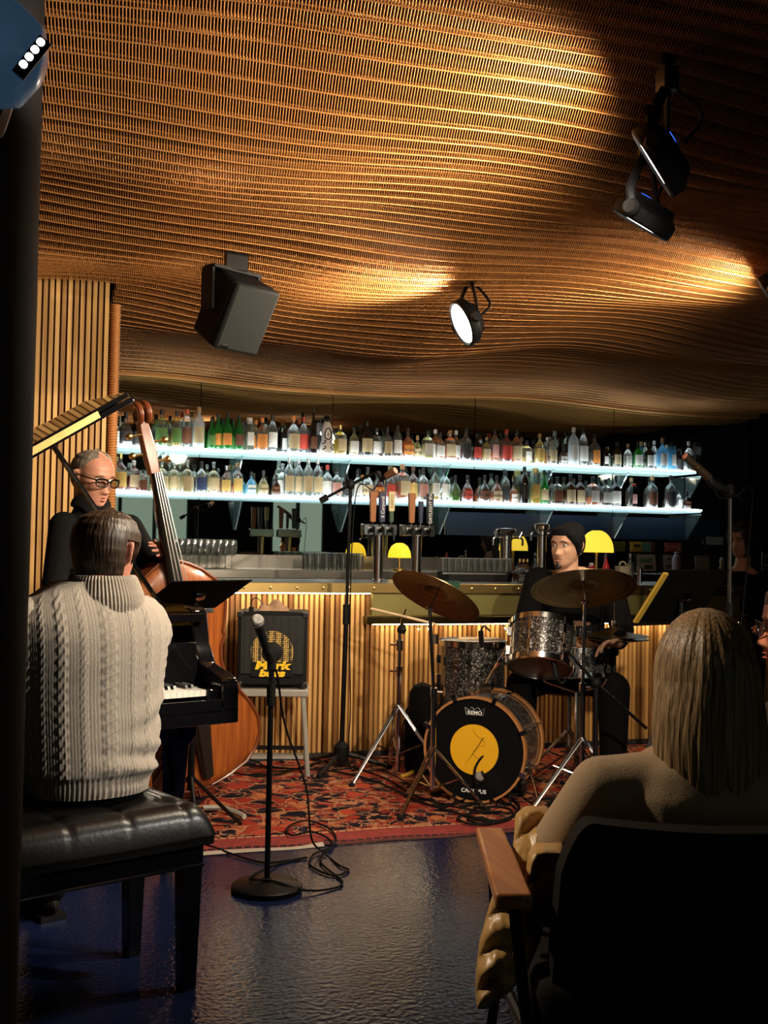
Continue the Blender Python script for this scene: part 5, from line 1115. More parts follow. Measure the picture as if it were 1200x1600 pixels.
# kick microphone on a tiny boom
q0 = PZ(742, 1250, 0)+F0*-.10; t = thing('kick_microphone', 'small black microphone with curved cable before the bass drum', 'microphone', q0)
MB().lathe([(.05, 0), (.05, .008), (.012, .014)], 18, Matrix.Translation(q0)).build('base', BLACKM, t); MB().tube([q0+Z*.01, q0+Z*.115], .009, 8).build('post', BLACKM, t)
MB().tube([q0+Z*.10-F0*.0, q0+Z*.135+R0*.01, q0+Z*.15+R0*.035], .019, 12).build('body', BLACKM, t); MB().ball(q0+Z*.135+R0*.012, (.024, .024, .026), 12, 8).build('grille', MESHM, t)
wire('kick_cable', 'black cable arching from the kick microphone across the yellow disc', [q0+Z*.14-R0*.012, q0+Z*.185-R0*.006, q0+Z*.235+R0*.03, q0+Z*.245+R0*.085, q0+Z*.19+R0*.13-F0*.02, q0+Z*.012+R0*.16-F0*.05], .0058, 7)
# floor tom
fc = CV((742-600)/FPX*6.12, 6.12, .375); ft, Mx = drum('floor_tom', 'black sparkle floor tom behind the bass drum', fc, Vector((0, 0, 1)), .176, .355, HEADW, HEADT, 8)
for k in range(3):
    a = .6+2*PI*k/3; q = fc+Vector((math.cos(a)*.195, math.sin(a)*.195, 0)); MB().tube([Vector((q.x, q.y, .55)), Vector((q.x, q.y, .10)), Vector((q.x+math.cos(a)*.03, q.y+math.sin(a)*.03, .014))], .006, 8).build('leg', CHROME, ft); MB().box(Vector((q.x, q.y, .52))-Vector((math.cos(a), math.sin(a), 0))*.01, (.03, .03, .06)).build('leg_bracket', CHROME, ft)
# rack tom, tilted towards the drummer
ta = cdir(.12, .42, .90); tcn = P(843, 1041, 5.52); tom, Mx = drum('rack_tom', 'black sparkle rack tom tilted above the bass drum', tcn, ta, .155, .215, HEADW, HEADT, 6)
MB().tube(spline([tcn+ta*.10-R0*.165, tcn+ta*.02-R0*.2, kc-kn*.2+Z*(R_+.05)], 5), .011, 8).build('mount_arm', CHROME, tom)
# snare on a stand
sn = CV((905-600)/FPX*5.85, 5.85, .585); snare, Mx = drum('snare_drum', 'chrome and black snare drum half hidden by the ride stand', sn, cdir(0, .12, 1), .178, .13, HEADW, HEADT, 8)
def stand_legs(t, b_, zt, R2, rot, mt=CHROME):
    for k in range(3):
        a = rot+2*PI*k/3; dx = Vector((math.cos(a), math.sin(a), 0)); e = b_+dx*R2+Z*.014; h_ = b_+Z*zt; dd = Vector((-dx.y, dx.x, 0))
        mb = MB()
        for s_ in (-1, 1): mb.tube([h_+dd*(s_*.012), e+dd*(s_*.004)], .0055, 6)
        lg = mb.build('leg', mt, t); MB().tube([b_+Z*(zt*.35), h_.lerp(e, .5)], .005, 6).build('brace', mt, t); MB().ball(e, (.016, .016, .014), 10, 6).build('rubber_foot', RUBBER, t)
ss = thing('snare_stand', 'chrome snare drum stand with folding tripod legs', 'drum stand', (sn.x, sn.y, 0)); sb_ = Vector((sn.x, sn.y, 0))
stand_legs(ss, sb_, .22, .26, .4); MB().tube([sb_+Z*.06, sb_+Z*.5], .0125, 10).build('pole', CHROME, ss)
for k in range(3):
    a = .9+2*PI*k/3; dx = Vector((math.cos(a), math.sin(a), 0)); MB().tube([sb_+Z*.5, sb_+dx*.17+Z*.555, sb_+dx*.198+Z*.59], .007, 6).build('basket_arm', CHROME, ss)
# cymbals
CYM = bpy.data.materials.new('cymbal_bronze'); CYM.use_nodes = True; N, L = nodes(CYM); b = N['Principled BSDF']; b.inputs['Metallic'].default_value = 1; b.inputs['Roughness'].default_value = .33
tc = N.new('ShaderNodeTexCoord'); ln = N.new('ShaderNodeVectorMath'); ln.operation = 'LENGTH'; L.new(tc.outputs['Object'], ln.inputs[0])
nz = N.new('ShaderNodeTexNoise'); nz.noise_dimensions = '1D'; nz.inputs['Scale'].default_value = 60; L.new(ln.outputs['Value'], nz.inputs['W'])
r = ramp(N, [(.3, (.15, .11, .045)), (.7, (.30, .23, .10))]); L.new(nz.outputs['Fac'], r.inputs[0]); L.new(r.outputs[0], b.inputs['Base Color'])
def cymbal(t, c, n, R_, name='cymbal', flip=1, loc=None):
    pr = [(.008, .042), (.02, .041), (.045, .034), (.062, .020), (.075, .016), (R_*.5, .011), (R_*.8, .004), (R_, -.002), (R_, -.004), (R_*.8, .002), (R_*.5, .009), (.075, .014), (.06, .018), (.044, .031), (.02, .038), (.008, .039)]
    mb = MB(); mb.lathe([(r_, z_*flip) for r_, z_ in pr], 56, axis_M((0, 0, 0), n), ring=True); me = mb.mesh(name, sharp=60); me.materials.append(CYM)
    o = bpy.data.objects.new(name, me); COL.objects.link(o); o.parent = t; o.location = Vector(c)-root_loc(t); return o
def cymbal_stand(label, px, d, zc_, n, R_, rot, legR=.3, hub=.34, tilter=True):
    b_ = CV((px-600)/FPX*d, d, 0); t = thing('cymbal_stand', label, 'cymbal', b_); c = b_+Z*zc_; n = Vector(n).normalized()
    cymbal(t, c, n, R_)
    MB().tube([b_+Z*.1, b_+Z*(zc_*.55)], .0125, 10).build('lower_tube', CHROME, t); MB().tube([b_+Z*(zc_*.5), c-n*.07], .0085, 10).build('upper_tube', CHROME, t)
    for z in (zc_*.55, zc_*.80):
        MB().tube([b_+Z*(z-.025), b_+Z*(z+.02)], .017, 10).build('collar', CHROME, t); MB().tube([b_+Z*z, b_+Z*z+R0*.04], .006, 6).build('wing_screw', CHROME, t)
    MB().tube([c-n*.08, c+n*.085], .005, 8).build('tilter_rod', CHROME, t); MB().lathe([(.016, -.006), (.02, 0), (.016, .008)], 14, axis_M(c-n*.072, n)).build('tilter', CHROME, t)
    MB().lathe([(.02, .042), (.02, .052), (.012, .054)], 14, axis_M(c, n)).build('felt', BLACKP, t); MB().box(c+n*.068, (.05, .012, .018), axis_M(c, n).to_3x3()).build('wing_nut', CHROME, t)
    stand_legs(t, b_, hub, legR, rot); return t, b_
cymbal_stand('chrome stand with a crash cymbal sloping down to the right', 683, 5.32, 1.012, cdir(.40, .36, .84), .225, math.radians(215), .26, .30)
cymbal_stand('chrome stand with a large ride cymbal in front of the drummer', 914, 5.42, 1.055, cdir(-.02, .40, .91), .255, math.radians(190))
# hi-hat
hb = CV((962-600)/FPX*5.8, 5.8, 0); t = thing('hi_hat', 'hi-hat cymbals on a black and chrome stand', 'cymbal', hb)
cymbal(t, hb+Z*.805, (0, 0, 1), .178); cymbal(t, hb+Z*.785, (.02, 0, 1), .178, flip=-1)
MB().tube([hb+Z*.08, hb+Z*.72], .0125, 10).build('tube', BLACKM, t); MB().tube([hb+Z*.6, hb+Z*1.0], .0035, 8).build('pull_rod', CHROME, t); MB().lathe([(.022, .70), (.026, .72), (.02, .745)], 12, Matrix.Translation(hb)).build('seat', BLACKP, t)
MB().tube([hb+Z*.45, hb+Z*.5], .018, 10).build('collar', CHROME, t); MB().lathe([(.016, .845), (.018, .86), (.016, .88)], 12, Matrix.Translation(hb)).build('clutch', CHROME, t)
stand_legs(t, hb, .30, .27, .2); MB().box(hb-F0*-.16+Z*.04, (.09, .26, .014), Matrix.Rotation(-YAW, 3, 'Z') @ Matrix.Rotation(.2, 3, 'X')).build('pedal', CHROME, t)
# bare stand with a drumstick resting across it
b_ = CV((628-600)/FPX*5.98, 5.98, 0); t = thing('cymbal_stand', 'bare chrome stand without cymbal left of the floor tom', 'drum stand', b_)
MB().tube([b_+Z*.05, b_+Z*.60], .0135, 10).build('lower_tube', CHROME, t); MB().tube([b_+Z*.55, b_+Z*.78], .010, 10).build('middle_tube', CHROME, t)
MB().tube([b_+Z*.76, b_+Z*.80, b_+Z*.86+R0*.012, b_+Z*.91+R0*.03], .006, 8).build('tilter_rod', CHROME, t); MB().lathe([(.02, -.02), (.026, 0), (.012, .03)], 12, axis_M(b_+Z*.80+R0*.01, cdir(.2, 0, 1))).build('felt', BLACKP, t)
for z in (.58, .72): MB().tube([b_+Z*(z-.03), b_+Z*(z+.025)], .019, 10).build('collar', CHROME, t); MB().tube([b_+Z*z, b_+Z*z-R0*.05], .007, 6).build('wing_screw', CHROME, t)
stand_legs(t, b_, .40, .30, math.radians(200))
s0, s1 = P(579, 951, 5.97), P(688, 977, 5.93); t = thing('drumstick', 'pale drumstick balanced across the bare cymbal stand', 'drumstick', s0); ds = s1-s0
MB().tube([s0, s0+ds*.02, s0+ds*.75, s0+ds*.93, s0+ds*.955], [.006, .0078, .0078, .0045, .0035], 10).build('shaft', mat('hickory', (.62, .45, .26), .5), t); MB().ball(s0+ds*.975, (.0065, .0065, .0065), 10, 7).build('tip', bpy.data.materials['hickory'], t)
s0 = fc+Z*.372-R0*.08; t = thing('drumstick', 'pale drumstick lying on the floor tom head', 'drumstick', s0); ds = cdir(.95, .3)*.24
MB().tube([s0, s0+ds*.8, s0+ds*.95], [.0075, .0075, .004], 10).build('shaft', bpy.data.materials['hickory'], t); MB().ball(s0+ds*.97, (.006, .006, .006), 10, 7).build('tip', bpy.data.materials['hickory'], t)
# kick pedal
pc_ = kc-kn*(KL+.12)-Z*.25; t = thing('kick_pedal', 'chrome kick pedal behind the bass drum', 'pedal', pc_); Rk = Mk.to_3x3()
MB().box(pc_+Z*.012-kn*.05, (.10, .008, .30), Rk).build('base_plate', BLACKM, t)
for s_ in (-1, 1): MB().tube([pc_+kx*(s_*.05)+Z*.02+kn*.03, pc_+kx*(s_*.04)+Z*.21+kn*.03], .007, 8).build('post', CHROME, t)
MB().tube([pc_+kx*.05+Z*.21+kn*.03, pc_-kx*.05+Z*.21+kn*.03], .007, 8).build('axle', CHROME, t); MB().tube([pc_+Z*.21+kn*.03, pc_+Z*.30-kn*.02], .005, 8).build('beater_rod', CHROME, t); MB().lathe([(.02, -.02), (.024, 0), (.02, .02)], 14, axis_M(pc_+Z*.315-kn*.025, kn)).build('beater', HEADW, t)
MB().box(pc_+Z*.07-kn*.08, (.085, .01, .26), Rk @ Matrix.Rotation(.35, 3, 'X')).build('foot_board', CHROME, t)
# drum throne
db = CV((893-600)/FPX*6.22, 6.22, 0); t = thing('drum_throne', 'round black drum stool under the drummer', 'stool', db)
MB().lathe([(.16, .45), (.175, .46), (.178, .50), (.165, .525), (.05, .53), (.001, .53)], 32, Matrix.Translation(db)).build('seat', LEATHER, t); MB().tube([db+Z*.08, db+Z*.46], .014, 10).build('pole', CHROME, t); stand_legs(t, db, .25, .24, .9)
# clip microphones on the kit
for k, (lbl, p_, n_) in enumerate((('small clip microphone under the rack tom', P(866, 1042, 5.42), cdir(-.2, .1, .9)), ('small clip microphone at the floor tom rim', P(752, 1000, 5.92), cdir(.1, .3, -.9)))):
    t = thing('clip_microphone', lbl, 'microphone', p_); MB().tube([p_-n_*.05, p_+n_*.04], .014, 10).build('body', BLACKP, t); MB().ball(p_+n_*.045, (.015, .015, .015), 10, 7).build('grille', MESHM, t); MB().tube(spline([p_-n_*.05, p_-n_*.08+R0*.02, p_-n_*.05+R0*.05], 4), .005, 6).build('gooseneck', BLACKM, t)
# extra boom stand legs around the snare (overhead microphone) and its short boom
b_ = CV((935-600)/FPX*5.25, 5.25, 0); t = thing('boom_stand', 'short black boom stand beside the hi-hat', 'microphone stand', b_)
stand_legs(t, b_, .25, .26, .7, BLACKM); MB().tube([b_+Z*.1, b_+Z*.62], .012, 10).build('pole', BLACKM, t); MB().tube([b_+Z*.40+R0*.26+F0*.1, b_+Z*.62, b_+Z*.74-R0*.10+F0*.18], .008, 8).build('boom_arm', BLACKM, t); MB().ball(b_+Z*.62, (.022, .022, .025), 12, 8).build('pivot', BLACKP, t)
MB().tube([b_+Z*.74-R0*.10+F0*.18, b_+Z*.72-R0*.15+F0*.26], .013, 10).build('snare_microphone', BLACKM, t)
# floor wedge, black gig bag
wq = CV((1030-600)/FPX*6.0, 6.0, 0); t = thing('floor_monitor', 'grey wedge monitor on the floor by the hi-hat', 'loudspeaker', wq); wr = cdir(.85, .35); wy = Vector((-wr.y, wr.x, 0))
mb = MB(); mb.prism([(-.17, 0), (.17, 0), (.17, .14), (-.02, .36), (-.10, .33), (-.17, .16)], .42, frame_M(wq-wy*.1, wr, Z, -wy)); mb.build('cabinet', mat('grey_cabinet', (.09, .095, .10), .6, bump=.2, bscale=300), t, bevel=.01)
mb = MB(); mb.prism([(.165, .135), (.172, .142), (-.012, .366), (-.02, .358)], .38, frame_M(wq-wy*.08, wr, Z, -wy)); mb.build('grille', GRILLE, t)
gq = CV((663-600)/FPX*6.22, 6.22, 0); t = thing('gig_bag', 'soft black gig bag standing behind the bass drum', 'bag', gq)
mb = MB(); mb.loft([[gq+R0*(w*math.cos(a)+off)+F0*(.09*math.sin(a))+Z*z for a in [2*PI*k/16 for k in range(16)]] for z, w, off in ((.0, .05, 0), (.02, .085, 0), (.2, .092, 0), (.34, .085, .0), (.365, .07, .002), (.385, .075, .006), (.44, .072, .008), (.475, .05, .008), (.485, .015, .008))]); mb.build('bag_body', mat('black_nylon', (.004, .004, .0045), .9, spec=.08), t)
MB().tube(spline([gq+Z*.1-R0*.085-F0*.05, gq+Z*.25-R0*.1-F0*.06, gq+Z*.36-R0*.06-F0*.05], 4), .01, 6, flat=.3).build('strap', BLACK, t)
o = wire('yellow_strap', 'folded yellow strap lying on the rug by the bass drum', [PZ(626, 1214, .012), PZ(642, 1208, .016), PZ(658, 1196, .016), PZ(664, 1188, .014)], .012, 6, 'strap'); o.data.materials[0] = mat('yellow_strap', (.6, .33, .04), .7)
# cables across the rug
cabs = [[(420, 1172), (470, 1183), (540, 1196), (600, 1215), (650, 1243), (700, 1258), (760, 1268), (800, 1270)], [(380, 1195), (440, 1200), (520, 1205), (590, 1222), (650, 1250), (720, 1272), (770, 1282), (800, 1278)],
        [(350, 1205), (420, 1212), (500, 1190), (560, 1183), (640, 1192), (700, 1235)], [(720, 1262), (760, 1252), (800, 1258), (805, 1272), (770, 1284), (735, 1276), (745, 1262), (790, 1262), (800, 1275), (760, 1288), (730, 1280)],
        [(690, 1262), (740, 1246), (790, 1244), (812, 1262), (790, 1282), (740, 1288), (715, 1278), (740, 1270), (785, 1268)], [(360, 1178), (400, 1190), (430, 1205), (480, 1198), (500, 1188)]]
for k, cb in enumerate(cabs):
    wire('floor_cable', ('black cable crossing the rug from amplifier to bass drum', 'thick black cable sagging across the rug towards the drums', 'black cable lying along the foot of the bar', 'coiled black cable heap below the bass drum', 'outer loop of the cable heap below the bass drum', 'short black cable under the amplifier stool')[k], [PZ(x, y, .013+.004*(k % 3)) for x, y in cb], .0052 if k in (1, 3, 4) else .004, 6, 'cable', 'cables on the rug')
wire('foot_pipe', 'pale bent hose poking out beside the piano bench', [PZ(318, 1262, .03), PZ(345, 1262, .03), PZ(365, 1268, .028), PZ(382, 1276, .026)], .012, 6, 'hose').data.materials[0] = mat('grey_hose', (.35, .33, .28), .5)
# ================================================================ people
def skin(name, col, var=.12):
    m = mat(name, col, .5, var=var, vscale=14); b = m.node_tree.nodes['Principled BSDF']; b.inputs['Subsurface Weight'].default_value = .12; b.inputs['Subsurface Radius'].default_value = (.02, .008, .004); b.inputs['Subsurface Scale'].default_value = .5; return m
def hairmat(name, c0, c1, sc=(160, 160, 8), rough=.45):
    m = bpy.data.materials.new(name); m.use_nodes = True; N, L = nodes(m); b = N['Principled BSDF']; b.inputs['Roughness'].default_value = rough
    tc = N.new('ShaderNodeTexCoord'); mp = N.new('ShaderNodeMapping'); mp.inputs['Scale'].default_value = sc; L.new(tc.outputs['Object'], mp.inputs['Vector'])
    nz = N.new('ShaderNodeTexNoise'); nz.inputs['Scale'].default_value = 1; nz.inputs['Detail'].default_value = 3; L.new(mp.outputs[0], nz.inputs['Vector'])
    r = ramp(N, [(.3, c0), (.7, c1)]); L.new(nz.outputs['Fac'], r.inputs[0]); L.new(r.outputs[0], b.inputs['Base Color'])
    bp = N.new('ShaderNodeBump'); bp.inputs['Strength'].default_value = .5; bp.inputs['Distance'].default_value = .004; L.new(nz.outputs['Fac'], bp.inputs['Height']); L.new(bp.outputs[0], b.inputs['Normal']); return m
def lerp_tab(tab, z):
    if z <= tab[0][0]: return tab[0][1]
    for (a, x), (b_, y) in zip(tab, tab[1:]):
        if z <= b_: t_ = (z-a)/(b_-a); t_ = t_*t_*(3-2*t_)*.5+t_*.5; return x+(y-x)*t_
    return tab[-1][1]
HW = [(-.122, .012), (-.115, .030), (-.10, .043), (-.085, .052), (-.06, .061), (-.03, .068), (0, .073), (.02, .075), (.05, .073), (.08, .062), (.10, .043), (.11, .025), (.116, .004)]
HF = [(-.122, .052), (-.115, .074), (-.10, .083), (-.085, .084), (-.06, .087), (-.03, .086), (0, .084), (.02, .090), (.05, .088), (.08, .070), (.10, .044), (.11, .024), (.116, .004)]
HBk = [(-.122, .01), (-.115, -.006), (-.10, -.03), (-.085, -.052), (-.06, -.072), (-.03, -.088), (0, -.098), (.03, -.102), (.06, -.094), (.08, -.08), (.10, -.05), (.11, -.028), (.116, -.004)]
def g(x, s): return math.exp(-(x/s)**2)
def head_pt(lon, z, off=0., nose=1.):
    """lon 0 = straight ahead; local x forward, y to the person's left, z up from eye level"""
    w, f, bk_ = lerp_tab(HW, z), lerp_tab(HF, z), lerp_tab(HBk, z)
    cx, rx = (f+bk_)/2, (f-bk_)/2; c, s_ = math.cos(lon), math.sin(lon); e = 2.35
    k = (abs(c)**e+abs(s_)**e)**(-1/e); x, y = cx+rx*c*k, w*s_*k
    if c > 0:
        fr = c
        # nose
        if -.062 < z < .012:
            t_ = (.012-z)/.058; amp = (.005+.020*min(1, t_)**1.3) if z > -.046 else .025*max(0, 1-((-.046-z)/.014)**2)
            x += nose*amp*g(y, .0095+.006*max(0, min(1, t_)))
        x += .010*g(z+.046, .010)*g(abs(y)-.014, .007)*nose                       # wings
        x -= .016*g(z-.000, .013)*g(abs(y)-.032, .016)                           # sockets
        x += .006*g(z-.021, .009)*g(abs(y)-.030, .024)                           # brow
        x += .005*g(z+.028, .018)*g(abs(y)-.046, .016)                           # cheekbone
        x -= .004*g(z+.068, .02)*g(abs(y)-.045, .015)
        x += .0075*g(z+.071, .0065)*g(y, .021) + .0085*g(z+.085, .007)*g(y, .019) - .005*g(z+.078, .003)*g(y, .024)   # lips
        x += .006*g(z+.106, .011)*g(y, .02)                                       # chin
        x -= .003*g(z+.094, .005)*g(y, .025)
    v = Vector((x, y, z)); 
    if off:
        n_ = Vector(((x-cx)/max(rx, .01)**2, y/max(w, .01)**2, (z-.01)/.115**2)); v = v+n_.normalized()*off
    return v
def add_head(mb, H, sc=1.0, nu=64, nv=60):
    zs = [-.122+.238*(.5-.5*math.cos(PI*(i+.0)/(nv-1))) for i in range(nv)]; vs_ = []; fs = []
    for z in zs:
        for j in range(nu): vs_.append(H @ (head_pt(2*PI*j/nu, z)*sc))
    for i in range(nv-1):
        for j in range(nu): fs.append((i*nu+j, i*nu+(j+1) % nu, (i+1)*nu+(j+1) % nu, (i+1)*nu+j))
    fs.append(tuple(reversed(range(nu)))); fs.append(tuple((nv-1)*nu+j for j in range(nu))); mb.add(vs_, fs)
    for s_ in (-1, 1):      # ears
        mb.tube(spline([H @ (Vector((-.012, s_*.070, -.032))*sc), H @ (Vector((-.018, s_*.080, -.02))*sc), H @ (Vector((-.026, s_*.087, .004))*sc), H @ (Vector((-.018, s_*.085, .022))*sc), H @ (Vector((-.004, s_*.074, .014))*sc)], 4), .0075*sc, 8)
        mb.ball(H @ (Vector((-.012, s_*.074, -.004))*sc), (.012*sc, .008*sc, .024*sc), 10, 8, H.to_3x3())
def hair_cap(name, H, mt, parent, keep, th=.012, sc=1.0, wav=.003, nu=120, nv=50, z0=-.10):
    """shell over the part of the skull where keep(lon, z) > 0"""
    mb = MB(); vs_ = []; fs = []; K = []
    for i in range(nv):
        z = z0+(.1155-z0)*math.sin(PI/2*i/(nv-1))
        for j in range(nu):
            lo = 2*PI*j/nu-PI; k = max(-1, min(1, keep(lo, z)))
            o_ = -.006 if k <= 0 else -.004+(th+.004)*min(1, k*2.2)**.6 + wav*(math.sin(lo*53+z*25+3*noise.noise(Vector((lo*2, z*20, 9.))))+.7*math.sin(lo*23-z*40+1.)+.5*noise.noise(Vector((lo*9, z*40, 3.))))*.5*min(1, k*3)
            vs_.append(H @ (head_pt(lo, z, o_, 0)*sc)); K.append(k)
    for i in range(nv-1):
        for j in range(nu):
            q = (i*nu+j, i*nu+(j+1) % nu, (i+1)*nu+(j+1) % nu, (i+1)*nu+j)
            if max(K[a] for a in q) > 0: fs.append(q)
    top = len(vs_); vs_.append(H @ (Vector((0, 0, .116+th))*sc))
    for j in range(nu): fs.append(((nv-1)*nu+j, (nv-1)*nu+(j+1) % nu, top))
    mb.add(vs_, fs); return mb.build(name, mt, parent, sharp=None)
def capsule(mb, a, b_, ra, rb, n=4, seg=14):
    a, b_ = Vector(a), Vector(b_); mb.ball(a, ra, seg, 9); mb.ball(b_, rb, seg, 9)
    mb.tube([a.lerp(b_, i/n) for i in range(n+1)], [ra+(rb-ra)*i/n for i in range(n+1)], seg)
def limb(mb, pts, rs, seg=14):
    for (p, q, r, s_) in zip(pts, pts[1:], rs, rs[1:]): capsule(mb, p, q, r, s_, 3, seg)
def torso(mb, rows, side, front):
    """rows: centre, half width, half depth from hips up to neck"""
    mb.loft([[Vector(c)+side*(w*math.copysign(abs(math.cos(a))**.85, math.cos(a)))+front*(d*math.copysign(abs(math.sin(a))**.9, math.sin(a))) for a in [2*PI*k/28 for k in range(28)]] for c, w, d in rows])
def hand(mb, wr, d, n, thumb_side, curl=.5, sc=1.0, spread=.012):
    """wrist point, direction of the fingers, palm normal, side of the thumb"""
    d, n = Vector(d).normalized(), Vector(n).normalized(); s_ = Vector(thumb_side); s_ = (s_-d*s_.dot(d)).normalized(); n = d.cross(s_)*(1 if d.cross(s_).dot(n) > 0 else -1)
    wr = Vector(wr); pc = wr+d*.05*sc
    Mh = Matrix((d, s_, n)).transposed(); mb.ball(pc, (.052*sc, .042*sc, .016*sc), 14, 10, Mh); mb.ball(wr+d*.012*sc, (.03*sc, .029*sc, .02*sc), 12, 8, Mh)
    for i, (off, ln) in enumerate(((.030, .075), (.010, .085), (-.011, .078), (-.030, .06))):
        p = wr+d*(.085-.006*abs(i-1.2))*sc+s_*off*sc; dd = (d+s_*((1.2-i)*.06)).normalized(); pts = [p-dd*.02*sc, p]; ang = curl
        for k, fr in enumerate((.45, .32, .23)):
            dd = (dd*math.cos(ang)+n*math.sin(ang)); nn = n*math.cos(ang)-d*math.sin(ang)*0; p = p+dd*ln*fr*sc; pts.append(p); ang = curl*(.9 if k == 0 else .7)
        limb(mb, pts, [.0095*sc, .0095*sc, .009*sc, .0082*sc, .0072*sc], 10)
    tp = wr+d*.025*sc+s_*.032*sc; td = (d*.75+s_*.75+n*.3).normalized(); p1 = tp+td*.038*sc; p2 = p1+(d*.9+s_*.2+n*.45).normalized()*.03*sc; limb(mb, [tp-td*.01, tp, p1, p2], [.013*sc, .0125*sc, .0105*sc, .0085*sc], 10)
def face_parts(t, H, eye, brow, brows=.0045, lids=True, lip=None, gaze=(1, 0, 0), sc=1.0):
    for s_ in (-1, 1):
        c = H @ (Vector((.0655, s_*.031, .0))*sc)
        e = MB(); e.ball(c, .0125*sc, 14, 10); eo = e.build('eye', mat('eye_white', (.55, .5, .46), .25) if 'eye_white' not in bpy.data.materials else bpy.data.materials['eye_white'], t)
        gz = (H.to_3x3() @ Vector(gaze)).normalized(); i_ = MB(); i_.ball(c+gz*.0078*sc, .0062*sc, 12, 8); i_.build('iris', eye, eo)
        b_ = MB(); b_.tube(spline([H @ (Vector((.086, s_*.013, .017))*sc), H @ (Vector((.089, s_*.028, .0225))*sc), H @ (Vector((.078, s_*.048, .017))*sc)], 4), [brows*.9]*4+[brows]*4+[brows*.5], 6, flat=.6); b_.build('eyebrow', brow, t)
    if lip:
        for z, r_ in ((-.0715, .0038), (-.084, .0045)):
            l = MB(); l.tube(spline([H @ (Vector((head_pt(a, z).x+.0005, head_pt(a, z).y, z+(.0 if abs(a) > .2 else .0)))*sc) for a in (-.26, -.13, 0, .13, .26)], 3), [r_*.4]*3+[r_]*7+[r_*.4]*3, 6, flat=.7); l.build('lip', lip, t)
def head_frame(c, fwd, roll=0., pitch=0.):
    f_ = Vector(fwd).normalized(); l_ = Z.cross(f_).normalized(); u_ = f_.cross(l_)
    return frame_M(c, f_, l_, u_)
BLKCLOTH = mat('black_cloth', (.006, .006, .0065), .9, spec=.12, bump=.15, bscale=120)
BLKTROUS = mat('black_trousers', (.004, .004, .0045), .9, spec=.08)
SHOE = mat('black_shoe', (.008, .007, .007), .35)
def shoes(t, pts):
    for a, d in pts:
        a, d = Vector(a), Vector(d).normalized(); l_ = Z.cross(d).normalized(); mb = MB(); mb.ball(a+d*.07+Z*.0, (.14, .047, .045), 16, 10, Matrix((d, l_, Z)).transposed()); mb.box(a+d*.07-Z*.035, (.26, .085, .018), Matrix((d, l_, Z)).transposed()); mb.build('shoe', SHOE, t)

# ---------------------------------------------------------------- the bassist
t = bassist = thing('person', 'standing man in black with glasses playing the double bass', 'person', CV(-1.32, 5.2, 0))
hc_ = P(150, 747, 5.12); fwd = cdir(.78, -.56, -.22); H = head_frame(hc_-fwd*.02, fwd) @ Matrix.Scale(1.07, 4)
SK1 = skin('skin_ruddy', (.58, .27, .18)); side = cdir(.42, -.30).normalized(); fb = cdir(.74, -.67); sd = Vector((-fb.y, fb.x, 0))   # body front, person's left
nb = hc_-Z*.13-fwd*.035; ck = CV(-1.325, 5.18, 1.22); base_ = CV(-1.32, 5.2, 0)
shL, shR = ck+sd*.175+Z*.085, ck-sd*.175+Z*.085
bneck = bp_(NUT-.36, 0, .10); bpl = bp_(.62, .05, .24)
elL = shL.lerp(bneck, .5)+sd*.10-Z*.20-fb*.02; wrL = bneck-(bneck-elL).normalized()*.075-bnm*.045
elR = shR-Z*.26-sd*.07+fb*.05; wrR = bpl-bw*-.06+bnm*.03-ba*-.06
mb = MB(); add_head(mb, H); capsule(mb, H @ Vector((-.02, 0, -.07)), nb-Z*.06, .055, .062)
torso(mb, [(base_+Z*.90, .15, .10), (base_+Z*1.05, .14, .095), (ck, .165, .105), (ck+Z*.12, .15, .085), (ck+Z*.18, .06, .06)], sd, fb)
limb(mb, [shL, elL, wrL], [.05, .04, .028]); limb(mb, [shR, elR, wrR], [.05, .04, .028])
hand(mb, wrL, (bneck+bw*-.0-wrL).normalized()+Z*.15, -bnm, ba, .75); hand(mb, wrR, (bpl-wrR).normalized()-ba*.4, -bnm, ba, .5)
for s_ in (-1, 1): limb(mb, [base_+sd*(s_*.09)+Z*.88, base_+sd*(s_*.11)+fb*.03+Z*.48, base_+sd*(s_*.12)+Z*.09], [.075, .055, .04])
remesh(mb, .0052, 'body', SK1, t, 3)
j = MB(); torso(j, [(base_+Z*.80, .185, .135), (base_+Z*.95, .18, .13), (base_+Z*1.1, .18, .125), (ck, .20, .132), (ck+Z*.09, .185, .105), (ck+Z*.15, .125, .085), (nb-Z*.05, .085, .078), (nb+Z*.0, .068, .07)], sd, fb)
limb(j, [shL, elL, elL.lerp(wrL, .9)], [.068, .056, .042]); limb(j, [shR, elR, elR.lerp(wrR, .9)], [.068, .056, .042]); remesh(j, .009, 'jacket', BLKCLOTH, t, 4)
for s_ in (-1, 1):      # stand-up collar points
    c_ = MB(); c_.tube(spline([nb+sd*(s_*.02)+fb*.075-Z*.05, nb+sd*(s_*.06)+fb*.05+Z*.0, nb+sd*(s_*.075)-fb*.01+Z*.015, nb-fb*.07+Z*.02], 4), .014, 8, flat=2.2); c_.build('collar', BLKCLOTH, t)
tr_ = MB()
for s_ in (-1, 1): limb(tr_, [base_+sd*(s_*.085)+Z*.88, base_+sd*(s_*.11)+fb*.03+Z*.48, base_+sd*(s_*.12)+Z*.10], [.105, .08, .07])
torso(tr_, [(base_+Z*.78, .17, .12), (base_+Z*.95, .165, .115)], sd, fb); remesh(tr_, .012, 'trousers', BLKTROUS, t, 4); shoes(t, [(base_+sd*(s_*.12)+Z*.045, fb) for s_ in (-1, 1)])
GREYHAIR = hairmat('grey_brown_hair', (.05, .04, .032), (.30, .25, .19))
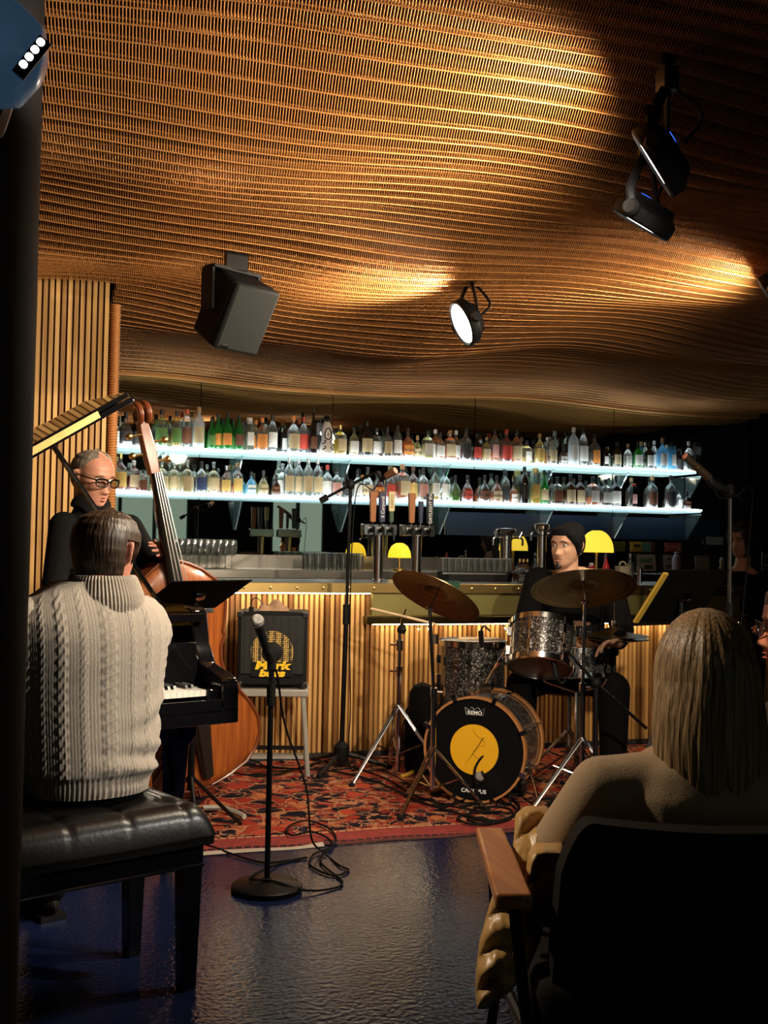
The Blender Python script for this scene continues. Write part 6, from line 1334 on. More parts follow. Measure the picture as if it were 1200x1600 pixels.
hair_cap('hair', H, GREYHAIR, t, lambda lo, z: (z-.062-.030*math.cos(lo*1.0)-(.02 if abs(lo) < .5 else 0)+.085*max(0, (abs(lo)-1.0)/1.2) - (.03 if abs(abs(lo)-1.75) < .25 and z < .03 else 0))*14 if z > -.085 else -1, .010, wav=.0018)
FRAME = mat('spectacle_frame', (.006, .006, .007), .3); LENSG = glass('spectacle_glass', (.9, .92, .92), .6, .02)
gl = MB()
for s_ in (-1, 1):
    cc = Vector((.108, s_*.034, -.006)); rim_ = [cc+Vector((-.18*abs(.0245*math.cos(a))*0-.012*max(0, s_*math.cos(a)), math.copysign(.0265*abs(math.cos(a))**.55, math.cos(a)), math.copysign(.0165*abs(math.sin(a))**.6, math.sin(a)))) for a in [2*PI*k/20 for k in range(21)]]
    gl.tube([H @ q for q in rim_], .0028, 6); gl.tube([H @ q for q in rim_[1:10]], .0042, 6)
    gl.tube(spline([H @ Vector((.094, s_*.06, .004)), H @ Vector((.05, s_*.078, .006)), H @ Vector((-.01, s_*.083, .006)), H @ Vector((-.03, s_*.08, -.012))], 4), .0033, 6)
gl.tube(spline([H @ Vector((.108, -.009, -.002)), H @ Vector((.113, 0, .001)), H @ Vector((.108, .009, -.002))], 3), .003, 6)
go = gl.build('glasses', FRAME, t)
for s_ in (-1, 1):
    l = MB(); l.prism([(.0255*math.cos(a), .018*math.sin(a)) for a in [2*PI*k/18 for k in range(18)]], .0015, H @ frame_M((.104, s_*.034, -.006), (0, 1, 0), (0, 0, 1), (1, 0, 0))); l.build('spectacle_lens', LENSG, go)
face_parts(t, H, mat('iris_dark', (.03, .02, .015), .2), GREYHAIR, .0035, lip=skin('lip_ruddy', (.42, .15, .12)), gaze=(1, 0, -.6))

# ---------------------------------------------------------------- the drummer
t = drummer = thing('person', 'seated drummer in black with a black beanie and goatee', 'person', CV(1.02, 6.2, 0))
hc_ = P(882, 853, 6.02); fwd = cdir(-.62, -.78, .02); H = head_frame(hc_-fwd*.02, fwd); SK2 = skin('skin_tan', (.60, .33, .21))
fb = cdir(-.22, -.97); sd = Vector((-fb.y, fb.x, 0)); hip = Vector((db.x, db.y, .56)); ck = CV((897-600)/FPX*6.15, 6.15, 1.0); nb = hc_-Z*.135-fwd*.03
shL, shR = ck+sd*.19+Z*.065, ck-sd*.19+Z*.065
hpos = P(944, 1004, 5.62)
elL = shL-Z*.25+sd*.08+fb*.04; wrL = hpos+R0*.075+F0*.02; elR = shR-Z*.25-sd*.07+fb*.05; wrR = P(908, 1004, 5.85)
mb = MB(); add_head(mb, H); capsule(mb, H @ Vector((-.02, 0, -.075)), nb-Z*.07, .056, .064)
torso(mb, [(hip-Z*.04, .16, .12), (hip+Z*.15, .15, .105), (ck, .17, .11), (ck+Z*.1, .15, .085), (ck+Z*.15, .06, .06)], sd, fb)
limb(mb, [shL, elL, wrL], [.052, .043, .03]); limb(mb, [shR, elR, wrR], [.052, .043, .03])
hand(mb, wrL, -R0*.9-F0*.35-Z*.1, -Z, -F0+Z*.5, .45); hand(mb, wrR, R0*.8-F0*.4-Z*.1, -Z, Z*.6-F0, .45)
kneeL, kneeR = hip+sd*.25+fb*.40-Z*.03, hip-sd*.22+fb*.40-Z*.03; ankL, ankR = Vector((kneeL.x, kneeL.y, .10))+fb*.02, Vector((kneeR.x, kneeR.y, .10))+fb*.04
limb(mb, [hip+sd*.09, kneeL, ankL], [.08, .06, .042]); limb(mb, [hip-sd*.09, kneeR, ankR], [.08, .06, .042]); remesh(mb, .0052, 'body', SK2, t, 3)
j = MB(); torso(j, [(hip-Z*.06, .19, .155), (hip+Z*.12, .185, .14), (hip+Z*.28, .19, .135), (ck, .205, .135), (ck+Z*.085, .185, .11), (ck+Z*.125, .12, .085), (nb-Z*.05, .072, .07)], sd, fb)
limb(j, [shL, elL, elL.lerp(wrL, .88)], [.08, .062, .046]); limb(j, [shR, elR, elR.lerp(wrR, .88)], [.08, .062, .046]); remesh(j, .009, 'sweater', BLKCLOTH, t, 4)
tr_ = MB(); torso(tr_, [(hip-Z*.075, .17, .14), (hip+Z*.1, .17, .13)], sd, fb); limb(tr_, [hip+sd*.09, kneeL, ankL], [.105, .085, .066]); limb(tr_, [hip-sd*.09, kneeR, ankR], [.105, .085, .066]); remesh(tr_, .012, 'trousers', BLKTROUS, t, 4)
shoes(t, [(Vector((a.x, a.y, .045)), fb) for a in (ankL, ankR)])
BEANIE = mat('black_knit', (.007, .007, .008), .9, spec=.15, bump=.3, bscale=260)
mb = MB(); hair_cap('beanie', H, BEANIE, t, lambda lo, z: (z-.050+.10*max(0, min(1, (abs(lo)-.55)/1.1)))*16 if z > -.075 else -1, .016, wav=.0006)
mb = MB(); mb.ball(H @ Vector((-.06, 0, .085)), (.075, .066, .05), 18, 12, H.to_3x3()); mb.build('beanie_slouch', BEANIE, t)
DKH = hairmat('dark_hair', (.008, .006, .005), (.03, .02, .015))
face_parts(t, H, mat('iris_black', (.015, .01, .008), .2), DKH, .0055, lip=skin('lip_tan', (.40, .17, .12)), gaze=(1, -.1, .05))
mb = MB(); mb.ball(H @ Vector((.084, 0, -.112)), (.014, .019, .017), 14, 10, H.to_3x3()); mb.ball(H @ Vector((.090, 0, -.098)), (.006, .008, .010), 10, 8, H.to_3x3()); mb.build('goatee', DKH, t)
mb = MB(); mb.tube(spline([H @ Vector((.082, -.024, -.072)), H @ Vector((.094, -.010, -.0655)), H @ Vector((.096, 0, -.065)), H @ Vector((.094, .010, -.0655)), H @ Vector((.082, .024, -.072))], 3), .0028, 6, flat=.6); mb.build('moustache', mat('stubble', (.20, .11, .07), .8), t)
for s_ in (-1, 1):
    e_ = MB(); e_.ball(H @ Vector((-.006, s_*.083, -.04)), .006, 10, 7); e_.build('earring', CHROME, t)

# ---------------------------------------------------------------- the pianist
PF = (KD*-.0+ND).normalized(); PS = -KD                       # front (towards keys), person's left
pc0 = CV(-.835, 3.22, 0)
t = pianist = thing('person', 'pianist seen from behind in a cream cable-knit turtleneck', 'person', Vector((pc0.x, pc0.y, .5)))
hc_ = P(166, 862, 3.28); fwd = cdir(.20, .97, -.12); H = head_frame(hc_, fwd); SK3 = skin('skin_fair', (.52, .22, .15))
hip = Vector((pc0.x, pc0.y, .60))+PF*.0; ck = Vector((pc0.x, pc0.y, .97))+PF*.03; nb = hc_-Z*.12-fwd*.045
shL, shR = ck+PS*.185+Z*.04, ck-PS*.185+Z*.04
elL, elR = ck+PS*.26+PF*.20-Z*.17, ck-PS*.24+PF*.17-Z*.19; wrL, wrR = pp(-1.0, .04, .76), pp(-.50, .04, .76)
mb = MB(); add_head(mb, H, 1.04); capsule(mb, H @ Vector((-.025, 0, -.07)), nb-Z*.06, .06, .068)
torso(mb, [(hip-Z*.05, .16, .12), (hip+Z*.15, .16, .11), (ck, .18, .11), (ck+Z*.1, .15, .085), (ck+Z*.15, .06, .06)], PS, PF)
limb(mb, [shL, elL, wrL], [.055, .045, .03]); limb(mb, [shR, elR, wrR], [.055, .045, .03])
hand(mb, wrL, PF*1.0-Z*.12, -Z, -PS, .35); hand(mb, wrR, PF*1.0-Z*.12, -Z, PS, .35)
kL, kR = hip+PS*.12+PF*.46-Z*.06, hip-PS*.12+PF*.46-Z*.06; aL, aR = Vector((kL.x, kL.y, .1))+PF*.05, Vector((kR.x, kR.y, .1))+PF*.1
limb(mb, [hip+PS*.09, kL, aL], [.085, .06, .042]); limb(mb, [hip-PS*.09, kR, aR], [.085, .06, .042]); remesh(mb, .006, 'body', SK3, t, 3)
tr_ = MB(); torso(tr_, [(hip-Z*.088, .165, .14), (hip-Z*.05, .168, .142), (hip+Z*.0, .155, .125)], PS, PF); limb(tr_, [hip+PS*.075-Z*.01, kL, aL], [.085, .08, .066]); limb(tr_, [hip-PS*.075-Z*.01, kR, aR], [.085, .08, .066]); remesh(tr_, .012, 'trousers', BLKTROUS, t, 4)
shoes(t, [(Vector((a.x, a.y, .045)), PF) for a in (aL, aR)])
BRHAIR = hairmat('brown_hair', (.012, .007, .004), (.075, .042, .022), (120, 120, 14))
hair_cap('hair', H, BRHAIR, t, lambda lo, z: (z-.055+.15*max(0, min(1, (abs(lo)-.7)/1.0)) - (.14 if abs(abs(lo)-1.66) < .30 and z < .028 else 0))*14 if z > -.10 else -1, .015, 1.04, .0011)
# cable-knit turtleneck: torso, sleeves and rolled collar, the cables modelled in relief
KNIT = mat('cream_knit', (.50, .43, .35), .95, spec=.15, sheen=.3, bump=.5, bscale=420)
SW = [(.535, .172, .155), (.55, .180, .160), (.58, .186, .162), (.605, .198, .167), (.65, .200, .165), (.72, .208, .160), (.80, .218, .157), (.90, .232, .156), (.97, .242, .150), (1.02, .236, .140), (1.055, .212, .126), (1.085, .170, .108), (1.105, .125, .094), (1.125, .092, .086)]
def knit_relief(s, z, hem=True):
    s = np.asarray(s); z = np.asarray(z); h = np.zeros(np.broadcast(s, z).shape)
    for i in range(-9, 10):
        c0 = i*.058; big = (i % 2 == 0); wc = .0175 if big else .0105; p = .062 if big else .048; x = (s-c0)/wc
        ph = 2*PI*z/p+i*1.3; a1 = .55*np.sin(ph); env = np.exp(-(x/1.25)**4)
        b1 = np.exp(-((x-a1)/.42)**2)*(.75+.45*np.cos(ph)); b2 = np.exp(-((x+a1)/.42)**2)*(.75-.45*np.cos(ph))
        h = np.maximum(h, env*np.maximum(b1, b2)*(.0050 if big else .0030)); h = h-.0020*np.exp(-((np.abs(x)-1.5)/.22)**2)
    return h+.0009*np.sin(2*PI*s/.0085)
nz_, na_ = 250, 460; zz = np.linspace(.535, 1.125, nz_); aa = np.linspace(0, 2*PI, na_, endpoint=False)
W = np.interp(zz, [r_[0] for r_ in SW], [r_[1] for r_ in SW]); Dp = np.interp(zz, [r_[0] for r_ in SW], [r_[2] for r_ in SW])
# soften the joints of the profile
ker = np.hanning(17); ker /= ker.sum(); W = np.convolve(np.pad(W, 8, 'edge'), ker, 'valid'); Dp = np.convolve(np.pad(Dp, 8, 'edge'), ker, 'valid')
A, ZZ = np.meshgrid(aa, zz); ca, sa = np.cos(A), np.sin(A)            # sa = -1 is the back
xs_ = W[:, None]*np.sign(ca)*np.abs(ca)**.88; ys_ = Dp[:, None]*np.sign(sa)*np.abs(sa)**.92
arc = np.arctan2(ca, -sa)*W[:, None]*.92                                # distance along the back from the spine
rel = knit_relief(arc, ZZ+.25*np.abs(arc)*0)
hem = np.clip((.597-ZZ)/.012, 0, 1); rib = .0022*np.sin(arc/.0065*2*PI*.5); rel = rel*(1-hem)+hem*rib-.006*hem
fold = .007*np.sin(2*PI*(ZZ/.075+arc*2.2))*np.exp(-((ZZ-.62)/.055)**2)*np.clip(arc/.1+.6, 0, 1.4) + .006*np.sin(2*PI*(ZZ/.1-arc*3))*np.exp(-((ZZ-.74)/.06)**2)*np.clip(arc/.1, 0, 1.2)
rel = rel*np.clip((1.12-ZZ)/.03, 0, 1)+fold
nx_, ny_ = ca/W[:, None], sa/Dp[:, None]; nl = np.sqrt(nx_**2+ny_**2); xs_ = xs_+nx_/nl*rel; ys_ = ys_+ny_/nl*rel
lean = np.interp(ZZ, [.48, 1.13], [-.01, .045]); bulge = -.012*np.exp(-((ZZ-.98)/.1)**2)
o3 = np.array(pc0); Vw = o3 + xs_[..., None]*np.array(KD) + (ys_+lean+bulge)[..., None]*np.array(PF) + ZZ[..., None]*np.array([0, 0, 1.])
# shoulders drop towards the sides
shd = np.clip((np.abs(xs_)-.10)/.14, 0, 1)**1.5*np.clip((ZZ-1.0)/.1, 0, 1)*.03; Vw[..., 2] -= shd
ix = np.arange(nz_*na_).reshape(nz_, na_); Fq = np.stack([ix[:-1], np.roll(ix[:-1], -1, 1), np.roll(ix[1:], -1, 1), ix[1:]], -1).reshape(-1, 4)
np_mesh('sweater', Vw.reshape(-1, 3), Fq, KNIT, t, True)
def knit_tube(name, pts, rs, n=10, na=90, twist=0.):
    path = spline(pts, n); m_ = len(path); rr_ = np.interp(np.linspace(0, 1, m_), np.linspace(0, 1, len(rs)), rs); L_ = np.cumsum([0]+[(path[i+1]-path[i]).length for i in range(m_-1)])
    fine = 110; tt = np.linspace(0, 1, fine); P3 = np.array([[np.interp(u_*(m_-1), range(m_), [p[k] for p in path]) for k in range(3)] for u_ in tt]); R3 = np.interp(tt, np.linspace(0, 1, m_), rr_); S3 = tt*L_[-1]
    T3 = np.gradient(P3, axis=0); T3 /= np.linalg.norm(T3, axis=1)[:, None]; ref = -np.array(PF); n1 = ref-T3*(T3@ref)[:, None]; n1 /= np.linalg.norm(n1, axis=1)[:, None]; n2 = np.cross(T3, n1)
    a_ = np.linspace(0, 2*PI, na, endpoint=False); s_ = (np.mod(a_+PI, 2*PI)-PI)[None, :]*R3[:, None]; h_ = knit_relief(s_, S3[:, None]); rr2 = R3[:, None]+h_+.004*np.sin(S3[:, None]*60+a_[None, :]*2)
    V = P3[:, None]+rr2[..., None]*(np.cos(a_)[None, :, None]*n1[:, None]+np.sin(a_)[None, :, None]*n2[:, None]); ix = np.arange(fine*na).reshape(fine, na)
    F = np.stack([ix[:-1], np.roll(ix[:-1], -1, 1), np.roll(ix[1:], -1, 1), ix[1:]], -1).reshape(-1, 4); return np_mesh(name, V.reshape(-1, 3), F, KNIT, t, True)
for sh_, el_, wr_ in ((shL, elL, wrL), (shR, elR, wrR)): knit_tube('sleeve', [sh_.lerp(ck, .25)+Z*.0, sh_-Z*.02, sh_.lerp(el_, .5)-Z*.01, el_, el_.lerp(wr_, .5), el_.lerp(wr_, .93)], [.066, .076, .074, .070, .058, .042])
nb = hc_-Z*.125-fwd*.03+R0*.012; rows = []
for z, r_, o_ in ((-.05, .108, 0), (-.025, .113, 0), (.0, .111, 0), (.022, .104, 0), (.045, .096, 0), (.054, .089, 0), (.05, .082, 0), (.0, .078, 0)):
    rows.append([nb+Z*z+KD*((r_+.0022*math.cos(66*a))*math.cos(a))*1.02+PF*((r_+.0022*math.cos(66*a))*math.sin(a)*.95+.004+z*.2) for a in [2*PI*k/264 for k in range(264)]])
mb = MB(); mb.loft(rows, cap=False); mb.build('turtleneck', KNIT, t, sharp=None, fix=True)
# ================================================================ audience and bartender
# ---- lounge chair with wooden arms, seen from behind
CHX = .605; cf = F0.copy(); cs = R0.copy()          # the chair faces the stage
def ch(x, y, z): q = R0*(CHX+x)+F0*y; return Vector((q.x, q.y, z))
chair = thing('lounge_chair', 'dark channelled lounge chair with wooden armrests at lower right', 'chair', ch(0, 2.35, 0))
UPH = mat('dark_upholstery', (.010, .008, .007), .85, spec=.15, bump=.1, bscale=200)
ARMW = wood('armrest_wood', (.34, .11, .022), (.60, .24, .06), (40, 2.2, 40), .35, .1, .3)
def back_pt(a, c, side_):     # upholstered shell: a across, c up
    x = .012+(a-.5)*.565*(1-.10*(c-.5)**2); z = .16+.58*c; r_ = 1-((2*a-1)**2)**3*0
    edge = max(0, (abs(2*a-1)-.80)/.20); z -= .10*edge**2*c; curve = .10*(2*a-1)**2
    y = 2.03+curve*.9+.12*(1-c)*1.0-.02
    chn = .008*abs(math.cos(a*PI*9))*min(1, c*8, (1-c)*8)
    return ch(x, y-(chn if side_ < 0 else -.06), z)
mb = MB(); nu, nv = 64, 20; A_ = [back_pt(i/(nu-1), j/(nv-1), -1) for i in range(nu) for j in range(nv)]; B_ = [back_pt(i/(nu-1), j/(nv-1), 1) for i in range(nu) for j in range(nv)]; fs = []; n = nu*nv
for i in range(nu-1):
    for j in range(nv-1): q = (i*nv+j, (i+1)*nv+j, (i+1)*nv+j+1, i*nv+j+1); fs += [q, tuple(n+k for k in reversed(q))]
for i in range(nu-1): fs += [(i*nv, n+i*nv, n+(i+1)*nv, (i+1)*nv), (i*nv+nv-1, (i+1)*nv+nv-1, n+(i+1)*nv+nv-1, n+i*nv+nv-1)]
for j in range(nv-1): fs += [(j, j+1, n+j+1, n+j), ((nu-1)*nv+j, n+(nu-1)*nv+j, n+(nu-1)*nv+j+1, (nu-1)*nv+j+1)]
mb.add(A_+B_, fs); mb.build('backrest', UPH, chair, sharp=60)
mb = MB(); mb.box(ch(0, 2.42, .36), (.60, .58, .13), Matrix.Rotation(-YAW, 3, 'Z')); mb.build('seat', UPH, chair, bevel=.03)
for s_, nm in ((-1, 'l'), (1, 'r')):
    xa = s_*.362; mb = MB(); w0, w1 = .033, .030
    mb.hexa([ch(xa-w0, 2.00, .600), ch(xa+w0, 2.00, .600), ch(xa+w1, 2.46, .612), ch(xa-w1, 2.46, .612)], [ch(xa-w0, 2.0, .630), ch(xa+w0, 2.0, .630), ch(xa+w1, 2.46, .634), ch(xa-w1, 2.46, .634)]); mb.build('armrest', ARMW, chair, bevel=.006)
    MB().tube([ch(xa+s_*-.005, 2.06, .605), ch(xa-s_*.045, 2.13, .33), ch(xa-s_*.02, 2.04, .0)], .012, 8).build('rear_leg', BLACKM, chair)
    MB().tube([ch(xa, 2.42, .605), ch(xa-s_*.03, 2.52, .30), ch(xa-s_*.015, 2.66, .0)], .012, 8).build('front_leg', BLACKM, chair)
    MB().tube([ch(xa-s_*.045, 2.13, .33), ch(xa-s_*.03, 2.52, .30)], .011, 8).build('side_rail', BLACKM, chair)
# ---- the woman in it
t = woman = thing('person', 'woman with long fair hair seen from behind in a beige sweater', 'person', ch(.05, 2.35, .42))
hc_ = P(1098, 1045, 2.36); fwd = cdir(-.30, .95, -.03); H = head_frame(hc_, fwd); SK4 = skin('skin_woman', (.52, .26, .18)); fb = cdir(-.12, .99); sd = Vector((-fb.y, fb.x, 0))  # the woman's own skin tone
ck = Vector((hc_.x, hc_.y, .70))-fb*.01; hip = ch(.05, 2.38, .47); nb = hc_-Z*.125-fwd*.03; shL, shR = ck+sd*.222+Z*.052, ck-sd*.175+Z*.075
elL, elR = shL-Z*.20+sd*.09+fb*.08, shR-Z*.2-sd*.1+fb*.08; wrL, wrR = elL+fb*.24-sd*.06-Z*.02, elR+fb*.24+sd*.06-Z*.02
mb = MB(); add_head(mb, H, .98); capsule(mb, H @ Vector((-.02, 0, -.07)), nb-Z*.06, .05, .058)
torso(mb, [(hip-Z*.04, .16, .12), (hip+Z*.12, .14, .1), (ck, .15, .1), (ck+Z*.1, .13, .08), (ck+Z*.15, .05, .05)], sd, fb)
limb(mb, [shL, elL, wrL], [.045, .038, .027]); limb(mb, [shR, elR, wrR], [.045, .038, .027]); hand(mb, wrL, fb, -Z, -sd, .4, .92); hand(mb, wrR, fb, -Z, sd, .4, .92)
kL, kR = hip+sd*.1+fb*.42+Z*.0, hip-sd*.1+fb*.42; aL, aR = Vector((kL.x, kL.y, .09))+fb*.05, Vector((kR.x, kR.y, .09))+fb*.05
limb(mb, [hip+sd*.09, kL, aL], [.08, .055, .04]); limb(mb, [hip-sd*.09, kR, aR], [.08, .055, .04]); remesh(mb, .0065, 'body', SK4, t, 3)
BEIGE = mat('beige_knit', (.44, .31, .185), .95, spec=.12, sheen=.2, bump=.25, bscale=380)
j = MB(); torso(j, [(hip-Z*.05, .19, .15), (hip+Z*.1, .185, .135), (ck-Z*.05, .19, .13), (ck+Z*.04, .195, .125), (ck+Z*.095, .165, .105), (ck+Z*.13, .11, .085), (nb-Z*.045, .075, .07)], sd, fb)
limb(j, [shL, elL, elL.lerp(wrL, .95)], [.064, .072, .055]); limb(j, [shR, elR, elR.lerp(wrR, .95)], [.07, .072, .055])
for q in (shL, shR): limb(j, [nb-Z*.06, nb.lerp(q, .55)-Z*.045, q], [.055, .066, .064])
remesh(j, .008, 'sweater', BEIGE, t, 12)
tr_ = MB(); torso(tr_, [(hip-Z*.055, .17, .14), (hip+Z*.06, .165, .13)], sd, fb); limb(tr_, [hip+sd*.09, kL, aL], [.095, .078, .06]); limb(tr_, [hip-sd*.09, kR, aR], [.095, .078, .06]); remesh(tr_, .012, 'trousers', BLKTROUS, t, 4); shoes(t, [(Vector((a.x, a.y, .045)), fb) for a in (aL, aR)])
BLOND = hairmat('fair_hair', (.11, .06, .027), (.42, .27, .13), (190, 190, 6), .42)
hr = []; nA = 150
for i in range(46):
    f_ = i/45; z = .128-f_*.372             # from crown down over the shoulders
    if z > -.02: k = math.sqrt(max(0, 1-((z+.02)/.149)**2)); w, dep, cy_ = .104*k, .118*k, -.012
    else:
        q = (-.02-z)/.224; w = .104+.016*math.sin(q*PI*.8)+.006*q; dep = .118-.030*q; cy_ = -.012-.022*q
    ring_ = []
    for k_ in range(nA):
        a = 2*PI*k_/nA; rip = 1+.006*math.sin(a*29+z*14)+.006*math.sin(a*47-z*23+1)+.035*noise.noise(Vector((math.cos(a)*4, math.sin(a)*4, z*5)))
        fl = 1.0
        if z < -.02 and math.cos(a) > .55: fl = 1-.55*min(1, (-.02-z)/.05)*(math.cos(a)-.55)/.45      # open around the face
        x = cy_+dep*math.cos(a)*rip*fl; y = w*math.sin(a)*rip
        zz = z+(.012*math.sin(a*9)+.010*math.sin(a*17+2))*max(0, (f_-.9)/.1)
        ring_.append(H @ Vector((x, y, zz)))
    hr.append(ring_)
hr.append([H @ Vector((-.03+.5*(0), 0, -.20)) + (p-(H @ Vector((-.03, 0, -.235))))*.55 for p in hr[-1]])
mb = MB(); mb.loft(hr); mb.build('hair', BLOND, t, sharp=None)
face_parts(t, H, bpy.data.materials['iris_dark'], BLOND, .003)
# ---- gold puffer jacket slung over the arm and back of the chair
GOLD = mat('gold_nylon', (.55, .32, .10), .34, spec=.5, sheen=.1, bump=.12, bscale=70)
jk = thing('puffer_jacket', 'shiny golden puffer jacket draped over the chair side', 'jacket', P(800, 1400, 2.2))
def puff_panel(name, poly_rows, d0, d1, quilts, th=.035):
    """poly_rows: list of (y pixel, x left, x right, depth) from top to bottom: a padded panel hanging in space"""
    rows = poly_rows; nv_ = 60; nu_ = 36; ys = np.array([r_[0] for r_ in rows], float)
    F_, B_ = [], []
    for j in range(nv_):
        yy = ys[0]+(ys[-1]-ys[0])*j/(nv_-1); xl = np.interp(yy, ys, [r_[1] for r_ in rows]); xr = np.interp(yy, ys, [r_[2] for r_ in rows]); dd = np.interp(yy, ys, [r_[3] for r_ in rows])
        for i in range(nu_):
            a = i/(nu_-1); px = xl+(xr-xl)*a; q = (j/(nv_-1)*quilts+.55*math.sin(a*2.2)+.15*noise.noise(Vector((a*3, j*.1, 1.)))) % 1.0
            ed = min(1, min(a, 1-a)*7, min(j, nv_-1-j)/4); pf = (max(0, math.sin(PI*q))**.75)*ed**.6*(.75+.5*noise.noise(Vector((px*.02, yy*.02, 4.))))
            wr_ = .006*noise.noise(Vector((px*.035, yy*.05, 2.)))+.006*noise.noise(Vector((px*.09, yy*.03, 7.)))
            F_.append(P(px, yy, dd-th*pf*.75-.004-wr_*ed+.05*(a-.35)**2)); B_.append(P(px, yy, dd+.02+.02*pf+.05*(a-.35)**2))
    n = nu_*nv_; fs = []
    for j in range(nv_-1):
        for i in range(nu_-1): q = (j*nu_+i, j*nu_+i+1, (j+1)*nu_+i+1, (j+1)*nu_+i); fs += [q, tuple(n+k for k in reversed(q))]
    for j in range(nv_-1): fs += [(j*nu_, (j+1)*nu_, n+(j+1)*nu_, n+j*nu_), (j*nu_+nu_-1, n+j*nu_+nu_-1, n+(j+1)*nu_+nu_-1, (j+1)*nu_+nu_-1)]
    for i in range(nu_-1): fs += [(i, n+i, n+i+1, i+1), ((nv_-1)*nu_+i, (nv_-1)*nu_+i+1, n+(nv_-1)*nu_+i+1, n+(nv_-1)*nu_+i)]
    mb = MB(); mb.add(F_+B_, fs); o_ = mb.build(name, GOLD, jk, sharp=None); sm = o_.modifiers.new('soft', 'SMOOTH'); sm.factor = .5; sm.iterations = 7; return o_
puff_panel('jacket_upper', [(1258, 822, 852, 2.42), (1272, 804, 868, 2.40), (1310, 802, 884, 2.36), (1345, 796, 892, 2.32), (1400, 798, 892, 2.27), (1450, 808, 885, 2.25)], 0, 0, 3.2, .04)
puff_panel('jacket_sleeve', [(1316, 838, 878, 2.27), (1333, 824, 888, 2.235), (1370, 820, 876, 2.215), (1410, 818, 864, 2.215), (1440, 822, 856, 2.215)], 0, 0, 1.6, .035)
puff_panel('jacket_lower', [(1380, 774, 858, 2.24), (1420, 762, 854, 2.22), (1470, 748, 846, 2.19), (1520, 742, 824, 2.17), (1552, 742, 796, 2.16), (1578, 745, 757, 2.15)], 0, 0, 3.4, .04)
# ---- listener cut off by the right edge
t = thing('person', 'listener in profile at the right edge wearing glasses and dark jacket', 'person', CV(1.16, 3.05, .45))
fwd = cdir(-.97, .22, -.05); hc_ = CV(.996+.118, 3.0, 1.05); H = head_frame(hc_, fwd); SK5 = skin('skin_red', (.55, .2, .11)); fb = cdir(-.6, .8); sd = Vector((-fb.y, fb.x, 0)); ck = CV(1.2, 3.03, .72); hip = CV(1.28, 3.03, .45); nb = hc_-Z*.125-fwd*.03
shL, shR = ck+sd*.17+Z*.07, ck-sd*.17+Z*.07; elL, elR = shL-Z*.22+fb*.08, shR-Z*.22+fb*.08; wrL, wrR = elL+fb*.2-Z*.06, elR+fb*.2-Z*.06
mb = MB(); add_head(mb, H); capsule(mb, H @ Vector((-.02, 0, -.07)), nb-Z*.06, .055, .062); torso(mb, [(hip-Z*.03, .16, .12), (hip+Z*.12, .14, .1), (ck, .15, .1), (ck+Z*.1, .13, .08), (ck+Z*.15, .05, .05)], sd, fb)
limb(mb, [shL, elL, wrL], [.05, .04, .028]); limb(mb, [shR, elR, wrR], [.05, .04, .028]); hand(mb, wrL, fb, -Z, -sd, .4); hand(mb, wrR, fb, -Z, sd, .4)
kL, kR = hip+sd*.1+fb*.4, hip-sd*.1+fb*.4; aL, aR = Vector((kL.x, kL.y, .1)), Vector((kR.x, kR.y, .1)); limb(mb, [hip+sd*.09, kL, aL], [.08, .055, .04]); limb(mb, [hip-sd*.09, kR, aR], [.08, .055, .04]); remesh(mb, .006, 'body', SK5, t, 3)
QUILT = mat('dark_quilted', (.03, .02, .014), .45, bump=.5, bscale=30)
j = MB(); torso(j, [(hip-Z*.04, .2, .16), (hip+Z*.12, .2, .15), (ck, .21, .15), (ck+Z*.08, .185, .125), (ck+Z*.13, .12, .1), (nb-Z*.04, .085, .085), (nb-Z*.01, .088, .088)], sd, fb); limb(j, [shL, elL, elL.lerp(wrL, .9)], [.085, .075, .055]); limb(j, [shR, elR, elR.lerp(wrR, .9)], [.085, .075, .055]); remesh(j, .009, 'jacket', QUILT, t, 4)
tr_ = MB(); torso(tr_, [(hip-Z*.045, .17, .14), (hip+Z*.06, .165, .13)], sd, fb); limb(tr_, [hip+sd*.09, kL, aL], [.095, .078, .06]); limb(tr_, [hip-sd*.09, kR, aR], [.095, .078, .06]); remesh(tr_, .012, 'trousers', BLKTROUS, t, 4); shoes(t, [(Vector((a.x, a.y, .045)), fb) for a in (aL, aR)])
hair_cap('hair', H, hairmat('auburn_hair', (.06, .02, .008), (.20, .075, .03)), t, lambda lo, z: (z-.055+.13*max(0, min(1, (abs(lo)-.7)/1.0)))*14 if z > -.09 else -1, .013)
face_parts(t, H, bpy.data.materials['iris_dark'], DKH, .004, lip=skin('lip_red', (.45, .1, .07)))
gl = MB()
for s_ in (-1, 1):
    gl.tube([H @ Vector((.106-.010*max(0, s_*math.cos(a)), s_*.034+.0245*math.cos(a), -.005+.019*math.sin(a))) for a in [2*PI*k/20 for k in range(21)]], .0022, 6); gl.tube([H @ Vector((.096, s_*.058, .002)), H @ Vector((-.02, s_*.084, .004))], .0025, 6)
gl.tube([H @ Vector((.106, -.01, -.002)), H @ Vector((.106, .01, -.002))], .0022, 6); gl.build('glasses', FRAME, t)
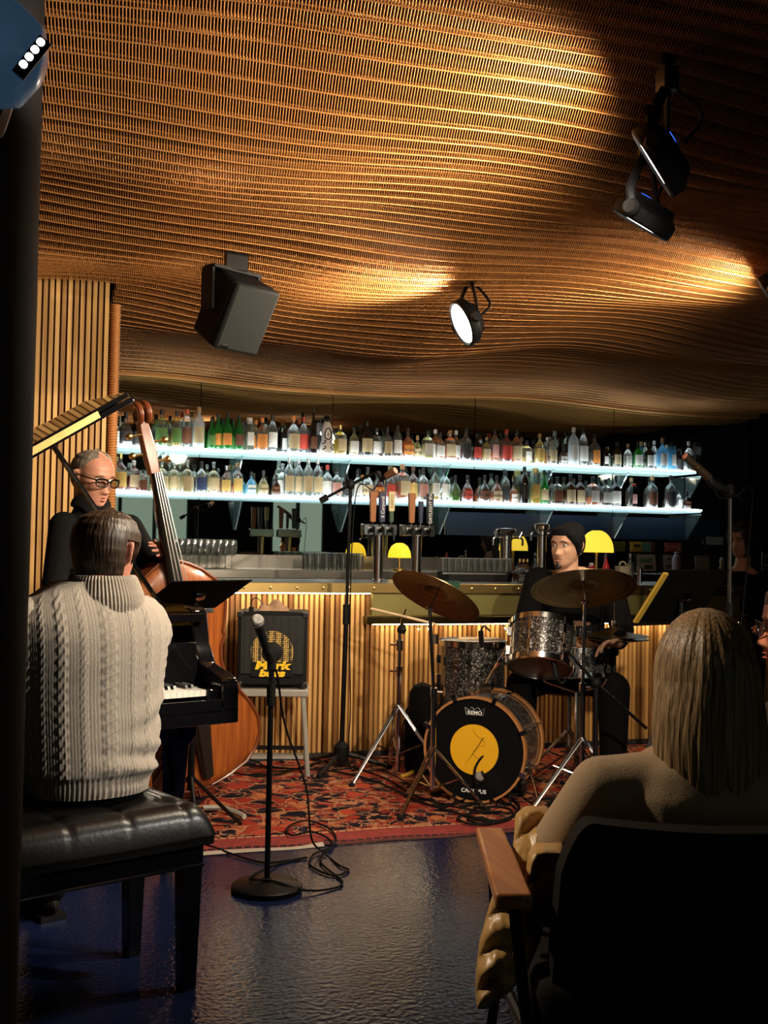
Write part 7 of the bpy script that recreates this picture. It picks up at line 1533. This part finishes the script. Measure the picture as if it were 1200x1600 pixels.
# the chair under that listener, mostly outside the picture
c2 = thing('lounge_chair', 'lounge chair at the right edge with a wooden armrest tip', 'chair', CV(1.2, 3.0, 0)); rz_ = Matrix((sd, fb, Z)).transposed()
def c2p(x, y, z): return hip+sd*x+fb*y+Z*(z-hip.z)
MB().box(c2p(0, .08, .33), (.56, .52, .12), rz_).build('seat', UPH, c2, bevel=.03); MB().box(c2p(0, -.22, .52), (.56, .08, .46), rz_).build('backrest', UPH, c2, bevel=.03)
for s_ in (-1, 1):
    MB().box(c2p(s_*.34, .05, .585), (.06, .46, .03), rz_).build('armrest', ARMW, c2, bevel=.006); MB().tube([c2p(s_*.33, -.14, .58), c2p(s_*.32, -.2, 0)], .012, 8).build('leg', BLACKM, c2); MB().tube([c2p(s_*.33, .22, .58), c2p(s_*.32, .28, 0)], .012, 8).build('leg', BLACKM, c2)
# ---- bartender far right, behind the counter
t = thing('person', 'dark haired bartender in black standing behind the right of bar', 'person', CV(2.42, 7.6, 0))
hc_ = P(1160, 843, 7.6); fwd = cdir(-.75, -.62, -.15); H = head_frame(hc_, fwd); fb = cdir(-.6, -.8); sd = Vector((-fb.y, fb.x, 0)); ck = Vector((hc_.x, hc_.y, hc_.z-.33)); b0_ = Vector((hc_.x, hc_.y, 0)); nb = hc_-Z*.125
shL, shR = ck+sd*.16+Z*.07, ck-sd*.16+Z*.07; elL, elR = shL-Z*.25+sd*.06, shR-Z*.25-sd*.06; wrL, wrR = elL+fb*.2-Z*.05, elR+fb*.2-Z*.05
mb = MB(); add_head(mb, H, .96); capsule(mb, H @ Vector((-.02, 0, -.07)), nb-Z*.06, .048, .055); torso(mb, [(b0_+Z*.72, .15, .11), (b0_+Z*.85, .13, .095), (ck, .145, .1), (ck+Z*.1, .13, .08), (ck+Z*.15, .05, .05)], sd, fb); limb(mb, [shL, elL, wrL], [.042, .036, .026]); limb(mb, [shR, elR, wrR], [.042, .036, .026]); hand(mb, wrL, fb, -Z, -sd, .4, .9); hand(mb, wrR, fb, -Z, sd, .4, .9)
for s_ in (-1, 1): limb(mb, [b0_+sd*(s_*.08)+Z*.72, b0_+sd*(s_*.09)+Z*.4, b0_+sd*(s_*.09)+Z*.08], [.075, .05, .038])
remesh(mb, .007, 'body', SK2, t, 3)
j = MB(); torso(j, [(b0_+Z*.66, .18, .135), (b0_+Z*.85, .155, .115), (ck, .165, .115), (ck+Z*.08, .15, .095), (ck+Z*.12, .09, .07)], sd, fb); limb(j, [shL, elL], [.06, .048]); limb(j, [shR, elR], [.06, .048]); remesh(j, .01, 'top', BLKCLOTH, t, 4)
tr_ = MB(); torso(tr_, [(b0_+Z*.62, .165, .125), (b0_+Z*.75, .16, .12)], sd, fb)
for s_ in (-1, 1): limb(tr_, [b0_+sd*(s_*.08)+Z*.7, b0_+sd*(s_*.09)+Z*.4, b0_+sd*(s_*.09)+Z*.1], [.09, .07, .055])
remesh(tr_, .012, 'trousers', BLKTROUS, t, 4); shoes(t, [(b0_+sd*(s_*.09)+Z*.045, fb) for s_ in (-1, 1)])
hair_cap('hair', H, DKH, t, lambda lo, z: (z-.06+.22*max(0, min(1, (abs(lo)-.55)/.8)))*14 if z > -.118 else -1, .018, z0=-.118); mb = MB(); mb.loft([[H @ Vector((-.04+.085*math.cos(a)*k-.02*(1-k), .088*math.sin(a)*k, z)) for a in [PI*.35+PI*1.3*q/15 for q in range(16)]+[PI*1.6-PI*1.2*q/15 for q in range(16)]] for z, k in ((0, 1), (-.1, 1), (-.2, .9), (-.26, .6))]); mb.build('long_hair', DKH, t, sharp=None)
face_parts(t, H, bpy.data.materials['iris_black'], DKH, .004, lip=bpy.data.materials['lip_tan'])
